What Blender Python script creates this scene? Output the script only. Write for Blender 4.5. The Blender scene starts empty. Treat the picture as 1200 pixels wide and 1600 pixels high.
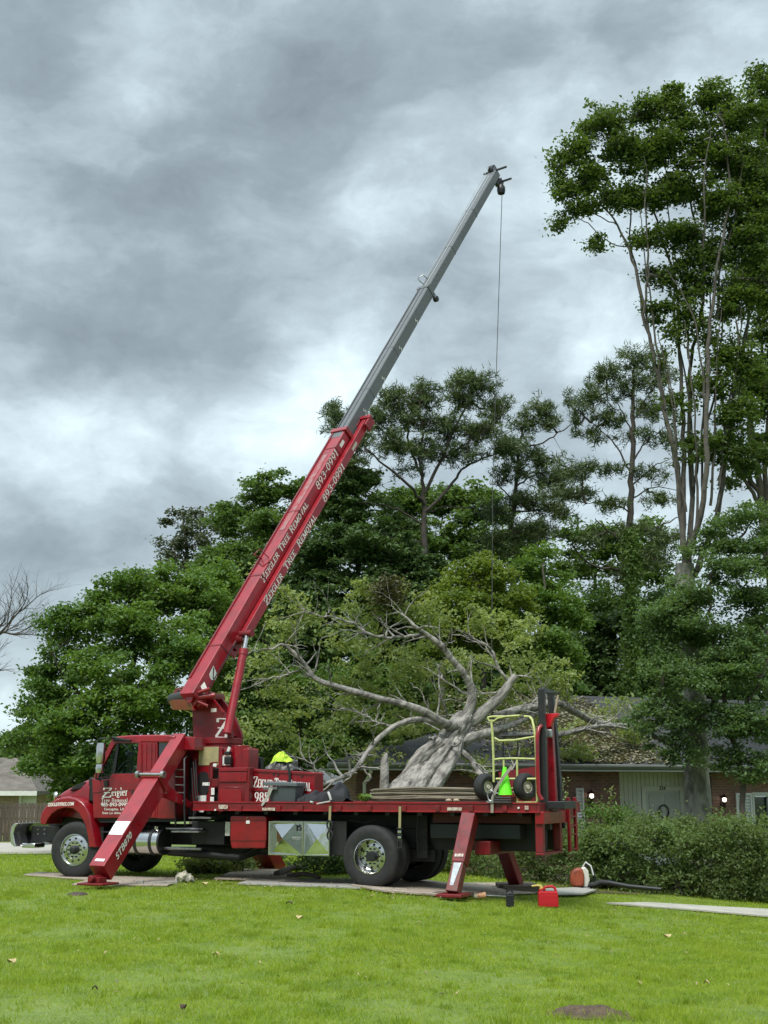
import bpy, math, random
import numpy as np
from mathutils import Vector, Matrix

random.seed(7)
RNG = np.random.default_rng(11)
SC = bpy.context.scene
COL = SC.collection
PI = math.pi

# ------------------------------------------------------------------ camera
CAMZ = 1.6
FPX = 2000.0                      # focal length in pixels of a 1200 x 1600 frame
PITCH = math.atan(437 / 2000.0)
CP, SP = math.cos(PITCH), math.sin(PITCH)
cam_d = bpy.data.cameras.new("camera")
cam = bpy.data.objects.new("camera", cam_d)
COL.objects.link(cam)
cam.location = (0, 0, CAMZ)
cam.rotation_euler = (PI / 2 + PITCH, 0, 0)
cam_d.sensor_fit = 'VERTICAL'
cam_d.sensor_height = 36.0
cam_d.lens = FPX / 1600.0 * 36.0
cam_d.clip_start = 0.1
cam_d.clip_end = 3000
SC.camera = cam


def ray(px, py):
    x = px - 600.0
    u = 800.0 - py
    return Vector((x, FPX * CP - u * SP, FPX * SP + u * CP)).normalized()


# ------------------------------------------------------------------ view / exposure
SC.view_settings.view_transform = 'Standard'
SC.view_settings.look = 'None'
SC.view_settings.exposure = 1.28
SC.view_settings.gamma = 1.0
SC.view_settings.use_curve_mapping = False
SC.render.engine = 'CYCLES'
cy = SC.cycles
cy.max_bounces = 6
cy.diffuse_bounces = 3
cy.glossy_bounces = 3
cy.transmission_bounces = 4
cy.transparent_max_bounces = 8
cy.caustics_reflective = False
cy.caustics_refractive = False
cy.sample_clamp_indirect = 6.0
try:
    cy.use_denoising = True
    cy.denoiser = 'OPENIMAGEDENOISE'
    cy.denoising_prefilter = 'ACCURATE'
except Exception:
    pass

# ------------------------------------------------------------------ sky: broken overcast
SUN_EL, SUN_ROT = math.radians(58), math.radians(205)
world = bpy.data.worlds.new("World")
SC.world = world
world.use_nodes = True
NT = world.node_tree
for n in list(NT.nodes):
    NT.nodes.remove(n)


def wn(t, **k):
    n = NT.nodes.new(t)
    for a, b in k.items():
        setattr(n, a, b)
    return n


def wl(a, b):
    NT.links.new(a, b)


out = wn('ShaderNodeOutputWorld')
bg = wn('ShaderNodeBackground')
wl(bg.outputs[0], out.inputs[0])
tc = wn('ShaderNodeTexCoord')
nrm = wn('ShaderNodeVectorMath', operation='NORMALIZE')
wl(tc.outputs['Generated'], nrm.inputs[0])
# stretch vertically squeezed clouds
mp = wn('ShaderNodeMapping')
mp.inputs['Scale'].default_value = (1.0, 1.0, 1.7)
mp.inputs['Location'].default_value = (3.1, 0.4, 1.7)
wl(nrm.outputs[0], mp.inputs['Vector'])
warp = wn('ShaderNodeTexNoise')
warp.inputs['Scale'].default_value = 6.0
warp.inputs['Detail'].default_value = 5.0
warp.inputs['Roughness'].default_value = 0.55
wl(mp.outputs[0], warp.inputs['Vector'])
wsub = wn('ShaderNodeVectorMath', operation='SUBTRACT')
wl(warp.outputs['Color'], wsub.inputs[0])
wsub.inputs[1].default_value = (0.5, 0.5, 0.5)
wsc = wn('ShaderNodeVectorMath', operation='SCALE')
wl(wsub.outputs[0], wsc.inputs[0])
wsc.inputs['Scale'].default_value = 0.11
wad = wn('ShaderNodeVectorMath', operation='ADD')
wl(nrm.outputs[0], wad.inputs[0])
wl(wsc.outputs[0], wad.inputs[1])
wad2 = wn('ShaderNodeVectorMath', operation='ADD')
wl(mp.outputs[0], wad2.inputs[0])
wl(wsc.outputs[0], wad2.inputs[1])
fbm = wn('ShaderNodeTexNoise')
fbm.inputs['Scale'].default_value = 5.2
fbm.inputs['Detail'].default_value = 9.0
fbm.inputs['Roughness'].default_value = 0.56
wl(wad2.outputs[0], fbm.inputs['Vector'])
fine = wn('ShaderNodeTexNoise')
fine.inputs['Scale'].default_value = 17.0
fine.inputs['Detail'].default_value = 9.0
fine.inputs['Roughness'].default_value = 0.62
wl(wad2.outputs[0], fine.inputs['Vector'])


def wmath(op, a, b, clamp=False):
    m = wn('ShaderNodeMath', operation=op)
    m.use_clamp = clamp
    for i, v in enumerate((a, b)):
        if isinstance(v, (int, float)):
            m.inputs[i].default_value = v
        elif v is not None:
            wl(v, m.inputs[i])
    return m.outputs[0]


acc = wmath('MULTIPLY_ADD', fbm.outputs['Fac'], 1.30)
NT.nodes[-1].inputs[2].default_value = -0.195
acc = wmath('ADD', acc, wmath('MULTIPLY_ADD', fine.outputs['Fac'], 0.34))
acc.node.inputs[1]
for n in NT.nodes:
    if n.type == 'MATH' and n.operation == 'MULTIPLY_ADD' and abs(n.inputs[1].default_value - 0.34) < 1e-5:
        n.inputs[2].default_value = -0.17
# the individual cloud banks: direction, angular radius, brightness
CLOUDS = [(620, 130, 300, -.30), (420, 120, 240, -.20), (60, 40, 170, -.32), (280, 260, 230, -.16), (330, 520, 190, -.24), (90, 560, 190, -.20),
          (880, 110, 220, -.22), (740, 440, 160, -.10), (520, 440, 110, -.12), (200, 400, 200, -.10), (1050, 40, 200, -.10),
          (195, 90, 90, .16), (110, 190, 120, .10), (640, 270, 180, .24), (820, 210, 130, .12), (450, 640, 190, .26),
          (60, 660, 130, .20), (170, 690, 150, .22), (950, 420, 170, .20), (1130, 90, 110, .12), (940, 500, 130, .18),
          (560, 490, 110, .16), (90, 430, 90, .10), (60, 300, 130, -.10), (350, 630, 80, -.05), (1010, 250, 200, .12)]
for (cx, cyy, rr, w) in CLOUDS:
    w *= .86 if w < 0 else .84
    d = ray(cx, cyy)
    dist = wn('ShaderNodeVectorMath', operation='DISTANCE')
    wl(wad.outputs[0], dist.inputs[0])
    dist.inputs[1].default_value = d
    mr = wn('ShaderNodeMapRange', interpolation_type='SMOOTHERSTEP')
    wl(dist.outputs['Value'], mr.inputs['Value'])
    mr.inputs['From Min'].default_value = rr * 1.25 / 2050.0
    mr.inputs['From Max'].default_value = 0.0
    mr.inputs['To Min'].default_value = 0.0
    mr.inputs['To Max'].default_value = w
    acc = wmath('ADD', acc, mr.outputs[0])
ramp = wn('ShaderNodeValToRGB')
wl(acc, ramp.inputs[0])
el = ramp.color_ramp.elements
el[0].position = 0.02
el[0].color = (0.092, 0.113, 0.126, 1)
el[1].position = 0.98
el[1].color = (0.47, 0.545, 0.58, 1)
for p, c in ((0.28, (0.138, 0.168, 0.185, 1)), (0.50, (0.212, 0.254, 0.275, 1)), (0.70, (0.31, 0.370, 0.392, 1))):
    e = el.new(p)
    e.color = c
# an overcast sky is brighter overhead than near the horizon
sep = wn('ShaderNodeSeparateXYZ')
wl(nrm.outputs[0], sep.inputs[0])
zen = wn('ShaderNodeMapRange', interpolation_type='SMOOTHSTEP')
wl(sep.outputs['Z'], zen.inputs['Value'])
zen.inputs['From Min'].default_value = 0.45
zen.inputs['From Max'].default_value = 1.0
zen.inputs['To Min'].default_value = 1.0
zen.inputs['To Max'].default_value = 2.8
cm = wn('ShaderNodeVectorMath', operation='SCALE')
wl(ramp.outputs[0], cm.inputs[0])
wl(zen.outputs[0], cm.inputs['Scale'])
nish = wn('ShaderNodeTexSky', sky_type='NISHITA')
nish.sun_disc = False
nish.sun_elevation = SUN_EL
nish.sun_rotation = SUN_ROT
ns = wn('ShaderNodeVectorMath', operation='SCALE')
wl(nish.outputs[0], ns.inputs[0])
ns.inputs['Scale'].default_value = 0.05
# clouds close the sky almost everywhere: a little of the blue above leaks through
fin = wn('ShaderNodeVectorMath', operation='MULTIPLY_ADD')
wl(ns.outputs[0], fin.inputs[0])
fin.inputs[1].default_value = (0.10, 0.10, 0.10)
wl(cm.outputs[0], fin.inputs[2])
wl(fin.outputs[0], bg.inputs['Color'])
bg.inputs['Strength'].default_value = 1.0
world.cycles.sampling_method = 'MANUAL'
world.cycles.sample_map_resolution = 512

sun_d = bpy.data.lights.new("sun", 'SUN')
sun_d.energy = 1.5
sun_d.angle = math.radians(24)
sun_d.color = (1.0, 0.97, 0.92)
sun = bpy.data.objects.new("sun", sun_d)
COL.objects.link(sun)
sdir = Vector((math.sin(SUN_ROT) * math.cos(SUN_EL), math.cos(SUN_ROT) * math.cos(SUN_EL), math.sin(SUN_EL)))
sun.rotation_euler = sdir.to_track_quat('Z', 'Y').to_euler()
sun.location = (0, 0, 60)


# ------------------------------------------------------------------ terrain
def sstep(a, b, x):
    t = min(1.0, max(0.0, (x - a) / (b - a)))
    return t * t * (3 - 2 * t)


def gz(x, y):
    k = sstep(7, 19, y)
    z = -0.075 * k * min(max(x + 0.3, 0.0), 9.0)
    z -= 0.02 * min(max(y - 27.0, 0.0), 33.0)
    return z


def at(px, py, Y):
    d = ray(px, py)
    t = Y / d.y
    return Vector((d.x * t, Y, CAMZ + d.z * t))


def ground(px, py, h=0.0):
    d = ray(px, py)
    t = 2.0
    lo = None
    while t < 150:
        p = Vector((d.x * t, d.y * t, CAMZ + d.z * t))
        if p.z <= gz(p.x, p.y) + h:
            a, b = t - 0.25, t
            for _ in range(20):
                m = (a + b) / 2
                p = Vector((d.x * m, d.y * m, CAMZ + d.z * m))
                if p.z <= gz(p.x, p.y) + h:
                    b = m
                else:
                    a = m
            return Vector((d.x * b, d.y * b, CAMZ + d.z * b))
        t += 0.25
    return Vector((d.x * 60, d.y * 60, gz(d.x * 60, 60)))


class Frame:
    """A local frame standing on the ground, turned by rz; T gives the local point where a sight line meets the plane y = v."""

    def __init__(s, x, y, z, rz):
        s.o = Vector((x, y, z))
        s.rz = rz
        s.m = Matrix.Translation(s.o) @ Matrix.Rotation(rz, 4, 'Z')
        s.mi = s.m.inverted()
        s.c = s.mi @ Vector((0, 0, CAMZ))

    def T(s, px, py, v):
        d = s.mi.to_3x3() @ ray(px, py)
        t = (v - s.c.y) / d.y
        p = s.c + d * t
        return Vector((p.x, v, p.z))

    def uz(s, px, py, v):
        p = s.T(px, py, v)
        return (p.x, p.z)

    def L(s, w):
        return s.mi @ Vector(w)


# ------------------------------------------------------------------ scene graph helpers
def tag(o, label=None, cat=None, group=None, kind=None):
    if label:
        o['label'] = label
    if cat:
        o['category'] = cat
    if group:
        o['group'] = group
    if kind:
        o['kind'] = kind
    return o


def thing(name, label, cat, loc=(0, 0, 0), rz=0.0, group=None):
    o = bpy.data.objects.new(name, None)
    o.empty_display_size = 0.2
    COL.objects.link(o)
    o.location = loc
    o.rotation_euler = (0, 0, rz)
    return tag(o, label, cat, group)


def link_mesh(name, me, mat, parent=None, off=None):
    if mat is not None:
        me.materials.append(mat)
    o = bpy.data.objects.new(name, me)
    COL.objects.link(o)
    if parent is not None:
        o.parent = parent
    if off is not None:
        o.location = off
    return o


def np_mesh(name, V, Fc, k, mat, parent=None, off=None, smooth=False):
    me = bpy.data.meshes.new(name)
    V = np.asarray(V, dtype=np.float32)
    Fc = np.asarray(Fc, dtype=np.int32).reshape(-1)
    nf = len(Fc) // k
    me.vertices.add(len(V))
    me.vertices.foreach_set('co', V.reshape(-1))
    me.loops.add(len(Fc))
    me.loops.foreach_set('vertex_index', Fc)
    me.polygons.add(nf)
    me.polygons.foreach_set('loop_start', np.arange(0, nf * k, k, dtype=np.int32))
    me.polygons.foreach_set('use_smooth', np.full(nf, smooth, dtype=bool))
    me.update(calc_edges=True)
    return link_mesh(name, me, mat, parent, off)


class MB:
    def __init__(s):
        s.v = []
        s.f = []

    def add(s, vs, fs):
        n = len(s.v)
        s.v += [tuple(p) for p in vs]
        s.f += [tuple(i + n for i in f) for f in fs]
        return s

    def box(s, c, d, rz=0.0, R=None):
        c = Vector(c)
        h = [x / 2 for x in d]
        M = R if R is not None else Matrix.Rotation(rz, 3, 'Z')
        P = [c + M @ Vector((sx * h[0], sy * h[1], sz * h[2])) for sx in (-1, 1) for sy in (-1, 1) for sz in (-1, 1)]
        return s.add(P, [(0, 1, 3, 2), (4, 6, 7, 5), (0, 4, 5, 1), (2, 3, 7, 6), (0, 2, 6, 4), (1, 5, 7, 3)])

    def bb(s, x0, x1, y0, y1, z0, z1):
        return s.box(((x0 + x1) / 2, (y0 + y1) / 2, (z0 + z1) / 2), (abs(x1 - x0), abs(y1 - y0), abs(z1 - z0)))

    def beam(s, a, b, w, h, up=(0, 0, 1), w1=None, h1=None):
        a = Vector(a)
        b = Vector(b)
        d = (b - a).normalized()
        sd = d.cross(Vector(up))
        if sd.length < 1e-4:
            sd = d.cross(Vector((0, 1, 0)))
        sd.normalize()
        u = sd.cross(d).normalized()
        w1 = w if w1 is None else w1
        h1 = h if h1 is None else h1
        P = []
        for p, ww, hh in ((a, w, h), (b, w1, h1)):
            for sx, sy in ((-1, -1), (1, -1), (1, 1), (-1, 1)):
                P.append(p + sd * sx * ww / 2 + u * sy * hh / 2)
        return s.add(P, [(0, 1, 2, 3), (7, 6, 5, 4), (0, 4, 5, 1), (1, 5, 6, 2), (2, 6, 7, 3), (3, 7, 4, 0)])

    def prism(s, pts, v0, v1):
        """outline in the local (x, z) plane pushed through y from v0 to v1"""
        n = len(pts)
        P = [(p[0], v0, p[1]) for p in pts] + [(p[0], v1, p[1]) for p in pts]
        fs = [tuple(range(n)), tuple(range(2 * n - 1, n - 1, -1))]
        for i in range(n):
            j = (i + 1) % n
            fs.append((i, i + n, j + n, j))
        return s.add(P, fs)

    def hull3(s, A, B):
        """two matching loops of 3-D points joined by sides, capped"""
        n = len(A)
        fs = [tuple(range(n)), tuple(range(2 * n - 1, n - 1, -1))]
        for i in range(n):
            j = (i + 1) % n
            fs.append((i, i + n, j + n, j))
        return s.add(list(A) + list(B), fs)

    def tube(s, pts, r, n=8, caps=True, lobes=0.0, squash=1.0):
        pts = [Vector(p) for p in pts]
        if not isinstance(r, (list, tuple)):
            r = [r] * len(pts)
        rings = []
        up = Vector((0.03, 0.05, 1))
        prev = None
        for i, p in enumerate(pts):
            if i == 0:
                d = pts[1] - p
            elif i == len(pts) - 1:
                d = p - pts[i - 1]
            else:
                d = pts[i + 1] - pts[i - 1]
            if d.length < 1e-9:
                d = Vector((0, 0, 1))
            d.normalize()
            if prev is None:
                a = d.cross(up)
                if a.length < 0.05:
                    a = d.cross(Vector((1, 0, 0)))
            else:
                a = prev - d * prev.dot(d)
                if a.length < 1e-5:
                    a = d.cross(up)
            a.normalize()
            prev = a
            b = d.cross(a)
            ring = []
            for k in range(n):
                t = 2 * PI * k / n
                rr = r[i]
                if lobes:
                    rr *= 1 + lobes * (math.sin(3 * t + i * .25) * .5 + math.sin(7 * t + i * .15 + 1) * .5) + random.uniform(-.04, .04)
                ring.append(p + a * math.cos(t) * rr + b * math.sin(t) * rr * squash)
            rings.append(ring)
        vs = [q for R_ in rings for q in R_]
        fs = []
        for i in range(len(rings) - 1):
            for k in range(n):
                k2 = (k + 1) % n
                fs.append((i * n + k, i * n + k2, (i + 1) * n + k2, (i + 1) * n + k))
        if caps:
            fs.append(tuple(range(n - 1, -1, -1)))
            m = (len(rings) - 1) * n
            fs.append(tuple(m + k for k in range(n)))
        return s.add(vs, fs)

    def cyl(s, a, b, r, r1=None, n=16):
        return s.tube([a, b], [r, r if r1 is None else r1], n)

    def lathe(s, prof, o, ax, n=32):
        """profile of (radius, distance along axis); open ends are closed when radius is 0"""
        o = Vector(o)
        ax = Vector(ax).normalized()
        a = ax.cross(Vector((0, 0, 1)))
        if a.length < .1:
            a = ax.cross(Vector((1, 0, 0)))
        a.normalize()
        b = ax.cross(a)
        vs = []
        for r, d in prof:
            for k in range(n):
                t = 2 * PI * k / n
                vs.append(o + ax * d + a * math.cos(t) * r + b * math.sin(t) * r)
        fs = []
        for i in range(len(prof) - 1):
            for k in range(n):
                k2 = (k + 1) % n
                fs.append((i * n + k, i * n + k2, (i + 1) * n + k2, (i + 1) * n + k))
        return s.add(vs, fs)

    def build(s, name, mat, parent=None, bevel=0.0, smooth=None, off=None, seg=2, label=None, kind=None):
        me = bpy.data.meshes.new(name)
        if off is not None:
            vs = [(p[0] - off[0], p[1] - off[1], p[2] - off[2]) for p in s.v]
        else:
            vs = s.v
        me.from_pydata(vs, [], s.f)
        me.validate()
        if smooth is not None:
            me.polygons.foreach_set('use_smooth', [True] * len(me.polygons))
            if smooth < 180:
                me.set_sharp_from_angle(angle=math.radians(smooth))
        me.update()
        o = link_mesh(name, me, mat, parent, off if parent is None else None)
        if bevel:
            b = o.modifiers.new('bevel', 'BEVEL')
            b.width = bevel
            b.segments = seg
            b.limit_method = 'ANGLE'
            b.angle_limit = math.radians(35)
            b.harden_normals = False
        if label:
            o['label'] = label
        if kind:
            o['kind'] = kind
        return o


# ------------------------------------------------------------------ materials
def mat(name, col, rough=.5, metal=0.0, coat=0.0, spec=.5, noise=None, bump=None, emit=None, dirt=None, trans=0.0, sheen=0, ior=None, alpha=None):
    m = bpy.data.materials.new(name)
    m.use_nodes = True
    nt = m.node_tree
    b = nt.nodes['Principled BSDF']
    b.inputs['Base Color'].default_value = (*col, 1)
    b.inputs['Roughness'].default_value = rough
    b.inputs['Metallic'].default_value = metal
    b.inputs['Coat Weight'].default_value = coat
    b.inputs['Coat Roughness'].default_value = 0.08
    b.inputs['Specular IOR Level'].default_value = spec
    if trans:
        b.inputs['Transmission Weight'].default_value = trans
    if ior:
        b.inputs['IOR'].default_value = ior
    if emit:
        b.inputs['Emission Color'].default_value = (*emit[0], 1)
        b.inputs['Emission Strength'].default_value = emit[1]
    co = nt.nodes.new('ShaderNodeTexCoord')
    last = None
    if noise:
        # noise = (scale, second colour, contrast low, contrast high, stretch)
        mpn = nt.nodes.new('ShaderNodeMapping')
        mpn.inputs['Scale'].default_value = noise[4] if len(noise) > 4 else (1, 1, 1)
        nt.links.new(co.outputs['Object'], mpn.inputs['Vector'])
        tx = nt.nodes.new('ShaderNodeTexNoise')
        tx.inputs['Scale'].default_value = noise[0]
        tx.inputs['Detail'].default_value = 8
        tx.inputs['Roughness'].default_value = .62
        nt.links.new(mpn.outputs[0], tx.inputs['Vector'])
        mr_ = nt.nodes.new('ShaderNodeMapRange')
        mr_.inputs['From Min'].default_value = noise[2]
        mr_.inputs['From Max'].default_value = noise[3]
        nt.links.new(tx.outputs['Fac'], mr_.inputs['Value'])
        mx = nt.nodes.new('ShaderNodeMix')
        mx.data_type = 'RGBA'
        mx.inputs['A'].default_value = (*col, 1)
        mx.inputs['B'].default_value = (*noise[1], 1)
        nt.links.new(mr_.outputs[0], mx.inputs['Factor'])
        nt.links.new(mx.outputs['Result'], b.inputs['Base Color'])
        last = mx
    if dirt:
        tx = nt.nodes.new('ShaderNodeTexNoise')
        tx.inputs['Scale'].default_value = dirt
        tx.inputs['Detail'].default_value = 10
        tx.inputs['Roughness'].default_value = .7
        nt.links.new(co.outputs['Object'], tx.inputs['Vector'])
        mr_ = nt.nodes.new('ShaderNodeMapRange')
        mr_.inputs['From Min'].default_value = .35
        mr_.inputs['From Max'].default_value = .75
        mr_.inputs['To Min'].default_value = rough * .75
        mr_.inputs['To Max'].default_value = min(1, rough * 1.7)
        nt.links.new(tx.outputs['Fac'], mr_.inputs['Value'])
        nt.links.new(mr_.outputs[0], b.inputs['Roughness'])
    if bump:
        # bump = (scale, strength, distance, stretch)
        mpn = nt.nodes.new('ShaderNodeMapping')
        mpn.inputs['Scale'].default_value = bump[3] if len(bump) > 3 else (1, 1, 1)
        nt.links.new(co.outputs['Object'], mpn.inputs['Vector'])
        tx = nt.nodes.new('ShaderNodeTexNoise')
        tx.inputs['Scale'].default_value = bump[0]
        tx.inputs['Detail'].default_value = 8
        nt.links.new(mpn.outputs[0], tx.inputs['Vector'])
        bp = nt.nodes.new('ShaderNodeBump')
        bp.inputs['Strength'].default_value = bump[1]
        bp.inputs['Distance'].default_value = bump[2]
        nt.links.new(tx.outputs['Fac'], bp.inputs['Height'])
        nt.links.new(bp.outputs[0], b.inputs['Normal'])
    return m


def leaf_mat(name, c1, c2, c3=None, trans=.35, rough=.5, spec=.35, scale=.55):
    """per-leaf colour between c1 and c2, drifting towards c3 in large patches"""
    m = bpy.data.materials.new(name)
    m.use_nodes = True
    nt = m.node_tree
    b = nt.nodes['Principled BSDF']
    o = nt.nodes['Material Output']
    g = nt.nodes.new('ShaderNodeNewGeometry')
    mx = nt.nodes.new('ShaderNodeMix')
    mx.data_type = 'RGBA'
    mx.inputs['A'].default_value = (*c1, 1)
    mx.inputs['B'].default_value = (*c2, 1)
    nt.links.new(g.outputs['Random Per Island'], mx.inputs['Factor'])
    res = mx.outputs['Result']
    if c3:
        co = nt.nodes.new('ShaderNodeTexCoord')
        tx = nt.nodes.new('ShaderNodeTexNoise')
        tx.inputs['Scale'].default_value = scale
        tx.inputs['Detail'].default_value = 3
        nt.links.new(co.outputs['Object'], tx.inputs['Vector'])
        mr_ = nt.nodes.new('ShaderNodeMapRange')
        mr_.inputs['From Min'].default_value = .42
        mr_.inputs['From Max'].default_value = .62
        mr_.inputs['To Max'].default_value = .8
        nt.links.new(tx.outputs['Fac'], mr_.inputs['Value'])
        m2 = nt.nodes.new('ShaderNodeMix')
        m2.data_type = 'RGBA'
        nt.links.new(mr_.outputs[0], m2.inputs['Factor'])
        nt.links.new(res, m2.inputs['A'])
        m2.inputs['B'].default_value = (*c3, 1)
        res = m2.outputs['Result']
    nt.links.new(res, b.inputs['Base Color'])
    b.inputs['Roughness'].default_value = rough
    b.inputs['Specular IOR Level'].default_value = spec
    if trans:
        t = nt.nodes.new('ShaderNodeBsdfTranslucent')
        br = nt.nodes.new('ShaderNodeVectorMath')
        br.operation = 'MULTIPLY'
        nt.links.new(res, br.inputs[0])
        br.inputs[1].default_value = (1.5, 1.35, .7)
        nt.links.new(br.outputs[0], t.inputs['Color'])
        ms = nt.nodes.new('ShaderNodeMixShader')
        ms.inputs[0].default_value = trans
        nt.links.new(b.outputs[0], ms.inputs[1])
        nt.links.new(t.outputs[0], ms.inputs[2])
        nt.links.new(ms.outputs[0], o.inputs['Surface'])
    return m


M = {}
M['red'] = mat('red_paint', (.240, .0026, .009), .30, coat=.4, dirt=3.0, noise=(3.5, (.13, .004, .008), .45, .72))
M['redworn'] = mat('worn_red_paint', (.180, .004, .009), .45, coat=.2, dirt=5.0, noise=(7, (.085, .013, .012), .45, .7))
M['pinkred'] = mat('faded_red_paint', (.30, .007, .016), .36, coat=.4, dirt=3.0, noise=(4, (.18, .008, .013), .43, .7))
M['black'] = mat('black_paint', (.012, .013, .015), .42, noise=(6, (.022, .022, .022), .4, .7))
M['dark'] = mat('grimy_black_steel', (.010, .0105, .012), .6, noise=(9, (.018, .017, .016), .4, .75))
M['rubber'] = mat('tyre_rubber', (.022, .023, .024), .72, spec=.35, noise=(8, (.045, .043, .038), .5, .75), bump=(50, .25, .004))
M['chrome'] = mat('polished_aluminium', (.62, .62, .61), .17, metal=1.0, dirt=9)
M['steel'] = mat('dull_steel', (.42, .43, .43), .38, metal=.9, noise=(12, (.25, .25, .25), .4, .7))
M['gray'] = mat('grey_boom_paint', (.125, .135, .142), .42, coat=.1, noise=(.9, (.105, .113, .12), .4, .7))
M['glass'] = mat('window_glass', (.80, .93, .90), .02, trans=1.0, ior=1.12, spec=.6)
M['darkglass'] = mat('dark_window_glass', (.012, .018, .022), .06, spec=.8)
M['white'] = mat('white_paint', (.72, .72, .70), .5, noise=(6, (.6, .6, .57), .4, .7))
M['sticker'] = mat('decal_white', (.74, .74, .72), .5, noise=(25, (.35, .35, .36), .55, .6))
M['letter'] = mat('white_lettering', (.78, .77, .73), .45)
M['letterblack'] = mat('black_lettering', (.01, .01, .01), .5)
M['beige'] = mat('yellowed_load_chart', (.42, .36, .17), .55, noise=(7, (.30, .27, .15), .35, .65))
M['tape'] = mat('reflective_tape', (.55, .52, .46), .4, noise=(20, (.35, .2, .16), .45, .6))


def leaf_cloud(P, size, up=.6, aspect=.55, rng=RNG, droop=0.0, nv=None):
    """numpy: one rhombus leaf per point -> (V, F)"""
    n = len(P)
    nr = rng.normal(size=(n, 3))
    nr /= np.linalg.norm(nr, axis=1)[:, None] + 1e-9
    nr[:, 2] = np.abs(nr[:, 2]) * .6 + up
    nr /= np.linalg.norm(nr, axis=1)[:, None]
    a = rng.normal(size=(n, 3))
    a[:, 2] -= droop
    a -= nr * np.sum(a * nr, axis=1)[:, None]
    a /= np.linalg.norm(a, axis=1)[:, None] + 1e-9
    b = np.cross(nr, a)
    L = size * rng.uniform(.65, 1.3, n)[:, None]
    fold = nr * (L * .10)
    V = np.empty((n, 4, 3))
    V[:, 0] = P - a * L * .5
    V[:, 1] = P + b * L * aspect * .5 + fold
    V[:, 2] = P + a * L * .5
    V[:, 3] = P - b * L * aspect * .5 + fold
    F_ = np.arange(n * 4, dtype=np.int32)
    return V.reshape(-1, 3), F_


def blob_points(c, r, nc, per, cs, rng=RNG, hollow=.45, lump=.25, flat=.7, boughs=0, bsc=1.0):
    """clusters of leaf positions spread through an ellipsoid; returns (cluster centres, points)"""
    if boughs:
        nb = boughs
        bd_ = rng.normal(size=(nb, 3))
        bd_[:, 2] += .15
        bd_ /= np.linalg.norm(bd_, axis=1)[:, None]
        br_ = rng.uniform(.35, .95, nb)
        R_ = np.asarray(r)[None]
        bc = np.asarray(c)[None] + bd_ * br_[:, None] * R_
        bs_ = rng.uniform(.22, .46, nb) * bsc
        kb_ = rng.integers(0, nb, nc)
        d = rng.normal(size=(nc, 3))
        d[:, 2] = d[:, 2] * .8 + .35
        d /= np.linalg.norm(d, axis=1)[:, None]
        rm = float(np.mean(r))
        C = bc[kb_] + d * (bs_[kb_] * rm * rng.uniform(.55, 1.0, nc))[:, None] * np.array([[1.15, 1.15, .78]])
        C[:, 2] -= .16 * rm * bs_[kb_] * ((d[:, 0] ** 2 + d[:, 1] ** 2)) * 1.5
        nf_ = int(nc * .48)
        if nf_:
            g = rng.normal(size=(nf_, 3))
            g /= np.linalg.norm(g, axis=1)[:, None]
            C[:nf_] = np.asarray(c)[None] + g * (rng.random(nf_) ** .5)[:, None] * R_ * .95
        k = np.repeat(np.arange(nc), per)
        off = rng.normal(size=(nc * per, 3)) * cs * .62
        off[:, 2] *= flat * .7
        sc = rng.uniform(.6, 1.35, nc)[k][:, None]
        return C, C[k] + off * sc
    d = rng.normal(size=(nc, 3))
    d /= np.linalg.norm(d, axis=1)[:, None]
    rad = hollow + (1 - hollow) * rng.random(nc) ** .6
    ph = rng.uniform(0, 6.28, 3)
    lum = 1 + lump * (np.sin(3 * d[:, 0] + ph[0]) * np.sin(3.5 * d[:, 1] + ph[1]) + .8 * np.sin(5 * d[:, 2] + ph[2]) * np.cos(4.2 * d[:, 0]))
    C = np.asarray(c)[None] + d * (rad * lum)[:, None] * np.asarray(r)[None]
    k = np.repeat(np.arange(nc), per)
    off = rng.normal(size=(nc * per, 3)) * cs
    off[:, 2] *= flat
    sc = rng.uniform(.6, 1.35, nc)[k][:, None]
    return C, C[k] + off * sc


def thin_sticks(A, B, r0, r1, sides=3):
    """many thin tapering sticks, numpy"""
    A = np.asarray(A, float)
    B = np.asarray(B, float)
    n = len(A)
    d = B - A
    d /= np.linalg.norm(d, axis=1)[:, None] + 1e-9
    t = np.where(np.abs(d[:, 2:3]) > .9, np.array([[1., 0, 0]]), np.array([[0, 0, 1.]]))
    a = np.cross(d, t)
    a /= np.linalg.norm(a, axis=1)[:, None] + 1e-9
    b = np.cross(d, a)
    V = np.empty((n, 2 * sides, 3))
    for k in range(sides):
        th = 2 * PI * k / sides
        o = a * math.cos(th) + b * math.sin(th)
        V[:, k] = A + o * r0
        V[:, k + sides] = B + o * r1
    F_ = np.empty((n, sides, 4), dtype=np.int32)
    base = np.arange(n, dtype=np.int32) * 2 * sides
    for k in range(sides):
        k2 = (k + 1) % sides
        F_[:, k, 0] = base + k
        F_[:, k, 1] = base + k2
        F_[:, k, 2] = base + k2 + sides
        F_[:, k, 3] = base + k + sides
    return V.reshape(-1, 3), F_.reshape(-1)


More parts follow.
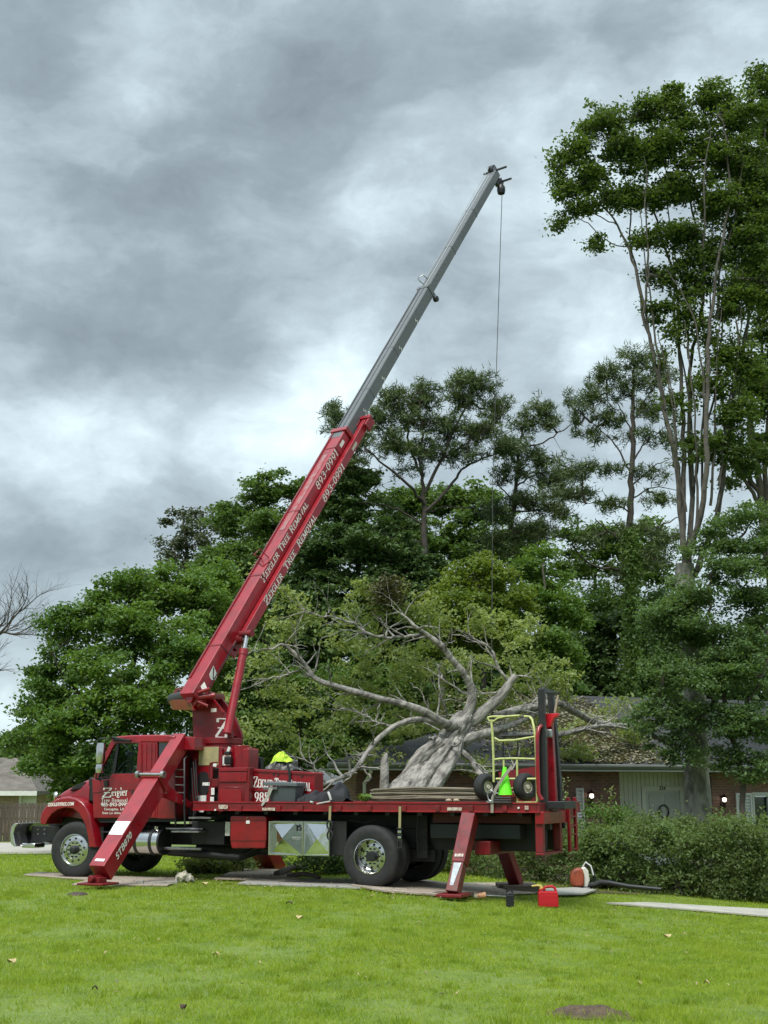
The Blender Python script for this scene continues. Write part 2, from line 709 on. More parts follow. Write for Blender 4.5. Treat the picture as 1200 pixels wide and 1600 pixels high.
def smooth_path(pts, rad, sub=4, jit=0.0):
    """Catmull-Rom through the points, radii interpolated"""
    P = [Vector(p) for p in pts]
    if len(P) < 3:
        sub_p, sub_r = [], []
        for i in range(sub + 1):
            t = i / sub
            q = P[0].lerp(P[-1], t)
            if 0 < i < sub and jit:
                q += Vector([random.uniform(-jit, jit) for _ in range(3)])
            sub_p.append(q)
            sub_r.append(rad[0] + (rad[-1] - rad[0]) * t)
        return sub_p, sub_r
    Q, R_ = [], []
    for i in range(len(P) - 1):
        p0 = P[max(0, i - 1)]
        p1, p2 = P[i], P[i + 1]
        p3 = P[min(len(P) - 1, i + 2)]
        for k in range(sub):
            t = k / sub
            q = 0.5 * ((2 * p1) + (p2 - p0) * t + (2 * p0 - 5 * p1 + 4 * p2 - p3) * t * t + (3 * p1 - p0 - 3 * p2 + p3) * t ** 3)
            if jit and (i or k):
                q = q + Vector([random.uniform(-jit, jit) for _ in range(3)])
            Q.append(q)
            R_.append(rad[i] + (rad[i + 1] - rad[i]) * t)
    Q.append(P[-1])
    R_.append(rad[-1])
    return Q, R_

# ------------------------------------------------------------------ serif lettering drawn as strokes
def A_(cx, cy, rx, ry, a0, a1, n=10):
    return [(cx + rx * math.cos(math.radians(a0 + (a1 - a0) * i / n)), cy + ry * math.sin(math.radians(a0 + (a1 - a0) * i / n))) for i in range(n + 1)]


def sf(x, y, w=.26):
    return [(x - w / 2, y), (x + w / 2, y)]


def stem(x, a=0.0, b=1.0, lo=True, hi=True):
    r = [[(x, a), (x, b)]]
    if lo:
        r.append(sf(x, a))
    if hi:
        r.append(sf(x, b))
    return r


GL = {
    'Z': (.78, [[(.02, 1), (.74, 1)], [(.72, .98), (.06, .02)], [(.04, 0), (.78, 0)], [(.02, 1), (.02, .80)], [(.78, 0), (.78, .2)]]),
    '*': (.86, [[(.06, 1), (.84, 1)], [(.82, .98), (.06, .02)], [(.0, 0), (.86, 0)], [(.06, 1), (.06, .80)], [(.86, 0), (.84, .22)], [(.12, .5), (.74, .5)]]),
    'E': (.66, stem(.16) + [[(.16, 1), (.62, 1)], [(.16, .52), (.5, .52)], [(.16, 0), (.64, 0)], [(.60, 1), (.60, .86)], [(.62, 0), (.62, .14)]]),
    'F': (.62, stem(.16) + [[(.16, 1), (.62, 1)], [(.16, .52), (.5, .52)], [(.62, 1), (.62, .8)]]),
    'I': (.30, stem(.15)),
    'G': (.76, [A_(.42, .5, .36, .5, 50, 320, 16), [(.70, .02), (.70, .42)], [(.55, .42), (.80, .42)], [(.68, .78), (.68, .98)]]),
    'L': (.62, stem(.16) + [[(.16, 0), (.60, 0)], [(.60, 0), (.60, .22)]]),
    'R': (.76, stem(.16) + [[(.16, 1)] + A_(.40, .76, .22, .24, 90, -90, 8) + [(.16, .52)], [(.40, .52), (.72, 0)], sf(.72, 0, .16)]),
    'T': (.70, stem(.35, hi=False) + [[(.02, 1), (.68, 1)], [(.02, 1), (.02, .8)], [(.68, 1), (.68, .8)]]),
    'M': (.96, stem(.14) + stem(.82) + [[(.14, 1), (.48, .1)], [(.48, .1), (.82, 1)]]),
    'O': (.78, [A_(.39, .5, .33, .5, 90, 270, 12), A_(.39, .5, .33, .5, -90, 90, 12)]),
    'V': (.78, [[(.10, 1), (.40, 0)], [(.40, 0), (.68, 1)], sf(.10, 1), sf(.68, 1, .2)]),
    'A': (.78, [[(.10, 0), (.38, 1)], [(.38, 1), (.66, 0)], [(.2, .34), (.56, .34)], sf(.10, 0, .2), sf(.66, 0)]),
    'C': (.74, [A_(.42, .5, .36, .5, 50, 310, 16), [(.68, .76), (.68, .98)]]),
    'S': (.60, [A_(.30, .75, .22, .25, 20, 250, 10) + A_(.30, .26, .24, .26, 80, -160, 10)]),
    'B': (.70, stem(.16) + [[(.16, 1)] + A_(.38, .77, .20, .23, 90, -90, 8) + [(.16, .54)], [(.38, .54)] + A_(.40, .27, .24, .27, 90, -90, 8) + [(.16, 0)]]),
    'K': (.76, stem(.16) + [[(.70, 1), (.18, .45)], [(.32, .58), (.72, 0)], sf(.7, 1, .2), sf(.72, 0, .2)]),
    'N': (.80, stem(.14) + stem(.68) + [[(.14, 1), (.68, 0)]]),
    'D': (.78, stem(.16) + [[(.16, 1)] + A_(.34, .5, .36, .5, 90, -90, 12) + [(.16, 0)]]),
    '0': (.58, [A_(.29, .5, .22, .5, 90, 270, 10), A_(.29, .5, .22, .5, -90, 90, 10)]),
    '1': (.40, stem(.22, hi=False) + [[(.06, .8), (.22, 1)]]),
    '2': (.56, [A_(.28, .74, .21, .26, 170, -30, 10) + [(.06, 0)], [(.06, 0), (.52, 0)], [(.52, 0), (.52, .16)]]),
    '3': (.56, [A_(.26, .76, .2, .24, 160, -80, 8) + [(.2, .52)], [(.2, .52)] + A_(.26, .27, .24, .27, 70, -160, 10)]),
    '4': (.58, stem(.42, hi=False) + [[(.42, 1), (.04, .3)], [(.04, .3), (.56, .3)]]),
    '5': (.56, [[(.5, 1), (.14, 1)], [(.14, 1), (.12, .56)], [(.12, .56)] + A_(.26, .32, .23, .32, 100, -150, 10)]),
    '7': (.56, [[(.06, 1), (.52, 1)], [(.52, 1), (.22, 0)], [(.06, 1), (.06, .8)]]),
    '8': (.56, [A_(.28, .76, .19, .24, 0, 360, 14), A_(.28, .27, .23, .27, 0, 360, 14)]),
    '9': (.56, [A_(.28, .68, .21, .32, 0, 360, 14), A_(.12, .68, .37, .70, 0, -75, 8)]),
    '-': (.36, [[(.04, .38), (.32, .38)], [(.04, .42), (.32, .42)]]),
    '.': (.22, [[(.08, 0), (.08, .12)]]),
    ',': (.22, [[(.10, .1), (.04, -.14)]]),
    ' ': (.34, []),
    'e': (.52, [[(.07, .34), (.45, .34)], A_(.27, .31, .2, .32, 5, 315, 12)]),
    'i': (.28, stem(.14, 0, .6, hi=False) + [[(.02, .6), (.14, .6)], [(.14, .8), (.14, .92)]]),
    'g': (.54, [A_(.26, .4, .18, .22, 0, 360, 12), [(.36, .58), (.52, .64)], [(.16, .2), (.14, .06), (.42, .0)], A_(.26, -.14, .2, .14, 40, 360, 10)]),
    'l': (.26, stem(.13, hi=False) + [[(.02, 1), (.13, 1)]]),
    'r': (.42, stem(.13, 0, .6, hi=False) + [[(.02, .6), (.13, .6)], [(.15, .44), (.24, .6), (.38, .58)]]),
    'm': (.86, stem(.13, 0, .6, hi=False) + [A_(.30, .38, .15, .22, 150, 0, 6) + [(.45, 0)], A_(.60, .38, .15, .22, 150, 0, 6) + [(.75, 0)], sf(.45, 0, .2), sf(.75, 0, .2)]),
    'n': (.58, stem(.13, 0, .6, hi=False) + [A_(.30, .38, .16, .22, 150, 0, 6) + [(.46, 0)], sf(.46, 0, .2)]),
    'o': (.54, [A_(.27, .31, .2, .31, 90, 270, 8), A_(.27, .31, .2, .31, -90, 90, 8)]),
    'v': (.54, [[(.08, .6), (.28, 0)], [(.28, 0), (.46, .6)], sf(.08, .6, .16), sf(.46, .6, .14)]),
    'a': (.50, [A_(.24, .42, .16, .2, 160, 0, 6) + [(.40, 0)], A_(.22, .18, .16, .18, 60, 330, 8)]),
    't': (.36, [[(.16, .85), (.16, .06), (.34, .02)], [(.02, .6), (.32, .6)]]),
    'c': (.48, [A_(.27, .31, .2, .31, 50, 310, 10)]),
    'b': (.56, [[(.12, 0), (.12, 1)], A_(.3, .31, .18, .31, 150, -150, 10)]),
    'y': (.54, [[(.08, .6), (.28, 0)], [(.46, .6), (.2, -.26)], sf(.08, .6, .16), sf(.46, .6, .14)]),
    'k': (.56, [[(.12, 0), (.12, 1)], [(.46, .6), (.14, .24)], [(.24, .34), (.5, 0)]]),
    's': (.42, [A_(.2, .46, .13, .15, 20, 250, 6) + A_(.2, .15, .15, .16, 80, -160, 6)]),
    'u': (.56, [[(.12, .6), (.12, .15), (.26, 0), (.42, .14)], [(.44, .6), (.44, 0)]]),
    'h': (.58, [[(.13, 0), (.13, 1)], A_(.30, .38, .16, .22, 150, 0, 6) + [(.46, 0)]]),
    'd': (.56, [[(.44, 0), (.44, 1)], A_(.26, .31, .18, .31, 30, 330, 10)]),
}


def text3d(parent, s, O, X, Y, N, material, bold=.15, thin=.06, slant=0.0, smallcaps=None, name='lettering', gap=.10):
    """X: vector of the whole line, Y: vector of the cap height, N: unit normal (towards the reader)"""
    O, X, Y, N = Vector(O), Vector(X), Vector(Y), Vector(N).normalized()
    lay = []
    w = 0.0
    first = True
    for ch in s:
        sc_ = 1.0
        g = ch
        if smallcaps and ch.isalpha():
            if not ch.isupper():
                sc_ = smallcaps
                g = ch.upper()
        gw, st = GL.get(g, GL[' '])
        lay.append((w, sc_, st))
        w += (gw + gap) * sc_
    w -= gap
    H = Y.length
    kx = X / w
    ratio = (X.length / w) / H
    mb = MB()
    step = 0
    for (x0, sc_, st) in lay:
        for pl in st:
            pts = [((x0 + p[0] * sc_ + slant * p[1] * sc_), p[1] * sc_) for p in pl]
            n = len(pts)
            L_, R_ = [], []
            for i in range(n):
                a = pts[max(0, i - 1)]
                b = pts[min(n - 1, i + 1)]
                dx, dy = (b[0] - a[0]) * ratio, b[1] - a[1]
                ln = math.hypot(dx, dy) + 1e-9
                dx /= ln
                dy /= ln
                hw = .5 * (thin + (bold - thin) * abs(dy) ** 1.3) * sc_ ** .5
                L_.append((pts[i][0] - dy * hw / ratio, pts[i][1] + dx * hw))
                R_.append((pts[i][0] + dy * hw / ratio, pts[i][1] - dx * hw))
            off = N * (.0015 + (step % 9) * .00025)
            step += 1
            vs = [O + kx * p[0] + Y * p[1] + off for p in L_ + R_]
            mb.add(vs, [(i, i + n, i + n + 1, i + 1) for i in range(n - 1)])
    return mb.build(name, material, parent)


def text_px(parent, fr, s, v, a, b, h, material, off=.004, **k):
    """text on the vertical plane y = v of a frame, baseline from pixel a to pixel b, cap height h pixels"""
    A = fr.T(a[0], a[1], v)
    B = fr.T(b[0], b[1], v)
    Yv = fr.T(a[0], a[1] - h, v) - A
    Yv = Vector((0, 0, Yv.z))
    return text3d(parent, s, A + Vector((0, -off, 0)), B - A, Yv, (0, -1, 0), material, **k)


# ================================================================== THE CRANE TRUCK
TR = Frame(-.25, 22.55, 0.0, math.radians(-24))
truck = thing('crane_truck', 'large red boom crane truck standing on its outriggers on the lawn', 'crane truck', TR.o, TR.rz)
T = TR.T
UZ = TR.uz


def part(mb, name, m, **k):
    return mb.build(name, M[m] if isinstance(m, str) else m, k.pop('parent', truck), **k)


def poly(pxs, v):
    return [UZ(x, y, v) for x, y in pxs]


# ---- wheels
def wheel(u, vf, sgn, steer, r=.52):
    w = bpy.data.objects.new('wheel', None)
    COL.objects.link(w)
    w.parent = truck
    w.location = (u, vf, r)
    if steer:
        w.rotation_euler = (0, 0, math.radians(7))
    ax = (0, sgn, 0)
    O = (0, 0, 0)
    tp = [(.285, .035), (.298, .012), (.33, .004), (.40, -.004), (.45, .0), (.488, .014), (.508, .034), (.518, .05), (.520, .062), (.520, .082), (.506, .084), (.506, .094), (.520, .096),
          (.521, .132), (.507, .134), (.507, .146), (.521, .148), (.520, .184), (.506, .186), (.506, .196), (.520, .198), (.518, .232), (.508, .248), (.488, .266), (.45, .28), (.38, .285), (.30, .27), (.285, .24)]
    t = MB().lathe(tp, O, ax, 56)
    t.build('tyre', M['rubber'], w, smooth=28)
    if steer:
        rp = [(.290, .02), (.294, .006), (.284, .004), (.276, .022), (.268, .034), (.245, .024), (.20, .010), (.168, .004), (.160, .018), (.10, .020), (.0, .020)]
        hd, hr, ld, lr = .016, .212, .018, .130
        hub = [(.0, -.075), (.05, -.075), (.062, -.068), (.066, -.04), (.078, -.035), (.082, .02)]
    else:
        rp = [(.292, .02), (.294, .006), (.284, .004), (.272, .03), (.262, .05), (.256, .08), (.240, .11), (.232, .14), (.222, .155), (.205, .152), (.165, .142), (.158, .128), (.10, .128), (.0, .128)]
        hd, hr, ld, lr = .150, .192, .128, .126
        hub = [(.0, .03), (.06, .03), (.085, .034), (.088, .10), (.092, .13)]
    MB().lathe(rp, O, ax, 48).build('rim', M['chrome'], w, smooth=40)
    MB().lathe(hub, O, ax, 24).build('hub', M['black'], w, smooth=40)
    hh = MB()
    for k in range(10):
        a = 2 * PI * k / 10 + .2
        c = Vector((math.cos(a) * hr, sgn * (hd - .012), math.sin(a) * hr))
        hh.cyl(c, c + Vector((0, sgn * .02, 0)), .021, n=10)
    hh.build('hand_hole_discs', M['dark'], w, kind='stuff')  # solid dark discs stand for the shade inside the holes
    ln = MB()
    for k in range(10):
        a = 2 * PI * k / 10
        c = Vector((math.cos(a) * lr, sgn * (ld - .028), math.sin(a) * lr))
        ln.cyl(c, c + Vector((0, sgn * .03, 0)), .015, n=6)
    ln.build('lug_nuts', M['dark'], w, kind='stuff')
    return w


FA = -6.2        # front axle
wheel(FA, .06, 1, True)
wheel(FA, 2.34, -1, True)
wheel(0, 0, 1, False)
wheel(0, .33, 1, False)
wheel(0, 2.42, -1, False)
wheel(0, 2.09, -1, False)
part(MB().cyl((FA, .35, .5), (FA, 2.05, .5), .06), 'axle', 'dark', smooth=40)
ax = MB()
ax.cyl((0, .6, .52), (0, 1.8, .52), .10)
ax.lathe([(0, -.22), (.14, -.2), (.2, -.08), (.2, .08), (.14, .2), (0, .22)], (0, 1.2, .52), (1, 0, 0), 16)
part(ax, 'axle', 'dark', smooth=40)


# ---- chassis
zf0, zf1 = .62, .98
ch = MB()
for v in (.80, 1.60):
    ch.bb(-7.35, 2.9, v - .045, v + .045, zf0, zf1)
for u in (-7.0, -5.6, -4.2, -2.6, -1.0, .9, 2.2):
    ch.bb(u - .06, u + .06, .845, 1.555, zf0 + .05, zf1 - .05)
part(ch, 'chassis_frame', 'dark', bevel=.012)
# drive line, tanks, hoses below the frame
ud = MB()
ud.cyl((-5.2, 1.2, .72), (-.3, 1.2, .58), .055)
ud.bb(-6.3, -5.0, .95, 1.5, .52, 1.2)
ud.cyl((-4.0, .95, .56), (-2.4, .95, .56), .10)
ud.bb(-3.6, -2.9, .9, 1.5, .46, .62)
ud.tube([(-4.4, .55, .50), (-3.4, .5, .46), (-2.9, .6, .42), (-2.75, .8, .50), (-2.6, .95, .6)], .075, 10)
ud.bb(-.8, .9, .72, .79, .42, .62)
for k in range(5):
    ud.bb(-.9 + k * .02, .9 - k * .02, .70, .80, .64 + k * .018, .655 + k * .018)
part(ud, 'drive_train', 'dark', bevel=.01)
# air tank and brackets that catch light
at_ = MB()
at_.cyl((-4.45, .35, .57), (-3.55, .35, .57), .028)
at_.cyl((-4.3, .3, .93), (-3.5, .3, .93), .02)
part(at_, 'step_rail', 'steel', smooth=40)

# ---- front bumper: long black channel with a chrome bumper on its end
b0, b1 = UZ(38, 1291, .35)[0], UZ(82, 1291, .35)[0]
zb0, zb1 = UZ(60, 1315, .35)[1], UZ(60, 1291, .35)[1]
for v in (.62, 1.70):
    part(MB().bb(b0, b1, v - .05, v + .05, zb0, zb1), 'bumper_bracket', 'black', bevel=.01)
bolts = MB()
for (x, y) in ((60, 1296), (70, 1296), (60, 1303), (70, 1303)):
    p = T(x, y, .57)
    bolts.cyl(p + Vector((0, -.014, 0)), p + Vector((0, .01, 0)), .017, n=8)
part(bolts, 'bolts', 'steel', kind='stuff')
ue = b0
cb = MB()
zt, zbm = UZ(28, 1286, .3)[1], UZ(28, 1322, .3)[1]
pts = [(ue + .02, zt), (ue - .06, zt), (ue - .13, zt - .06), (ue - .15, zt - .20), (ue - .12, zbm + .05), (ue - .04, zbm), (ue + .02, zbm), (ue - .02, zbm + .06), (ue - .07, zt - .2), (ue - .04, zt - .07)]
cb.prism(pts, .12, 2.28)
part(cb, 'chrome_bumper', 'chrome', bevel=.012, smooth=40)
lp = MB()
lp.bb(ue, ue + .32, .30, .62, zbm - .03, zbm + .06)
part(lp, 'tow_step', 'chrome', bevel=.02, smooth=40)
# ---- fenders (one each side)
fo = [(63, 1287), (62.5, 1277), (66, 1266), (74, 1256), (84, 1249.5), (96, 1245), (110, 1243.5), (122, 1246), (131, 1251.5), (137, 1258.5), (143, 1271), (147, 1288), (153.5, 1324), (143, 1324),
      (141, 1306), (137.5, 1290), (132, 1278.5), (125, 1268), (116, 1261.5), (104, 1260), (92, 1263), (82, 1270), (75.5, 1279), (71.5, 1288)]


def chain(pxs, v):
    return [Vector((*[UZ(x, y, .10)[0]], v, UZ(x, y, .10)[1])) for x, y in pxs]


def fender(v0, v1, sg):
    mb = MB()
    P = [UZ(x, y, .10) for x, y in fo]
    n = len(P)
    cu = sum(p[0] for p in P[:12]) / 12
    # outer skin bulges: three rings across the width, the outline pulled in at the outer edge
    A, B_, C_ = [], [], []
    for (u, z) in P:
        k = .945
        A.append((cu + (u - cu) * k, v0, .60 + (z - .60) * (k + .02)))
        B_.append((u, v0 + sg * .09, z))
        C_.append((u, v1, z))
    vs = A + B_ + C_
    fs = [tuple(range(n)) if sg > 0 else tuple(range(n - 1, -1, -1))]
    for r_ in range(2):
        for i in range(n):
            j = (i + 1) % n
            fs.append((r_ * n + i, (r_ + 1) * n + i, (r_ + 1) * n + j, r_ * n + j))
    fs.append(tuple(2 * n + i for i in range(n - 1, -1, -1)))
    mb.add(vs, fs)
    o = part(mb, 'fender', 'red', bevel=.02, smooth=50, seg=3)
    return o


fender(.06, .58, 1)
fender(2.34, 1.82, -1)
# dark wheel house
wh = MB()
wh.bb(UZ(76, 1280, .6)[0], UZ(150, 1280, .6)[0], .60, 1.80, .95, 1.30)
part(wh, 'wheel_house', 'dark')
# ---- hood: sections from cowl to nose, narrowing forwards
hood = MB()
secs = []
for (x, yt, yb, half) in ((149, 1214, 1279, .99), (132, 1219, 1279, .93), (115, 1226, 1276, .88), (98, 1235, 1276, .84), (88, 1241.5, 1277, .81), (82, 1249, 1278, .78), (80, 1266, 1279, .76)):
    u, z1 = UZ(x, yt, .38)
    z0 = UZ(x, yb, .38)[1]
    zz = z1 - z0
    ring = []
    for (fy, fz) in ((-1, 0), (-1, .70), (-.985, .84), (-.93, .94), (-.82, .99), (-.4, 1.03), (.4, 1.03), (.82, .99), (.93, .94), (.985, .84), (1, .70), (1, 0)):
        ring.append((u, 1.2 + fy * half, z0 + fz * zz))
    secs.append(ring)
vs = [p for r_ in secs for p in r_]
n = 12
fs = [tuple(range(n))]
for i in range(len(secs) - 1):
    for k in range(n):
        k2 = (k + 1) % n
        fs.append((i * n + k, (i + 1) * n + k, (i + 1) * n + k2, i * n + k2))
fs.append(tuple((len(secs) - 1) * n + k for k in range(n - 1, -1, -1)))
hood.add(vs, fs)
part(hood, 'hood', 'red', smooth=38)
# black air intake on the side of the hood, headlight and grille
vi = .27
ik = MB().prism(poly([(108, 1236), (113, 1230), (121, 1225.5), (132, 1221), (133, 1223), (131, 1230), (124, 1232.5)], vi), vi - .0, vi + .14)
part(ik, 'air_intake', 'dark', bevel=.012)
for v_, s_ in ((.42, 1), (1.98, -1)):
    p = T(86.5, 1244, .42)
    hl = MB().lathe([(0, -.035), (.06, -.03), (.085, -.01), (.09, .03)], (p.x - .0, v_, p.z), (1 * .75, .66 * s_, 0), 16)
    part(hl, 'headlight', 'chrome', smooth=40)
gu, gz0 = UZ(79, 1278, .6)
gr = MB()
for k in range(6):
    gr.bb(gu - .035, gu + .03, .75, 1.65, gz0 + .03 + k * .065, gz0 + .06 + k * .065)
part(gr, 'grille', 'chrome', bevel=.006)
# ---- cab
VC, VF = .12, 2.22
cs = []
door_low = [(144.5, 1216), (152, 1219.5), (171, 1217.5), (175, 1209.5), (214, 1208.5), (219, 1208.5), (219, 1278), (146.5, 1278)]
pil_a = [(148, 1216), (146, 1213), (176, 1152.5), (183, 1151), (183, 1162), (178, 1164.5), (155, 1208), (152.5, 1219)]
pil_m = [(171, 1217.5), (173, 1213), (182.5, 1160), (186, 1160), (179, 1209)]
roofs = [(175, 1153.5), (184, 1150.3), (204, 1148.8), (245, 1148), (262, 1148.2), (273, 1150), (273, 1160), (220, 1160), (180, 1160.3), (178, 1158)]
pil_b = [(219, 1160), (246, 1160), (246, 1278), (219, 1278), (213.5, 1208.5)]
rearq = [(246, 1191), (273, 1191), (273, 1279), (246, 1279)]
rearq2 = [(267, 1160), (273, 1160), (273, 1191), (267, 1191)]
for v0, v1 in ((VC, VC + .06), (VF - .06, VF)):
    near = v0 == VC
    c1 = MB()
    for pl in (pil_a, pil_b, rearq, rearq2):
        c1.prism(poly(pl, VC), v0, v1)
    part(c1, 'cab_side', 'red', bevel=.008)
    d1 = MB()
    e_ = .012 if near else -.012
    d1.prism(poly(door_low, VC), v0 - e_, v1 - e_)
    d1.prism(poly([(217, 1160.5), (221, 1160.5), (221, 1209), (212, 1209), (213.5, 1206.5)], VC), v0 - e_, v1 - e_)
    d1.prism(poly([(179.5, 1157.5), (221, 1157.5), (221, 1161.5), (181, 1161.5)], VC), v0 - e_, v1 - e_)
    door = part(d1, 'door', 'red', bevel=.008)
    g1 = MB()
    g1.prism(poly([(186, 1160), (219, 1160), (213, 1209), (178.5, 1209)], VC), v0 + .025, v0 + .031)
    part(g1, 'window', 'glass', parent=door)
    g2 = MB()
    g2.prism(poly([(181, 1162), (183.5, 1162), (173, 1215), (163, 1219), (153, 1219), (155, 1207)], VC), v0 + .025, v0 + .031)
    part(g2, 'quarter_window', 'glass')
    m_ = MB()
    m_.prism(poly(pil_m, VC), v0 + .01, v1 - .01)
    for a_, b_ in (((186, 1160.5), (219, 1160.5)), ((219, 1160.5), (213.3, 1208.5)), ((213.3, 1208.5), (179, 1209)), ((153, 1217.5), (165, 1218.5)), ((155, 1207), (153, 1217.5)), ((165, 1218.5), (173, 1214))):
        m_.beam(T(*a_, VC) + Vector((0, (v0 - VC) + .02, 0)), T(*b_, VC) + Vector((0, (v0 - VC) + .02, 0)), .03, .022, up=(0, 1, 0))
    part(m_, 'window_seal', 'black')
    g3 = MB().prism(poly([(247, 1161), (266.5, 1161), (266.5, 1191), (247, 1191)], VC), v0 + .03, v0 + .036)
    part(g3, 'rear_side_window', 'darkglass')
roofm = MB().prism(poly(roofs, VC), VC + .0, VF)
part(roofm, 'roof', 'pinkred', bevel=.025, seg=3, smooth=40)
# the ribbed trim and seams of the cab side
sm = MB()
for x in (222.5, 229, 237, 243):
    a, b = T(x, 1162, VC), T(x - 1, 1276, VC)
    sm.beam(a + Vector((0, -.006, 0)), b + Vector((0, -.006, 0)), .018, .012, up=(0, 1, 0))
a, b = T(146, 1238, VC), T(211, 1233, VC)
sm.beam(a + Vector((0, -.018, 0)), b + Vector((0, -.018, 0)), .014, .014, up=(0, 1, 0))
part(sm, 'trim_rib', 'red', bevel=.003)
cw = MB()
cu1 = UZ(273, 1200, VC)[0]
zc0, zc1 = UZ(250, 1279, VC)[1], UZ(250, 1152, VC)[1]
cw.bb(cu1 - .06, cu1, VC + .06, VF - .06, zc0, zc1 - .02)
part(cw, 'cab_back', 'redworn')
fl = MB()
uf = UZ(150, 1278, VC)[0]
fl.bb(uf, cu1, VC + .06, VF - .06, zc0 - .06, zc0 + .05)
fl.bb(uf - .02, uf + .05, VC + .06, VF - .06, zc0, UZ(150, 1216, VC)[1])
part(fl, 'cab_floor', 'dark')
# windscreen
wa, wb = UZ(148, 1213, VC), UZ(177, 1154.5, VC)
ws = MB().hull3([(wa[0], VC + .07, wa[1]), (wa[0], VF - .07, wa[1]), (wb[0], VF - .12, wb[1]), (wb[0], VC + .12, wb[1])],
                [(wa[0] + .01, VC + .07, wa[1]), (wa[0] + .01, VF - .07, wa[1]), (wb[0] + .01, VF - .12, wb[1]), (wb[0] + .01, VC + .12, wb[1])])
part(ws, 'windscreen', 'glass')
vis = MB().hull3([T(176, 1150.5, VC), T(206, 1156, VC), T(206, 1159, VC), T(178, 1158, VC)], [p + Vector((0, -.07, 0)) for p in (T(178, 1151.5, VC), T(206, 1156.5, VC), T(206, 1158, VC), T(179, 1157, VC))])
part(vis, 'rain_visor', 'black', bevel=.005)
# seats, wheel, dashboard
for v in (.35, 1.55):
    inn = MB()
    p = T(226, 1215, .5)
    inn.bb(p.x - .3, p.x + .25, v, v + .5, zc0 + .3, zc0 + .55)
    inn.hull3([(p.x + .12, v, zc0 + .5), (p.x + .3, v, zc0 + .5), (p.x + .42, v, zc0 + 1.15), (p.x + .3, v, zc0 + 1.15)], [(p.x + .12, v + .5, zc0 + .5), (p.x + .3, v + .5, zc0 + .5), (p.x + .42, v + .5, zc0 + 1.15), (p.x + .3, v + .5, zc0 + 1.15)])
    part(inn, 'seat', 'dark', bevel=.05)
dsh = MB().bb(UZ(152, 1214, .5)[0], UZ(168, 1214, .5)[0], VC + .1, VF - .1, zc0 + .3, UZ(160, 1215, .5)[1])
part(dsh, 'dashboard', 'dark', bevel=.03)
swc = T(194, 1204, .55)
stw = MB()
rr = [swc + Vector((math.cos(a) * .20 * .5, math.sin(a) * .21, math.cos(a) * .20 * .85)) for a in [2 * PI * k / 20 for k in range(21)]]
stw.tube(rr, .014, 6, caps=False)
stw.cyl(swc, swc + Vector((-.25, 0, -.25)), .025)
part(stw, 'steering_wheel', 'black', smooth=60)
vm = MB()
vm.tube([T(189, 1160, 1.2), T(199, 1168, 1.2), T(203, 1177, 1.2)], .012, 6)
vm.box(T(203, 1178, 1.2), (.05, .22, .07))
part(vm, 'interior_mirror', 'black', bevel=.01)
hd = MB().prism(poly([(206, 1236), (213, 1235), (213, 1246), (207, 1247)], VC), VC - .02, VC)
part(hd, 'door_handle', 'black', bevel=.01)
# mirrors on their arm
ma = MB()
ma.tube([T(180, 1153.5, VC), T(172, 1153.2, -.12), T(156, 1154, -.18), T(152.5, 1157, -.2), T(152, 1185, -.2), T(150.5, 1212, -.2), T(150, 1216, -.1), T(158, 1220, VC)], .013, 6)
part(ma, 'mirror_arm', 'black', smooth=60)
mm = MB()
c = T(157.5, 1177, -.2)
mm.lathe([(0, -.2), (.07, -.19), (.085, -.12), (.085, .12), (.07, .19), (0, .2)], c, (0, 0, 1), 14)
c = T(156, 1201, -.2)
mm.lathe([(0, -.09), (.07, -.08), (.08, 0), (.07, .08), (0, .09)], c, (0, 0, 1), 14)
part(mm, 'side_mirror', 'chrome', smooth=50)
mbk = MB().prism(poly([(163, 1220), (170, 1219), (170, 1229), (165, 1230)], VC), VC - .04, VC - .015)
part(mbk, 'mirror_mount', 'black')
# grab rail, lettering on the door and fender
VD = VC - .012
text_px(truck, TR, '*', VD, (159.5, 1245.5), (173, 1245.5), 14, M['letter'], bold=.2, thin=.09, slant=.12)
text_px(truck, TR, 'eigler', VD, (174.5, 1243), (199.5, 1242.6), 12, M['letter'], bold=.13, thin=.07)
text_px(truck, TR, 'Tree Removal', VD, (158.5, 1253), (199.5, 1252.8), 5.4, M['letter'], bold=.14, thin=.09)
text_px(truck, TR, '985-893-0991', VD, (158, 1259.6), (199.5, 1259.4), 5.2, M['letter'], bold=.24, thin=.14)
text_px(truck, TR, 'Covington, LA', VD, (163, 1266), (194, 1265.8), 3.6, M['letter'], bold=.2, thin=.14)
text_px(truck, TR, 'State Lic Arbor 19', VD, (160, 1271.8), (195, 1271.6), 3.2, M['letter'], bold=.2, thin=.14)
text_px(truck, TR, 'ZEIGLERTREE.COM', .06, (78.5, 1259.6), (119, 1258.0), 4.6, M['letter'], bold=.24, thin=.16, slant=.1, off=.075)
ob = MB()
a, b = UZ(276, 1152, .22), UZ(304, 1172, .22)
ob.bb(a[0], b[0], .22, .62, b[1], a[1])
part(ob, 'outrigger_bracket', 'red', bevel=.015)
# cab steps
st = MB()
for (x0, x1, y) in ((158, 205, 1284), (160, 204, 1300), (162, 202, 1316)):
    a, b = UZ(x0, y, .2), UZ(x1, y, .2)
    part(MB().bb(a[0], b[0], .16, .5, a[1] - .015, a[1] + .015), 'cab_step', 'dark', bevel=.006)
st.bb(UZ(158, 1300, .3)[0], UZ(164, 1300, .3)[0], .25, .5, .35, .95)
part(st, 'step_bracket', 'dark', bevel=.006)

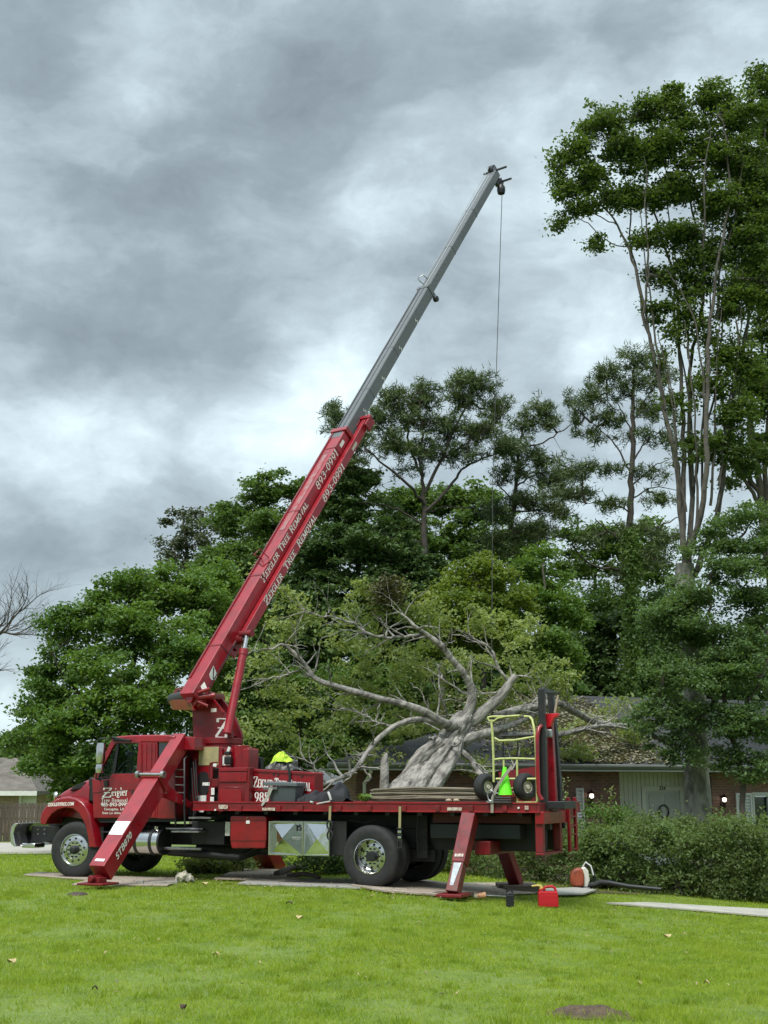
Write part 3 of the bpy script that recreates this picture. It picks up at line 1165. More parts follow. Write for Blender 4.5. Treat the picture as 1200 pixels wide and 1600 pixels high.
# ---- fuel tank: polished drum with rounded ends and straps
tc0, tc1 = UZ(178, 1315, .05)[0], UZ(243, 1315, .05)[0]
tz = UZ(240, 1315.5, .2)[1]
ft = MB().lathe([(0, 0), (.16, .0), (.225, .02), (.24, .06), (.24, 1), (.235, 1.0)], (0, 0, 0), (1, 0, 0), 32)
ft.v = [(tc0 + (x if x < .5 else (tc1 - tc0 - (1 - x))), .34 + y, tz + z) for x, y, z in ft.v]
part(ft, 'fuel_tank', 'chrome', smooth=40)
tcp = MB().lathe([(.243, -.02), (.243, .012), (.23, .02), (.21, .006), (0, .002)], (tc1, .34, tz), (1, 0, 0), 32)
part(tcp, 'tank_end', 'black', smooth=40)
tst = MB()
for f_ in (.42, .78):
    u = tc0 + (tc1 - tc0) * f_
    tst.lathe([(.24, 0), (.252, 0), (.252, .055), (.24, .055)], (u, .34, tz), (1, 0, 0), 32)
part(tst, 'tank_strap', 'black')
tk = MB().cyl((tc0 + (tc1 - tc0) * .85, .28, tz + .22), (tc0 + (tc1 - tc0) * .85, .28, tz + .28), .04)
part(tk, 'filler_cap', 'chrome')

# ---- deck
zd1 = UZ(600, 1253.5, 0)[1]
zd0 = UZ(600, 1268.5, 0)[1]
uD0, uD1 = UZ(302, 1262, 0)[0], UZ(838, 1260, 0)[0]
M['deckwood'] = mat('deck_plank', (.16, .055, .045), .75, noise=(5, (.10, .08, .065), .4, .6, (1, 8, 1)))
dk = MB()
dk.bb(uD0, uD1, 0, .05, zd0 + .006, zd1)
dk.bb(uD0, uD1, 2.37, 2.42, zd0 + .006, zd1)
dk.bb(uD1, uD1 + .06, 0, 2.42, zd0 - .02, zd1)
part(dk, 'deck_rail', 'redworn', bevel=.008)
lipm = MB()
lipm.bb(uD0, uD1 + .06, -.012, .0, zd0, zd0 + .03)
lipm.bb(uD0, uD1 + .06, -.014, .0, zd1 - .018, zd1 + .004)
part(lipm, 'rail_lip', 'pinkred')
npl = 14
w_ = (2.37 - .05) / npl
for k in range(npl):
    p_ = MB().bb(uD0, uD1 - .002, .05 + k * w_ + .004, .05 + (k + 1) * w_ - .004, zd1 - .07, zd1 - .02 + random.uniform(-.003, .003))
    part(p_, 'deck_plank', 'deckwood')
db = MB()
for k in range(11):
    u = uD0 + .3 + k * (uD1 - uD0 - .6) / 10
    db.bb(u - .04, u + .04, .05, 2.37, zd0 - .06, zd1 - .075)
for v in (.80, 1.60):
    db.bb(uD0, uD1, v - .06, v + .06, zf1, zd0 - .065)
part(db, 'cross_beams', 'dark')
for x in (346, 374, 407, 435, 470, 530, 577, 631, 684, 736, 789):
    a, b = UZ(x - 3.5, 1258.5, -.02), UZ(x + 3.5, 1267.8, -.02)
    s_ = MB().bb(a[0], b[0], -.032, 0, b[1], a[1])
    part(s_, 'stake_pocket', 'redworn', bevel=.004)
sk = MB()
for (x0, x1, y0, y1) in ((410, 430, 1262, 1266.5), (699, 722, 1261.5, 1266.5), (820, 826, 1259, 1265), (342, 356, 1257.5, 1264)):
    a, b = UZ(x0, y0, -.03), UZ(x1, y1, -.03)
    sk.bb(a[0], b[0], -.040, -.033, b[1], a[1])
part(sk, 'reflector_strip', 'tape')
dots = MB()
for (x, y) in ((336, 1265.5), (810, 1262.3)):
    p = T(x, y, -.03)
    dots.cyl(p, p + Vector((0, .03, 0)), .017, n=10)
part(dots, 'marker_lamp', 'white', kind='stuff')

# ---- under-deck boxes
def pbox(name, x0, y0, x1, y1, v0, v1, m, bevel=.012, **k):
    a, b = UZ(x0, y0, v0), UZ(x1, y1, v0)
    return part(MB().bb(a[0], b[0], v0, v1, b[1], a[1]), name, m, bevel=bevel, **k)


bx = MB().prism(poly([(360, 1275), (412, 1275), (416, 1278), (416, 1313), (414, 1325.5), (362, 1325.5), (359.5, 1313)], .08), .08, .62)
redbox = part(bx, 'red_side_box', 'red', bevel=.015)
a, b = T(360.5, 1280.5, .08), T(415, 1280.5, .08)
s_ = MB().beam(a + Vector((0, -.006, 0)), b + Vector((0, -.006, 0)), .012, .02, up=(0, 1, 0))
a, b = T(360, 1313, .08), T(416, 1313, .08)
s_.beam(a + Vector((0, -.006, 0)), b + Vector((0, -.006, 0)), .010, .012, up=(0, 1, 0))
part(s_, 'lid_seam', 'redworn', parent=redbox)
pbox('decal', 384.5, 1282, 390, 1287, .066, .074, 'sticker', 0, parent=redbox)
lt = MB().lathe([(0, -.02), (.02, -.018), (.024, 0)], T(387, 1276.5, .07), (0, 0, 1), 10)
part(lt, 'latch', 'steel', parent=redbox)
pbox('grey_label', 352, 1284, 359, 1306, .30, .31, 'sticker', 0)

# polished box with the quilted diamond doors: facets pitched to each side of a raised centre
M['mirrorbox'] = mat('mirror_stainless', (.74, .75, .75), .06, metal=1.0, bump=(2.6, .12, .03))
u0, z1 = UZ(420.5, 1282.5, .05)
u1, z0 = UZ(516.5, 1338.5, .05)
um = UZ(475, 1300, .05)[0]
stb = part(MB().bb(u0, u1, .16, .62, z0, z1), 'polished_box', 'steel', bevel=.008)


def quilt(ua, ub, dl, dt, dr, dbt):
    mb = MB()
    y = .064
    k = .052
    D = [(dl[0], y - .006, dl[1]), (dt[0], y - .006, dt[1]), (dr[0], y - .006, dr[1]), (dbt[0], y - .006, dbt[1])]
    C_ = [(ua, y + k, z1 - .02), (ub, y + k, z1 - .02), (ub, y + k, z0 + .02), (ua, y + k, z0 + .02)]
    mb.add([(p[0], y - .006, p[2]) for p in D], [(0, 1, 2, 3)])
    return mb, D, C_


zm = UZ(440, 1311, .05)[1]
diam = [UZ(440, 1311, .05), UZ(461, 1286, .05), UZ(494, 1311, .05), UZ(474.5, 1337, .05)]
for (ua, ub) in ((u0 + .012, um - .006), (um + .006, u1 - .012)):
    mb = MB()
    fr_ = .018
    yf = .020
    # door frame
    mb.bb(ua, ub, yf, .159, z1 - fr_ - .008, z1 - .008)
    mb.bb(ua, ub, yf, .159, z0 + .008, z0 + fr_ + .008)
    mb.bb(ua, ua + fr_, yf, .159, z0 + fr_ + .008, z1 - fr_ - .008)
    mb.bb(ub - fr_, ub, yf, .159, z0 + fr_ + .008, z1 - fr_ - .008)
    dr_ = part(mb, 'box_door', 'chrome', parent=stb)
    a_, b_ = ua + fr_, ub - fr_
    zt_, zb_ = z1 - fr_ - .008, z0 + fr_ + .008
    left = ub < um + .001
    f = MB()
    yo, yi = .058, .10
    cz = (zt_ + zb_) / 2

    def Y_(z, e=0.0):
        return .046 + .075 * (z - cz) + e
    if left:
        c1 = (a_ + .24, Y_(cz), cz)
        t1 = (b_ - .15, Y_(zt_), zt_)
        bt1 = (b_ - .01, Y_(zb_), zb_)
        tl, bl_ = (a_, Y_(zt_, .055), zt_), (a_, Y_(zb_, .085), zb_)
        f.add([tl, t1, c1], [(0, 2, 1)])                    # leans back: mirrors the sky
        f.add([bl_, bt1, c1], [(0, 1, 2)])                  # leans forward: mirrors the grass
        f.add([tl, c1, bl_], [(0, 1, 2)])
        f.add([c1, t1, (b_, Y_(zt_), zt_), (b_, Y_(zb_), zb_), bt1], [(0, 4, 3, 2, 1)])
    else:
        c1 = (a_ + .23, Y_(cz), cz)
        t1 = (a_ + .02, Y_(zt_), zt_)
        bt1 = (a_ + .02, Y_(zb_), zb_)
        tr, br_ = (b_, Y_(zt_, .055), zt_), (b_, Y_(zb_, .085), zb_)
        f.add([t1, tr, c1], [(0, 2, 1)])
        f.add([bt1, br_, c1], [(0, 1, 2)])
        f.add([c1, tr, br_], [(0, 2, 1)])
        f.add([c1, bt1, (a_, Y_(zb_), zb_), (a_, Y_(zt_), zt_), t1], [(0, 1, 2, 3, 4)])
    # tip the facets: lower ones lean over the grass
    part(f, 'quilted_panel', 'mirrorbox', parent=stb)
hm = MB()
a, b = UZ(456.5, 1307.5, .045), UZ(470, 1313.5, .045)
hm.bb(a[0], b[0], .030, .044, b[1], a[1])
part(hm, 'paddle_latch', 'steel', parent=stb, bevel=.008)
tt = text_px(truck, TR, '15', .052, (462.5, 1297.5), (470.5, 1297.5), 8, M['letterblack'], bold=.26, thin=.2)
pbox('mud_guard_panel', 518, 1283, 541, 1337, .12, .16, 'dark')
pbox('mud_flap', 651, 1272, 668, 1341, .60, .63, 'rubber', .004)
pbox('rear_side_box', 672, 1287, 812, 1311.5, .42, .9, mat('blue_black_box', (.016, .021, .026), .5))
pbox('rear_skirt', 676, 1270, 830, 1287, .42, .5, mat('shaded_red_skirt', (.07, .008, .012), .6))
pbox('battery_box', 300, 1283, 350, 1320, .35, .75, 'dark')

# ---- crane pedestal and the equipment between cab and deck box
ped = MB()
VP = .9
pc = T(343, 1160, 1.22)
ped.lathe([(.0, .05), (.40, .05), (.455, .03), (.455, -.06), (.43, -.08), (.43, -.16), (.40, -.18), (.36, -.45), (.36, -1.2)], pc + Vector((0, 0, .03)), (0, 0, 1), 40)
part(ped, 'slewing_ring', 'redworn', smooth=40)
pf = MB()
a, b = UZ(301, 1168, .55), UZ(345, 1268, .55)
pf.bb(a[0], b[0], .55, 1.9, b[1], a[1])
a, b = UZ(343, 1170, .6), UZ(388, 1212, .6)
pf.bb(a[0], b[0], .6, .98, b[1], a[1])
part(pf, 'pedestal', 'red', bevel=.02)
# curved upper housing, right of the controls
hs = MB()
p0 = T(372, 1185, .62)
hs.lathe([(0, .24), (.17, .24), (.17, -.25), (0, -.25)], (p0.x, .72, p0.z), (0, 0, 1), 20)
a, b = UZ(384, 1168, .7), UZ(390, 1206, .7)
hs.bb(a[0], b[0], .66, .9, b[1], a[1])
part(hs, 'rotation_motor', 'red', smooth=40, bevel=.006)
pbox('load_chart', 311, 1167, 341, 1195.5, .54, .548, 'beige', 0)
ov = MB().prism(poly([(309, 1212), (314, 1206), (322, 1206), (327, 1212), (327, 1234), (322, 1242), (313, 1242), (309, 1236)], .54), .536, .548)
part(ov, 'dark_oval_plate', 'dark')  # solid dark oval plate on the pedestal front, nothing cut out
pp = MB().prism(poly([(307.5, 1243.5), (322.5, 1242.5), (322, 1258), (318, 1269), (311, 1269), (308.5, 1258)], .53), .524, .54)
part(pp, 'warning_plate', 'sticker')
# control station
VV = .30
con = MB()
for (x0, y0, x1, y1) in ((327, 1192, 330, 1272), (341.5, 1200, 344, 1272)):
    a, b = UZ(x0, y0, VV), UZ(x1, y1, VV)
    con.bb(a[0], b[0], VV, VV + .05, b[1], a[1])
a, b = UZ(328, 1217, VV), UZ(345, 1229, VV)
con.bb(a[0], b[0], VV, VV + .25, b[1], a[1])
a, b = UZ(330, 1252, VV), UZ(352, 1268, VV)
con.bb(a[0], b[0], VV, VV + .25, b[1], a[1])
part(con, 'control_console', 'redworn', bevel=.006)
cd = MB()
for k in range(6):
    p = T(332 + k * 1.9, 1217, VV + .12)
    cd.cyl(p, p + Vector((0, -.02, .16)), .012, n=6)
    cd.lathe([(0, .03), (.022, .015), (.022, -.01), (0, -.02)], p + Vector((0, -.02, .18)), (0, 0, 1), 8)
a, b = UZ(333, 1231, VV + .1), UZ(344, 1255, VV + .1)
cd.bb(a[0], b[0], VV + .1, VV + .4, b[1], a[1])
part(cd, 'control_levers', 'black', kind='stuff')
gb = MB()
gb.tube([T(327, 1217, VV), T(327, 1198, VV), T(328.5, 1193, VV), T(332, 1191.5, VV), T(340, 1191.5, VV)], .014, 6)
part(gb, 'guard_bar', 'redworn', smooth=60)
for (x0, y0, x1, y1, v) in ((316.5, 1222.5, 327.5, 1227.5, .29), (330, 1231, 334.8, 1242, .29), (328.5, 1245, 334, 1256.5, .29), (343, 1256.5, 356.5, 1264, .20), (333, 1193, 338, 1198, .28)):
    pbox('decal', x0, y0, x1, y1, v, v + .004, 'sticker', 0)
# radio bracket: white frame with black boxes
wb_ = MB()
for (x0, y0, x1, y1) in ((348, 1180, 350, 1195.5), (348, 1180, 360, 1182), (348, 1193.8, 359, 1195.8)):
    a, b = UZ(x0, y0, .5), UZ(x1, y1, .5)
    wb_.bb(a[0], b[0], .5, .52, b[1], a[1])
p = T(357.5, 1171, .5)
wb_.box(p, (.055, .02, .09), R=Matrix.Rotation(.35, 3, 'Y'))
part(wb_, 'white_bracket', 'white')
pbox('radio_box', 350.5, 1183, 360, 1193.5, .46, .56, 'black')
pbox('radio_box', 350, 1174, 358, 1179, .46, .56, 'black')
# black ladder behind the cab, hoses
ld = MB()
VL = .15
for x in (273.5, 288):
    ld.tube([T(x + (6 if x < 280 else 8), 1178, .45), T(x, 1186, VL), T(x, 1262, VL), T(x + 1, 1290, VL)], .02, 6)
part(ld, 'ladder_rail', 'black', smooth=60)
for y in (1202, 1213.5, 1226, 1238, 1251):
    a, b = T(273.5, y, VL), T(288, y + .6, VL)
    r_ = MB().beam(a, b, .04, .018)
    part(r_, 'ladder_rung', 'steel')
blk = MB()
a, b = UZ(270, 1188, .5), UZ(302, 1276, .5)
blk.bb(a[0], b[0], .62, 1.9, b[1], a[1])
part(blk, 'hydraulic_tank', 'dark', bevel=.04)
hz = MB()
for (x, yy, v) in ((302, 1190, .4), (305, 1186, .44), (299, 1200, .42)):
    hz.tube([T(x, yy, v), T(x + 1, yy + 12, v), T(x + 2, yy + 35, v - .02), T(x + 4, yy + 60, v), T(x + 3, yy + 82, v)], .014, 6)
hz.tube([T(416, 1300, .3), T(402, 1325, .5), T(380, 1335, .7)], .012, 6)
hz.tube([T(545, 1281, .3), T(570, 1286, .35), T(590, 1279, .3)], .01, 5)
hz.tube([T(653, 1270, .55), T(651, 1300, .55), T(652, 1330, .55)], .008, 5)
part(hz, 'hydraulic_hoses', mat('hose_rubber', (.035, .035, .037), .45), smooth=60, kind='stuff')
stp = MB()
a, b = UZ(297, 1276.5, .1), UZ(331, 1279.5, .1)
stp.bb(a[0], b[0], .05, .5, b[1], a[1])
a, b = UZ(270, 1298, .1), UZ(313, 1301, .1)
stp.bb(a[0], b[0], .05, .4, b[1], a[1])
part(stp, 'side_step', 'steel', bevel=.004)

# ---- deck-edge tool chests
v1b = .28
tb = MB()
a, b = UZ(343, 1199.5, v1b), UZ(388.5, 1256, v1b)
tb.bb(a[0], b[0], v1b, .44, b[1] + .005, a[1])
chest = part(tb, 'tool_chest', 'redworn', bevel=.008)
for (x0, y0, x1, y1) in ((343.5, 1200, 387, 1205), (343.5, 1207, 386, 1221.5), (343.5, 1233, 378, 1254.5)):
    a, b = UZ(x0, y0, v1b), UZ(x1, y1, v1b)
    part(MB().bb(a[0], b[0], v1b - .022, v1b, b[1], a[1]), 'chest_door', 'red', parent=chest, bevel=.006)
hb = MB()
hb.tube([T(349, 1230, v1b - .03), T(378.5, 1230, v1b - .03), T(379.5, 1250, v1b - .03)], .008, 6)
part(hb, 'door_bar', 'redworn', parent=chest, smooth=60)
v2b = .45
bbx = MB().prism(poly([(389, 1201), (489.5, 1206.5), (491, 1208), (491, 1238), (487, 1241), (487, 1256.3), (389, 1256.3)], v2b), v2b, .82)
bigbox = part(bbx, 'lettered_box', 'red', bevel=.01)
sl = MB()
for (xa, ya, xb, yb) in ((389.5, 1204.5, 490, 1210), (389, 1234.5, 490, 1240)):
    a, b = T(xa, ya, v2b), T(xb, yb, v2b)
    sl.beam(a + Vector((0, -.008, 0)), b + Vector((0, -.008, 0)), .014, .02, up=(0, 1, 0))
part(sl, 'box_rib', 'redworn', parent=bigbox)
text_px(truck, TR, '*eigler Tree Removal', v2b, (396.5, 1229.5), (485.5, 1236), 16, M['letter'], smallcaps=.78, bold=.115, thin=.05, slant=0)
text_px(truck, TR, '985-893-0991', v2b, (398, 1252), (484, 1254), 14, M['letter'], bold=.17, thin=.07)
dp = MB()
for (x, y) in ((428, 1210), (435, 1211), (472, 1213)):
    p = T(x, y, v2b)
    dp.cyl(p + Vector((0, -.012, 0)), p, .02, n=8)
part(dp, 'box_bolts', 'dark', parent=bigbox, kind='stuff')

# ---- outriggers: near front
def tube4(mb, a, b, w, h, **k):
    return mb.beam(a, b, w, h, **k)


def outrigger(top, knee, foot, name='outrigger', w1=.26, w2=.34):
    root = bpy.data.objects.new(name, None)
    COL.objects.link(root)
    root.parent = truck
    return root


vt, vk, vf_ = .30, -.95, -2.05
top = T(283, 1158, vt)
foot = T(152, 1371, vf_)
# the leg swings out sideways: keep it in one plane across the truck
kn = top.lerp(foot, .335)
o1 = outrigger(top, kn, foot)
dirn = (foot - top).normalized()
upv = Vector((0, -.75, .66))
ub_ = MB().beam(top - dirn * .05, kn + dirn * .25, .25, .30, up=upv)
part(ub_, 'upper_beam', 'pinkred', parent=o1, bevel=.012)
lb = MB().beam(kn - dirn * .02, foot - dirn * .10, .34, .36, up=upv, w1=.31, h1=.34)
lowb = part(lb, 'lower_beam', 'pinkred', parent=o1, bevel=.012)
col_ = MB().beam(kn - dirn * .09, kn + dirn * .05, .42, .42, up=upv)
part(col_, 'collar', 'red', parent=o1, bevel=.012)
sdv = dirn.cross(upv).normalized()
upp = sdv.cross(dirn).normalized()
pn = MB()
pn.cyl(kn - sdv * .30 + upp * .22, kn + sdv * .30 + upp * .22, .028)
pn.cyl(kn - sdv * .30 + upp * .22, kn - sdv * .24 + upp * .22, .065)
pn.cyl(kn + sdv * .24 + upp * .22, kn + sdv * .30 + upp * .22, .065)
part(pn, 'hinge_pin', 'steel', parent=o1, smooth=40)
sh = MB()
ftp = Vector((foot.x, foot.y, .07))
sh.bb(foot.x - .24, foot.x + .28, foot.y - .24, foot.y + .24, .075, .11)
sh.bb(foot.x - .12, foot.x + .12, foot.y - .11, foot.y + .11, .11, .2)
sh.cyl(foot + Vector((0, -.2, -.01)), foot + Vector((0, .2, -.01)), .05)
part(sh, 'foot_pad', 'redworn', parent=o1, bevel=.012)
# rectangular brace from collar back to the cab frame
br = MB()
br.beam(kn + dirn * .05, T(297, 1258, .35), .05, .30, up=(0, 0, 1), w1=.05, h1=.10)
part(br, 'brace_plate', 'red', parent=o1, bevel=.006)
UPP1, SDV1, DIR1 = upp, sdv, dirn
W2 = .0
# which side of the beam faces the viewer / the sky
for sgn in (1, -1):
    pass
faceS = SDV1 if SDV1.x < 0 else -SDV1      # side turned away (left)
faceR = -faceS
eye = TR.L(Vector((0, 0, CAMZ)))
vN = max([SDV1, -SDV1, UPP1, -UPP1], key=lambda q: q.dot((eye - kn).normalized()))
# wrap patch on the top face and type marking on the side face
tops = UPP1 if UPP1.z > 0 else -UPP1
sides = SDV1 if SDV1.x > 0 else -SDV1
pl = MB()
c0 = kn.lerp(foot, .50)
c1 = kn.lerp(foot, .64)
hw = .155
o_ = tops * .181
pl.add([c0 - SDV1 * hw + o_, c0 + SDV1 * hw + o_, c1 + SDV1 * (hw - .01) + tops * .178, c1 - SDV1 * (hw - .01) + tops * .178], [(0, 1, 2, 3)])
part(pl, 'reflective_panel', 'sticker', parent=o1)
pl = MB()
c0 = kn.lerp(foot, .885)
c1 = kn.lerp(foot, .91)
pl.add([c0 - SDV1 * .1 + tops * .176, c0 + SDV1 * .09 + tops * .176, c1 + SDV1 * .09 + tops * .175, c1 - SDV1 * .1 + tops * .175], [(0, 1, 2, 3)])
part(pl, 'decal', 'sticker', parent=o1)
A0 = kn.lerp(foot, .815) + sides * .165
B0 = kn.lerp(foot, .57) + sides * .17
text3d(o1, 'STB870', A0 + tops * -.02, B0 - A0, tops * .10, sides, M['letter'], bold=.24, thin=.2, slant=.25)
# far front outrigger and far rear one
ff = T(428, 1368, 4.1)
tf_ = T(415, 1225, 2.1)
tf_ = Vector((ff.x, 2.1, 2.0))
o2 = outrigger(None, None, None)
part(MB().beam(tf_, ff + Vector((0, 0, .08)), .42, .36), 'lower_beam', 'red', parent=o2, bevel=.012)
part(MB().bb(ff.x - .3, ff.x + .3, ff.y - .3, ff.y + .3, ff.z - .03, ff.z + .03), 'foot_pad', 'redworn', parent=o2, bevel=.01)
# rear A-frame
fn = T(708, 1399, -.55)
fr2 = T(805, 1386, 2.85)
fr2 = Vector((fn.x + .02, 2.95, fn.z))
o3 = outrigger(None, None, None)
tn = T(737, 1274, .40)
tn = Vector((fn.x + .12, .50, tn.z))
tn_px = T(736, 1274, -.02)
top_n = Vector((T(735, 1274, .05).x, .05, T(735, 1274, .05).z))
kn3 = top_n.lerp(fn, .62)
part(MB().beam(top_n, kn3, .24, .24, up=(1, 0, 0), w1=.22, h1=.22), 'upper_leg', 'redworn', parent=o3, bevel=.012)
part(MB().beam(kn3 - (fn - top_n).normalized() * .1, fn + Vector((0, 0, .03)), .19, .19, up=(1, 0, 0), w1=.2, h1=.2), 'inner_leg', mat('rusty_leg', (.16, .022, .020), .5, noise=(9, (.11, .06, .045), .45, .65)), parent=o3, bevel=.01)
d3 = (fn - top_n).normalized()
s3 = d3.cross(Vector((1, 0, 0))).normalized()
fs_ = s3 if s3.y < 0 else -s3
pl = MB()
c0, c1 = kn3 + d3 * .02 + fs_ * .112, kn3 + d3 * .40 + fs_ * .112
pl.add([c0 + Vector((-.06, 0, 0)), c0 + Vector((.07, 0, 0)), c1 + Vector((.01, 0, 0)), c1 + Vector((-.05, 0, 0))], [(0, 1, 2, 3)])
part(pl, 'worn_chrome_face', 'chrome', parent=o3)
pl = MB()
c0 = kn3 - d3 * .13 + fs_ * .122
pl.add([c0 + Vector((-.07, 0, 0)), c0 + Vector((.08, 0, 0)), c0 + d3 * .05 + Vector((.08, 0, 0)), c0 + d3 * .05 + Vector((-.07, 0, 0))], [(0, 1, 2, 3)])
part(pl, 'decal', 'tape', parent=o3)
xb0 = T(750, 1312, .7)
zx1, zx0 = T(760, 1312, .9).z, T(760, 1333, .9).z
part(MB().bb(fn.x + .08, fn.x + .36, .25, 2.2, zx0, zx1), 'cross_member', 'redworn', parent=o3, bevel=.015)
tfar = Vector((T(781, 1318, 2.0).x, 2.05, zx1 - .02))
ffar = T(808, 1387, 2.95)
part(MB().beam(tfar, Vector((ffar.x, 2.95, ffar.z + .04)), .22, .22, up=(1, 0, 0)), 'upper_leg', 'redworn', parent=o3, bevel=.012)
part(MB().bb(fn.x - .22, fn.x + .22, fn.y - .22, fn.y + .22, fn.z - .02, fn.z + .03), 'foot_pad', 'redworn', parent=o3, bevel=.01)
part(MB().bb(ffar.x - .24, ffar.x + .24, 2.72, 3.18, ffar.z, ffar.z + .05), 'foot_pad', 'redworn', parent=o3, bevel=.01)

# ---- rear end: bumper posts, cross box, ladder
uu = UZ(840.5, 1300, .0)[0]
for v, xx in ((.06, 840.5), (1.05, None)):
    part(MB().bb(uu - .065, uu + .065, v, v + .12, T(840, 1333, 0).z, zd0), 'bumper_post', 'redworn', bevel=.01)
re_ = MB()
re_.bb(uu - .07, uu + .07, .06, 1.17, T(840, 1334, 0).z - .03, T(840, 1333, 0).z)
part(re_, 'bumper_bar', 'redworn', bevel=.01)
rb = MB()
rb.bb(uu - .05, uu + .10, .02, 1.5, T(840, 1288, 0).z, T(840, 1268, 0).z)
part(rb, 'rear_cross_box', 'red', bevel=.012)
for v in (1.35, 1.75):
    part(MB().bb(uu + .10, uu + .15, v, v + .09, T(884, 1331, 1.4).z, T(884, 1246, 1.4).z), 'ladder_rail', 'red', bevel=.008)
for y in (1262, 1276, 1290, 1304, 1327):
    z = T(884, y, 1.4).z
    part(MB().bb(uu + .105, uu + .145, 1.44, 1.75, z - .012, z + .012), 'ladder_rung', 'redworn')

# ---- rear mast
ms = bpy.data.objects.new('mast', None)
COL.objects.link(ms)
ms.parent = truck
V0 = .30
um1 = UZ(848, 1200, V0)[0]
zt_m = T(848, 1076, V0).z
part(MB().bb(um1 - .055, um1 + .055, V0, V0 + .10, zd0, zt_m), 'mast_post', 'black', parent=ms, bevel=.008)
part(MB().bb(um1 - .02, um1 + .02, V0 - .015, V0, zd0 + .1, zt_m - .1), 'mast_rib', 'steel', parent=ms) if False else None
rp_ = [T(860, 1082, .9), T(865, 1130, .9), T(869, 1180, .9), T(873, 1225, .9), T(873.5, 1262, .9)]
mb = MB()
for i in range(4):
    mb.beam(rp_[i], rp_[i + 1] + (rp_[i + 1] - rp_[i]).normalized() * .01, .12, .10, up=(1, 0, 0))
part(mb, 'mast_post', 'black', parent=ms, bevel=.008)
c0 = T(843, 1074.5, V0)
part(MB().hull3([T(842.5, 1074, V0), T(864, 1080, V0 + .5), T(863, 1085, V0 + .5), T(845, 1081, V0)], [p + Vector((.05, .25, .0)) for p in (T(842.5, 1074, V0), T(864, 1080, V0 + .5), T(863, 1085, V0 + .5), T(845, 1081, V0))]), 'mast_cap', 'black', parent=ms, bevel=.006)
part(MB().hull3([T(854, 1124, .6), T(862, 1124, .6), T(869, 1253, .6), T(856, 1253, .6)], [p + Vector((0, .12, 0)) for p in (T(854, 1124, .6), T(862, 1124, .6), T(869, 1253, .6), T(856, 1253, .6))]), 'inner_mast', 'red', parent=ms, bevel=.01)
part(MB().prism([UZ(854, 1115.5, .55), UZ(873, 1114.5, .55), UZ(873, 1118.5, .55), UZ(866, 1122, .55), UZ(861, 1135, .55), UZ(855, 1138, .55)], .5, .62), 'mast_bracket', mat('bright_red_bracket', (.55, .008, .018), .35, coat=.4), parent=ms, bevel=.006)
part(MB().tube([T(847, 1250, .2), T(841.5, 1240, .2), T(840, 1200, .2), T(839.5, 1150, .2), T(842, 1138, .25), T(846, 1134, .3)], .035, 8), 'curved_guard', 'red', parent=ms, smooth=60)
part(MB().bb(um1 - .04, um1 + .35, V0 + .02, 1.0, T(855, 1264, V0).z, T(855, 1252, V0).z), 'mast_base', 'black', parent=ms, bevel=.01)
part(MB().box(T(859, 1146, .5), (.09, .08, .14)), 'roller', 'steel', parent=ms, bevel=.02)
# orange tip sticking up beside the mast
part(MB().tube([T(867, 1114, .7), T(869.5, 1100, .7), T(872, 1086, .7)], .02, 6), 'mast_pin', mat('pale_wood_pin', (.38, .30, .22), .6), parent=ms)
hdb = MB().prism(poly([(779, 1206), (836, 1198), (836, 1252), (783, 1252)], 1.9), 1.9, 1.96)
part(hdb, 'rear_headboard', 'redworn')

# ---- turret, boom, jib, hoist
crn = TR.L
Bp = crn(at(313, 1066, 24.9))
Tp = crn(at(772, 273, 33.5))
bd = (Tp - Bp).normalized()
bs = bd.cross(Vector((0, 0, 1))).normalized()          # horizontal, to one side
if bs.dot(eye - Bp) < 0:
    bs = -bs
bn = bs.cross(bd)
if bn.z < 0:
    bn = -bn
BL = (Tp - Bp).length
crane = bpy.data.objects.new('boom', None)
COL.objects.link(crane)
crane.parent = truck


def bpt(t, s=0.0, n=0.0):
    return Bp + bd * t + bs * s + bn * n


def along(py):
    """distance along the boom axis that appears at the given row"""
    lo, hi = -3.0, BL + 3
    for _ in range(40):
        m = (lo + hi) / 2
        w = TR.m @ bpt(m)
        d = w - Vector((0, 0, CAMZ))
        f = d.y * CP + d.z * SP
        y = 800 - FPX * (-d.y * SP + d.z * CP) / f
        if y > py:
            lo = m
        else:
            hi = m
    return lo


def bbeam(t0, t1, w, h, s=0.0, n=0.0):
    return MB().hull3([bpt(t0, s - w / 2, n - h / 2), bpt(t0, s + w / 2, n - h / 2), bpt(t0, s + w / 2, n + h / 2), bpt(t0, s - w / 2, n + h / 2)],
                      [bpt(t1, s - w / 2, n - h / 2), bpt(t1, s + w / 2, n - h / 2), bpt(t1, s + w / 2, n + h / 2), bpt(t1, s - w / 2, n + h / 2)])


tA, tB, tC = along(1092), along(678), along(455)
BW, BH = .37, .32
base = part(bbeam(tA, tB, BW, BH), 'base_section', 'pinkred', parent=crane, bevel=.014)
# raised strips on the top plate, worn grey patch, end frame
mb = MB()
mb.add(bbeam(tA + .5, tB - .1, .03, .02, s=-.06, n=BH / 2 + .011).v, [])
strip = bbeam(tA + .4, tB - .05, .045, .022, s=-.15, n=BH / 2 + .012)
part(strip, 'top_rail', 'redworn', parent=crane)
part(bbeam(tB - 3.3, tB - .9, .13, .006, s=.02, n=BH / 2 + .004), 'worn_strip', mat('worn_grey_paint', (.30, .17, .17), .6, noise=(7, (.33, .05, .06), .42, .6)), parent=crane)
part(bbeam(tB - .12, tB, BW + .09, BH + .08), 'section_collar', 'pinkred', parent=crane, bevel=.012)
# telescopic sections, eight-sided


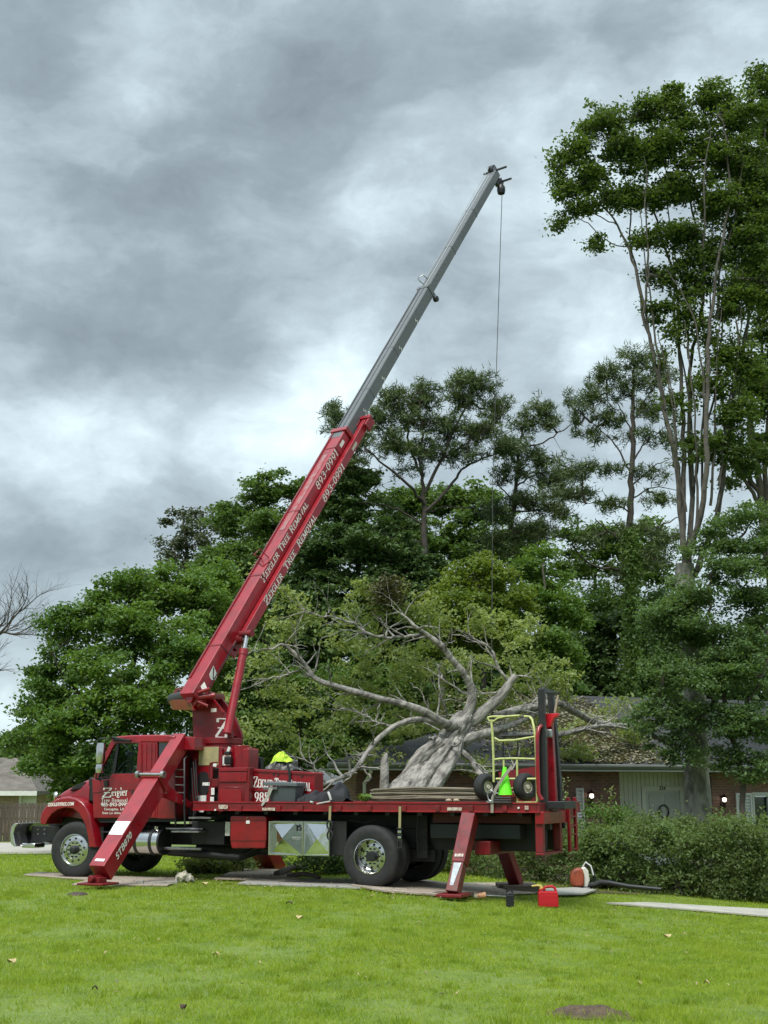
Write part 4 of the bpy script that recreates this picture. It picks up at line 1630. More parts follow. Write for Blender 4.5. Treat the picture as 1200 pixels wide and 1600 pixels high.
def octo(t0, t1, w, h, c, n=0.0, w1=None, h1=None):
    w1 = w if w1 is None else w1
    h1 = h if h1 is None else h1
    A, B_ = [], []
    for (q, ww, hh, L_) in ((t0, w, h, A), (t1, w1, h1, B_)):
        for (a, b_) in ((-1, -1 + c), (-1 + c, -1), (1 - c, -1), (1, -1 + c), (1, 1 - c), (1 - c, 1), (-1 + c, 1), (-1, 1 - c)):
            L_.append(bpt(q, a * ww / 2, b_ * hh / 2 + n))
    return MB().hull3(A, B_)


part(octo(tB - .3, tC, .33, .33, .18), 'second_section', 'gray', parent=crane, bevel=.006)
part(bbeam(tB, tC - .05, .035, .02, s=-.09, n=.176), 'top_rail', mat('dark_grey_strip', (.075, .08, .085), .5), parent=crane)
part(bbeam(tB, tC - .05, .02, .015, s=.05, n=.172), 'top_rail', 'gray', parent=crane)
part(bbeam(tC - .10, tC + .02, .36, .36), 'section_collar', 'gray', parent=crane, bevel=.01)
part(octo(tC - .3, BL, .265, .27, .22), 'third_section', 'gray', parent=crane, bevel=.006)
part(bbeam(tC, BL - .3, .02, .014, s=.02, n=.142), 'top_rail', mat('pale_grey_strip', (.36, .38, .39), .4), parent=crane)
# guides and knobs
lpz = MB()
q = bpt(tC + .12, -.05, .15)
lpz.tube([q, q - bs * .06 + bn * .12, q - bs * .1 + bn * .19 + bd * .05, q + bn * .17 + bd * .18, q + bd * .26], .014, 6)
part(lpz, 'rope_guide', 'steel', parent=crane, smooth=60)
kb = MB()
kb.cyl(bpt(tC - .12, .16, -.22), bpt(tC - .12, .26, -.22), .085, n=10)
part(kb, 'cable_reel', 'black', parent=crane, bevel=.02)
lpz = MB()
tl = along(880)
q = bpt(tl, -.1, BH / 2)
lpz.tube([q, q + bn * .22 - bd * .1, q + bn * .26 + bs * .14, q + bs * .2 - bn * .02 + bd * .0], .014, 6)
lpz.tube([q + bs * .2, q + bs * .3 - bd * .15, q + bs * .18 - bd * .26, q - bs * .02 - bd * .12], .016, 6)
part(lpz, 'rope_guide', 'redworn', parent=crane, smooth=60)
# chalk-like marks on the grey section
mk = MB()
for y in (500, 543, 590, 640):
    t0 = along(y)
    q = bpt(t0, .1675, .0)
    mk.beam(q, q - bd * .05 - bn * .05, .012, .004, up=bs)
    mk.beam(q - bd * .05 - bn * .05, q + bd * .03 - bn * .08, .012, .004, up=bs)
    mk.beam(q + bd * .03 - bn * .08, q - bd * .03 - bn * .13, .012, .004, up=bs)
part(mk, 'scuff_marks', 'letter', parent=crane, kind='stuff')
hs2 = MB()
hs2.tube([bpt(tA + .3, BW / 2 + .012, -.10), bpt((tA + tB) / 2 - 1.5, BW / 2 + .012, -.13)], .011, 5)
part(hs2, 'boom_hose', 'black', parent=crane)
for tt_ in (tA + 1.2, tA + 3.1, tA + 5.0, tB - .7):
    part(bbeam(tt_, tt_ + .03, BW + .016, BH + .016), 'weld_seam', 'redworn', parent=crane)
for tt_ in (tB + 1.4, tB + 3.0, tC + 1.8, tC + 3.6):
    w_s, h_s = (.336, .336) if tt_ < tC else (.271, .276)
    part(octo(tt_, tt_ + .02, w_s, h_s, .19), 'weld_seam', mat('dark_seam', (.07, .075, .08), .5), parent=crane)
# lettering on the boom side
tt0, tt1 = along(922), along(800)
sx = BW / 2
A0 = bpt(along(912), sx, .0)
text3d(crane, '*eigler Tree Removal', A0, bpt(along(792), sx, .0) - A0, bn * .14, bs, M['letter'], smallcaps=.8, bold=.2, thin=.09, slant=.12)
A0 = bpt(along(766), sx, -.03)
text3d(crane, '893-0991', A0, bpt(along(711), sx, .0) - A0, bn * .15, bs, M['letter'], bold=.2, thin=.09, slant=.12)
A0 = bpt(along(702), sx + .001, .0)
dm = MB().add([A0, A0 + bd * .2, A0 + bd * .2 + bn * .09, A0 + bn * .09], [(0, 1, 2, 3)])
part(dm, 'decal', 'sticker', parent=crane)
# stowed jib on the side of the base section
jt0, jt1 = along(985), along(652)
JS, JN, JW, JH = .27, -.18, .12, .19
jib = part(bbeam(jt0, jt1, JW, JH, s=JS, n=JN), 'jib', 'pinkred', parent=crane, bevel=.01)
jb = MB()
for t in (jt0 + .15, (jt0 + jt1) / 2, tB - .1):
    b_ = bbeam(t - .07, t + .07, JS, .06, s=JS / 2, n=JN + .02)
    jb.add(b_.v, b_.f)
part(jb, 'jib_bracket', 'redworn', parent=crane)
jh = MB()
b_ = bbeam(jt1 - .05, jt1 + .05, .33, .08, s=JS + .01, n=JN + .09)
jh.add(b_.v, b_.f)
b_ = bbeam(jt1 - .28, jt1 + .03, .05, .22, s=JS + .14, n=JN - .0)
jh.add(b_.v, b_.f)
b_ = bbeam(jt1 - .28, jt1 + .03, .05, .22, s=JS - .12, n=JN - .0)
jh.add(b_.v, b_.f)
part(jh, 'jib_head', 'pinkred', parent=crane, bevel=.008)
jx = JS + JW / 2
A0 = bpt(along(940), jx, JN - .09)
A0 = bpt(along(936), jx, JN - .065)
text3d(crane, '*eigler  Tree  Removal', A0, bpt(along(800), jx, JN - .065) - A0, bn * .14, bs, M['letter'], smallcaps=.8, bold=.2, thin=.09, slant=.12)
A0 = bpt(along(776), jx, JN - .065)
text3d(crane, '893-0991', A0, bpt(along(722), jx, JN - .065) - A0, bn * .14, bs, M['letter'], bold=.2, thin=.09, slant=.12)
A0 = bpt(along(700), jx + .002, JN - .05)
dm = MB().add([A0, A0 + bd * .32, A0 + bd * .32 + bn * .08, A0 + bd * .06 + bn * .08, A0 + bd * .06 + bn * .0 - bd * .0, A0], [(0, 1, 2, 3, 4)])
part(dm, 'decal', 'tape', parent=crane)
jf = MB()
q = bpt(jt0 - .12, JS - .03, JN + .02)
jf.cyl(q - bs * .16, q + bs * .10, .10)
jf.cyl(q - bs * .2, q + bs * .12, .045)
b_ = bbeam(jt0 - .34, jt0 - .06, .05, .16, s=JS - .1, n=JN)
jf.add(b_.v, b_.f)
part(jf, 'jib_pivot', 'redworn', parent=crane, bevel=.01)
jf = MB()
q = bpt(jt0 - .14, JS + .06, JN + .03)
jf.cyl(q, q + bs * .06, .05)
part(jf, 'pivot_pin', 'steel', parent=crane)
# numbered drop-shaped plate near the foot of the boom
tq = along(1052)
cN = bpt(tq, sx + .003, -.03)
# upright teardrop in the plane of the boom side
upd = (Vector((0, 0, 1)) - bs * bs.z).normalized()
rgt = upd.cross(bs).normalized()
if (TR.m.to_3x3() @ rgt).x < 0:
    rgt = -rgt
dpv = [cN + upd * .16]
for k in range(13):
    a = math.radians(12 - k * 17)
    dpv.append(cN + rgt * math.cos(a) * .105 + upd * (math.sin(a) * .105 - .02))
dz = MB().add(dpv, [tuple(range(len(dpv)))])
part(dz, 'section_plate', 'sticker', parent=crane)
dz = MB().add([cN + bs * .003 + rgt * a + upd * b for a, b in ((-.012, -.10), (.014, -.10), (.014, .12), (-.012, .12))], [(0, 1, 2, 3)])
part(dz, 'numeral', 'letterblack', parent=crane)
# boom head: sheaves, pins, hoist block, hook line
hd_ = MB()
for s in (-.045, .045):
    q = bpt(BL + .04, s, .13)
    hd_.lathe([(0, -.03), (.11, -.03), (.135, -.03), (.11, 0), (.135, .03), (0, .03)], q, bs, 20)
hd_.cyl(bpt(BL + .02, -.30, .10), bpt(BL + .02, .46, .10), .032, n=8)
hd_.cyl(bpt(BL - .12, .05, -.22), bpt(BL - .12, .50, -.22), .032, n=8)
b_ = bbeam(BL - .30, BL + .0, .12, .10, s=.10, n=-.2)
hd_.add(b_.v, b_.f)
part(hd_, 'boom_head', mat('dark_head_steel', (.06, .063, .065), .45, metal=.4), parent=crane, smooth=35)
hs_ = MB()
b_ = bbeam(BL - .05, BL + .16, .16, .34, s=.0, n=.02)
hs_.add(b_.v, b_.f)
part(hs_, 'sheave_frame', 'gray', parent=crane, bevel=.02)
# hoist block and line hang plumb below the head
hk = TR.L(at(783, 296, (TR.m @ bpt(BL, .1, -.2)).y - .05))
hb_ = MB()
hb_.lathe([(0, -.13), (.10, -.13), (.12, -.05), (.12, .05), (.08, .13), (0, .13)], hk, (0, 0, 1), 12)
hb_.box(hk + Vector((.0, 0, .16)), (.1, .1, .22), R=Matrix.Rotation(.25, 3, 'Y'))
part(hb_, 'anti_two_block_weight', 'black', parent=crane, smooth=40)
c0 = TR.L(at(784.5, 300, (TR.m @ hk).y))
c1 = TR.L(at(770, 752, (TR.m @ hk).y + .6))
c2 = TR.L(at(768, 1085, (TR.m @ hk).y + .9))
part(MB().tube([bpt(BL, .04, -.1), hk, c0, c1, c2], .011, 6, caps=False), 'hoist_rope', mat('wire_rope', (.08, .08, .08), .6), parent=crane)
part(MB().tube([bpt(tC + .1, -.06, .17), bpt((tC + BL) / 2, -.06, .20), bpt(BL + .02, -.045, .25)], .008, 6, caps=False), 'boom_rope', mat('pale_wire_rope', (.35, .36, .36), .5, metal=.5), parent=crane)

# turret: tapered box carrying the boom foot
VT = 1.0
tur = MB()
outline = [(302, 1153.5), (300, 1108), (312, 1078), (325, 1082), (349, 1113), (361.5, 1146), (362.5, 1153.5)]
tur.prism(poly(outline, VT), VT, VT + .07)
tur.prism(poly(outline, VT), VT + .38, VT + .45)
o_t = [(303, 1152), (301.5, 1110), (311, 1088), (322, 1092), (344, 1118), (355, 1150)]
tur.prism(poly(o_t, VT), VT + .07, VT + .38)
turret = part(tur, 'turret', 'redworn', bevel=.012)
text_px(truck, TR, '*', VT, (336.5, 1151.5), (353.5, 1152.5), 29, M['letter'], bold=.17, thin=.06, off=.006, slant=.12)
pbox('decal', 329.5, 1107, 338, 1112.5, VT - .006, VT, 'sticker', 0)
rim_ = MB()
a, b = T(325, 1082, VT), T(350, 1114, VT)
rim_.beam(a + Vector((0, -.01, 0)), b + Vector((0, -.01, 0)), .05, .02, up=(0, 1, 0))
rim_.cyl(T(325, 1088, VT - .05), T(325, 1088, VT) + Vector((0, .5, 0)), .085)
part(rim_, 'turret_trim', 'red', bevel=.006)
# hoist winch on the back of the boom foot
wc = T(291, 1092, VT - .1)
win = MB()
wd = 0.46
uw = wc.x
pr = [UZ(263, 1094, VT - .15), UZ(272, 1080, VT - .15), UZ(300, 1071, VT - .15), UZ(309, 1090, VT - .15), UZ(302, 1110, VT - .15), UZ(272, 1108, VT - .15)]
fn_ = lambda x, y, dv: T(x, y, VT - .30 + dv)
# cradle, seen end-on: drum axis runs across the boom
dA = T(270, 1093, 1.25)
dB = T(299, 1086, .75)
axv = (dB - dA).normalized()
drum = MB().lathe([(0, 0), (.12, 0), (.12, (dB - dA).length), (0, (dB - dA).length)], dA, axv, 24)
part(drum, 'winch_drum', mat('wound_wire_rope', (.055, .055, .05), .5, metal=.6, bump=(60, .6, .006, (1, 1, 1))), smooth=40)
cr = MB()
A4 = [T(262.5, 1094, 1.3), T(267, 1106.5, 1.3), T(300, 1109, .75), T(303, 1094, .75)]
_q = (T(262.5, 1093.5, 1.13), T(269, 1109, 1.13), T(303, 1110, .56), T(297, 1092.5, .56))
cr.hull3(list(_q), [p + Vector((.02, .04, .0)) for p in _q])
cr.hull3([T(262.5, 1094, 1.32), T(273, 1078.5, 1.32), T(285, 1077, 1.32), T(276, 1093, 1.32)], [p + Vector((-.02, .05, 0)) for p in (T(262.5, 1094, 1.32), T(273, 1078.5, 1.32), T(285, 1077, 1.32), T(276, 1093, 1.32))])
cr.hull3([T(291, 1094, .74), T(303, 1073, .74), T(318, 1075, .74), T(322, 1092, .74), T(314, 1108, .74), T(297, 1108, .74)], [p + Vector((0, .05, 0)) for p in (T(291, 1094, .74), T(303, 1073, .74), T(318, 1075, .74), T(322, 1092, .74), T(314, 1108, .74), T(297, 1108, .74))])
cr.beam(T(276, 1076.5, 1.3), T(304, 1071, .76), .06, .03)
cr.beam(T(290, 1071, 1.2), T(312, 1067, .8), .05, .05)
part(cr, 'winch_cradle', 'red', bevel=.01)
wm = MB()
q = T(308, 1091, .72)
wm.lathe([(0, -.02), (.20, -.02), (.215, .0), (.215, .06), (.17, .08), (.17, .13), (.10, .14), (.10, .2), (0, .2)], q, (-.3, -.95, 0), 22)
wm.cyl(q + Vector((.1, -.12, 0)), q + Vector((.42, -.02, .04)), .055)
wm.cyl(q + Vector((.0, -.2, .05)), q + Vector((.35, -.12, .16)), .035)
wm.cyl(q + Vector((.12, -.16, -.08)), q + Vector((.30, -.1, -.16)), .03)
part(wm, 'winch_motor', 'red', smooth=40)
pl = MB()
q = T(319, 1076, .6)
pl.add([q + Vector((a, 0, b)) for a, b in ((-.08, .05), (0, .13), (.07, 0), (0, -.11))], [(0, 3, 2, 1)])
part(pl, 'decal', 'sticker')
# lift cylinder
c0 = T(355, 1146, VT - .12)
c2 = bpt(along(1003), sx - .05, -BH / 2 - .04)
c2 = TR.L(at(386.5, 990, (TR.m @ bpt(along(1003), 0, 0)).y - .12))
c1 = c0.lerp(c2, .835)
cyl_ = MB().cyl(c0, c1, .082, n=18)
part(cyl_, 'lift_cylinder', 'pinkred', smooth=40)
part(MB().cyl(c1 - (c2 - c0).normalized() * .12, c1 + (c2 - c0).normalized() * .0, .095, n=18), 'gland_nut', 'red', smooth=40)
part(MB().cyl(c1, c2, .045, n=14), 'cylinder_rod', 'chrome', smooth=40)
part(MB().cyl(c2 - bs * .18, c2 + bs * .14, .07, n=14), 'cylinder_pin', 'redworn', smooth=40)
cl = MB()
b_ = bbeam(along(1012), along(985), .05, .22, s=.12, n=-BH / 2 - .07)
cl.add(b_.v, b_.f)
b_ = bbeam(along(1012), along(985), .05, .22, s=-.12, n=-BH / 2 - .07)
cl.add(b_.v, b_.f)
part(cl, 'cylinder_bracket', 'pinkred', bevel=.008, parent=crane)
# short post on the box, exhaust-like
part(MB().bb(UZ(402, 1190, 1.1)[0], UZ(408, 1190, 1.1)[0], 1.1, 1.2, T(405, 1201, 1.1).z - .1, T(405, 1183, 1.1).z), 'short_post', 'black', bevel=.01)

# ================================================================== THE GROUND
def solo(mb, name, m, label, cat, O, rz=0.0, group=None, bevel=0.0, smooth=None, kind=None):
    """one-mesh thing: MB verts are relative to O, turned by rz"""
    o = mb.build(name, M[m] if isinstance(m, str) else m, None, bevel=bevel, smooth=smooth)
    o.location = O
    o.rotation_euler = (0, 0, rz)
    return tag(o, label, cat, group, kind)


def grass_material(name, blades):
    m = bpy.data.materials.new(name)
    m.use_nodes = True
    nt = m.node_tree
    b = nt.nodes['Principled BSDF']
    b.inputs['Roughness'].default_value = .6
    b.inputs['Specular IOR Level'].default_value = .25
    geo = nt.nodes.new('ShaderNodeNewGeometry')
    cols = [(.285, .395, .030), (.370, .450, .042), (.190, .300, .025), (.52, .52, .14)] if blades else [(.150, .205, .045), (.180, .230, .055), (.120, .175, .038), (.3, .3, .1)]
    n1 = nt.nodes.new('ShaderNodeTexNoise')
    n1.inputs['Scale'].default_value = 1.7
    n1.inputs['Detail'].default_value = 9
    n1.inputs['Roughness'].default_value = .75
    nt.links.new(geo.outputs['Position'], n1.inputs['Vector'])
    r = nt.nodes.new('ShaderNodeValToRGB')
    e = r.color_ramp.elements
    e[0].position, e[0].color = .33, (*cols[2], 1)
    e[1].position, e[1].color = .72, (*cols[1], 1)
    q = e.new(.5)
    q.color = (*cols[0], 1)
    nt.links.new(n1.outputs['Fac'], r.inputs[0])
    n2 = nt.nodes.new('ShaderNodeTexNoise')
    n2.inputs['Scale'].default_value = 14.0 if not blades else 5
    n2.inputs['Detail'].default_value = 8
    n2.inputs['Roughness'].default_value = .75
    nt.links.new(geo.outputs['Position'], n2.inputs['Vector'])
    mr_ = nt.nodes.new('ShaderNodeMapRange')
    mr_.inputs['From Min'].default_value = .3
    mr_.inputs['From Max'].default_value = .7
    mr_.inputs['To Min'].default_value = .72
    mr_.inputs['To Max'].default_value = 1.25
    nt.links.new(n2.outputs['Fac'], mr_.inputs['Value'])
    sc_ = nt.nodes.new('ShaderNodeVectorMath')
    sc_.operation = 'SCALE'
    nt.links.new(r.outputs[0], sc_.inputs[0])
    nt.links.new(mr_.outputs[0], sc_.inputs['Scale'])
    last = sc_.outputs[0]
    if blades:
        mx = nt.nodes.new('ShaderNodeMix')
        mx.data_type = 'RGBA'
        mr2 = nt.nodes.new('ShaderNodeMapRange')
        mr2.inputs['From Min'].default_value = .80
        mr2.inputs['From Max'].default_value = 1.0
        mr2.inputs['To Max'].default_value = .75
        nt.links.new(geo.outputs['Random Per Island'], mr2.inputs['Value'])
        nt.links.new(mr2.outputs[0], mx.inputs['Factor'])
        nt.links.new(last, mx.inputs['A'])
        mx.inputs['B'].default_value = (*cols[3], 1)
        last = mx.outputs['Result']
        t = nt.nodes.new('ShaderNodeBsdfTranslucent')
        nt.links.new(last, t.inputs['Color'])
        ms_ = nt.nodes.new('ShaderNodeMixShader')
        ms_.inputs[0].default_value = .55
        nt.links.new(b.outputs[0], ms_.inputs[1])
        nt.links.new(t.outputs[0], ms_.inputs[2])
        nt.links.new(ms_.outputs[0], nt.nodes['Material Output'].inputs['Surface'])
    nt.links.new(last, b.inputs['Base Color'])
    return m


M['lawn'] = grass_material('lawn', False)
M['blade'] = grass_material('grass_blades', True)
xs = np.concatenate([np.linspace(-260, -26, 16), np.linspace(-24, 24, 97), np.linspace(26, 260, 16)])
ys = np.concatenate([np.linspace(-120, -2, 10), np.linspace(0, 64, 129), np.linspace(70, 700, 22)])
V = []
for y in ys:
    for x in xs:
        V.append((x, y, gz(x, y) + (0.012 * math.sin(x * 2.1 + y) * math.sin(y * 1.7) if abs(x) < 24 and 0 < y < 40 else 0) - .006))
nx = len(xs)
Fq = []
for j in range(len(ys) - 1):
    for i in range(nx - 1):
        a = j * nx + i
        Fq += [a, a + 1, a + 1 + nx, a + nx]
lawn = np_mesh('lawn', V, Fq, 4, M['lawn'], smooth=True)
tag(lawn, 'mown green lawn in front of the truck and the house', None, None, 'structure')


def grass_field(y0, y1, per_m2, h, w, rng):
    n = int((y1 - y0) * ((y0 + y1) / 2 * .62 + 2.0) * per_m2)
    y = y0 + (y1 - y0) * rng.random(n)
    x = (rng.random(n) * 2 - 1) * (y * .36 + 1.2)
    keep = np.ones(n, bool)
    z = np.array([gz(a, b) for a, b in zip(x, y)]) - .006
    hh = h * rng.uniform(.45, 1.25, n) * (1 + .12 * np.sin(x * 1.3 + 2 * np.sin(y * .9)))
    th = rng.uniform(0, 2 * PI, n)
    le = rng.uniform(.4, 1.7, n) * hh
    la = rng.uniform(0, 2 * PI, n)
    ww = w * rng.uniform(.7, 1.3, n) / 2
    V = np.empty((n, 3, 3))
    V[:, 0] = np.stack([x - np.cos(th) * ww, y - np.sin(th) * ww, z - .004], 1)
    V[:, 1] = np.stack([x + np.cos(th) * ww, y + np.sin(th) * ww, z - .004], 1)
    V[:, 2] = np.stack([x + np.cos(la) * le, y + np.sin(la) * le, z + hh], 1)
    return V.reshape(-1, 3)


rg = np.random.default_rng(5)
def tufts(n, rng):
    V = []
    y = 8.5 + 14 * rng.random(n) ** .8
    x = (rng.random(n) * 2 - 1) * (y * .30 + .5)
    for a, b_ in zip(x, y):
        m = int(rng.integers(14, 60))
        s = rng.uniform(.03, .11)
        px_, py_ = a + rng.normal(size=m) * s, b_ + rng.normal(size=m) * s
        z = gz(a, b_) - .006
        h = rng.uniform(.035, .075, m)
        th = rng.uniform(0, 6.28, m)
        w = .006
        q = np.empty((m, 3, 3))
        q[:, 0] = np.stack([px_ - np.cos(th) * w, py_ - np.sin(th) * w, np.full(m, z)], 1)
        q[:, 1] = np.stack([px_ + np.cos(th) * w, py_ + np.sin(th) * w, np.full(m, z)], 1)
        l = rng.uniform(-.6, .6, (m, 2)) * h[:, None]
        q[:, 2] = np.stack([px_ + l[:, 0], py_ + l[:, 1], z + h], 1)
        V.append(q.reshape(-1, 3))
    return np.concatenate(V)


Vg = np.concatenate([tufts(900, rg), grass_field(8.0, 12.5, 4600, .026, .007, rg), grass_field(12.5, 18, 2600, .028, .010, rg), grass_field(18, 27, 1000, .032, .016, rg), grass_field(27, 42, 200, .06, .03, rg)])
# no blades where boards, wheels and soil cover the lawn is handled by the boards standing proud
gr_ = np_mesh('grass', Vg, np.arange(len(Vg)), 3, M['blade'])
tag(gr_, 'short grass blades covering the lawn', None, None, 'stuff')


bed = sheet_pts = None
_P = [ground(905, 1396), ground(1060, 1399), ground(1290, 1402)]
_A = [Vector((p.x, p.y, 0)) for p in _P] + [Vector((14, 36.5, 0)), Vector((-1.5, 30.9, 0)), Vector((-.6, 28.4, 0)), Vector((3.0, 28.4, 0))]
bed = MB().hull3([Vector((p.x, p.y, gz(p.x, p.y) - .05)) for p in _A], [Vector((p.x, p.y, gz(p.x, p.y) + .012)) for p in _A]).build('added_planting_bed', mat('mulch', (.045, .032, .024), .95, noise=(9, (.09, .065, .045), .4, .7)), None)  # bed added to cut the lawn's green bounce onto the house
tag(bed, None, None, None, 'structure')
# unseen street behind the viewer, added to cut green bounce and vary reflections
st_ = MB().bb(-90, 90, -13.5, -5.0, -.02, .012).build('added_road', mat('asphalt', (.055, .055, .056), .85, noise=(2, (.085, .083, .08), .4, .7)), None)
tag(st_, None, None, None, 'structure')
# ------------------------------------------------------------------ slabs and boards lying on the grass
def slab(name, pxs, h0, th, m, label, cat, group=None, kind=None, bend=0.0):
    P = [ground(x, y) for x, y in pxs]
    c = sum(P, Vector()) / len(P)
    A = [Vector((p.x - c.x, p.y - c.y, gz(p.x, p.y) + h0 - c.z)) for p in P]
    B_ = [a + Vector((0, 0, th)) for a in A]
    mb = MB().hull3(A, B_)
    return solo(mb, name, m, label, cat, c, kind=kind, group=group, bevel=.003)


M['plywood'] = mat('weathered_plywood', (.40, .34, .275), .75, noise=(3.2, (.25, .20, .155), .38, .66, (1, 3, 1)), bump=(18, .3, .004))
M['plyedge'] = mat('grey_plywood', (.34, .335, .30), .8, noise=(6, (.22, .21, .18), .4, .7, (1, 4, 1)))
M['concrete'] = mat('old_concrete', (.42, .40, .35), .85, noise=(2.2, (.30, .29, .24), .35, .7), bump=(30, .3, .004))
GRP = 'plywood sheets laid on the grass under the truck'
slab('plywood_sheet', [(112, 1384.5), (262, 1386), (286, 1373.5), (160, 1371)], .01, .025, 'plywood', 'weathered plywood sheet under the front outrigger foot', 'plywood sheet', GRP)
slab('plywood_sheet', [(36, 1368.5), (150, 1377), (178, 1370), (60, 1364)], .005, .02, 'plywood', 'plywood sheet under the front wheel of the truck', 'plywood sheet', GRP)
slab('plywood_sheet', [(372, 1382.5), (566, 1390), (590, 1378), (400, 1374)], .005, .03, 'plyedge', 'long dark plywood sheet whose pale edge shows ahead of the rear wheel', 'plywood sheet', GRP)
slab('plywood_sheet', [(547, 1387.5), (600, 1397), (720, 1405.5), (775, 1394), (640, 1376)], .03, .03, 'plywood', 'brown plywood sheet under the big rear wheel', 'plywood sheet', GRP)
slab('plywood_sheet', [(715, 1403), (842, 1398), (820, 1383), (690, 1383)], .022, .028, 'plywood', 'plywood sheet under the rear outrigger feet', 'plywood sheet', GRP)
slab('plywood_sheet', [(832, 1395), (868, 1402.5), (912, 1402), (932, 1395.5), (900, 1392)], .04, .03, 'plyedge', 'grey board lying behind the red fuel can', 'plywood sheet', GRP)
slab('plywood_sheet', [(335, 1376), (470, 1380), (450, 1362), (372, 1361)], .02, .03, 'plywood', 'plywood sheet under the far front outrigger', 'plywood sheet', GRP)
slab('driveway', [(-150, 1336), (82, 1335), (92, 1318), (-150, 1317)], .012, .02, 'concrete', None, None, kind='structure')
slab('footpath', [(948, 1414), (1080, 1424), (1290, 1442), (1290, 1428), (1130, 1420), (1010, 1413)], .012, .03, 'concrete', None, None, kind='structure')
M['bark_chip'] = mat('dry_leaf', (.45, .38, .16), .7)
M['deadleaf'] = mat('dead_leaf', (.55, .45, .22), .7, noise=(20, (.3, .2, .08), .4, .7))
M['soil'] = mat('dark_soil', (.062, .043, .028), .95, noise=(18, (.12, .085, .055), .4, .65), bump=(25, .8, .02))
# soil mound pushed up by an animal
for (x, y, rx_, ry_, hz_) in ((905, 1586, 46, 8, .045), (948, 1584, 26, 6, .035)):
    pass
c = ground(920, 1585)
mv, mf = [], []
nn = 40
for j in range(nn + 1):
    for i in range(nn + 1):
        x, y = (i / nn - .5) * .62, (j / nn - .5) * .42
        r1 = math.exp(-((x + .07) ** 2 / .022 + y * y / .016))
        r2 = math.exp(-((x - .12) ** 2 / .010 + (y - .02) ** 2 / .010))
        r3 = math.exp(-((x + .19) ** 2 / .006 + (y - .03) ** 2 / .006))
        z = .062 * r1 + .052 * r2 + .02 * r3 + random.uniform(-.007, .007) * (r1 + r2 > .1) - .004
        mv.append((x, y, z))
for j in range(nn):
    for i in range(nn):
        a = j * (nn + 1) + i
        mf.append((a, a + 1, a + nn + 2, a + nn + 1))
solo(MB().add(mv, mf), 'dirt_mound', 'soil', 'small mound of dark soil on the lawn nearest the viewer', 'dirt mound', c, smooth=180)


def small_leaf(px, py, s, m, label, name='fallen_leaf', cat='leaf', group='pale leaves on the lawn', hgt=.035):
    c = ground(px, py)
    mb = MB()
    a = random.uniform(0, 6)
    n = 8
    P = []
    for k in range(n):
        t = 2 * PI * k / n
        r = s * (.5 if k % 2 else .38) * (1.6 if k in (0, 4) else 1)
        P.append((math.cos(t + a) * r, math.sin(t + a) * r * .7, hgt + .02 * math.cos(2 * t)))
    mb.add(P + [(p[0], p[1], p[2] - .004) for p in P] + [(0, 0, hgt + .012)], [(i, (i + 1) % n, 2 * n) for i in range(n)] + [tuple(range(2 * n - 1, n - 1, -1))])
    return solo(mb, name, m, label, cat, c, group=group)


small_leaf(338, 1496, .075, 'deadleaf', 'pale curled leaf on the open lawn below the front outrigger')
small_leaf(1043, 1466, .10, 'deadleaf', 'yellow leaf on the lawn below the path')
small_leaf(18, 1507, .085, 'deadleaf', 'cream leaf at the left side of the lawn')
small_leaf(468, 1437, .08, 'deadleaf', 'greenish leaf on the lawn below the rear wheel')
small_leaf(1104, 1541, .06, 'deadleaf', 'small pale leaf right of the soil mound')
small_leaf(655, 1446, .07, 'deadleaf', 'small leaf on the lawn below the outrigger feet')
small_leaf(452, 1414, .12, 'soil', 'small dark leaf lying on the lawn between the wheels', group='dark scraps on the lawn')
small_leaf(148, 1550, .06, 'soil', 'tiny dark scrap near the lower left of the lawn', group='dark scraps on the lawn')
small_leaf(286, 1580, .05, 'soil', 'tiny dark scrap at the bottom of the lawn', group='dark scraps on the lawn')
small_leaf(320, 1383, .10, 'deadleaf', 'pale chip of wood by the broken stone', group='pale leaves on the lawn')
c = ground(121, 1399)
mb = MB().lathe([(0, .05), (.10, .045), (.16, .02), (.17, .0)], (0, 0, 0), (0, 0, 1), 16)
solo(mb, 'drain_cover', mat('brown_cover', (.05, .028, .022), .6), 'low dark brown disc in the grass below the front wheel', 'cover', c, smooth=50)
# broken pale stone with a prop of timber
c = ground(286, 1379)
mb = MB()
random.seed(3)
pts = []
for (x, y, z, s) in ((-.05, 0, .07, .12), (.10, .02, .06, .10), (.02, -.02, .14, .08)):
    mb.lathe([(0, -s), (s * .75, -s * .6), (s, 0), (s * .7, s * .55), (0, s * .8)], (x, y, z), (.3, .2, 1), 7)
mb.v = [(p[0] + random.uniform(-.02, .02), p[1] + random.uniform(-.02, .02), max(0, p[2] + random.uniform(-.02, .02))) for p in mb.v]
solo(mb, 'rock', mat('pale_broken_stone', (.52, .48, .38), .85, noise=(9, (.2, .19, .16), .45, .6)), 'pale broken stone on the grass beside the front outrigger board', 'rock', c)
cc = ground(250, 1384)
mb = MB().beam((-.35, -.05, .03), (.28, .12, .05), .06, .05).beam((-.4, -.04, .04), (-.28, -.04, .05), .12, .09)
solo(mb, 'timber_offcut', 'plyedge', 'short pale timber offcut between the board and the stone', 'timber', cc, bevel=.006)
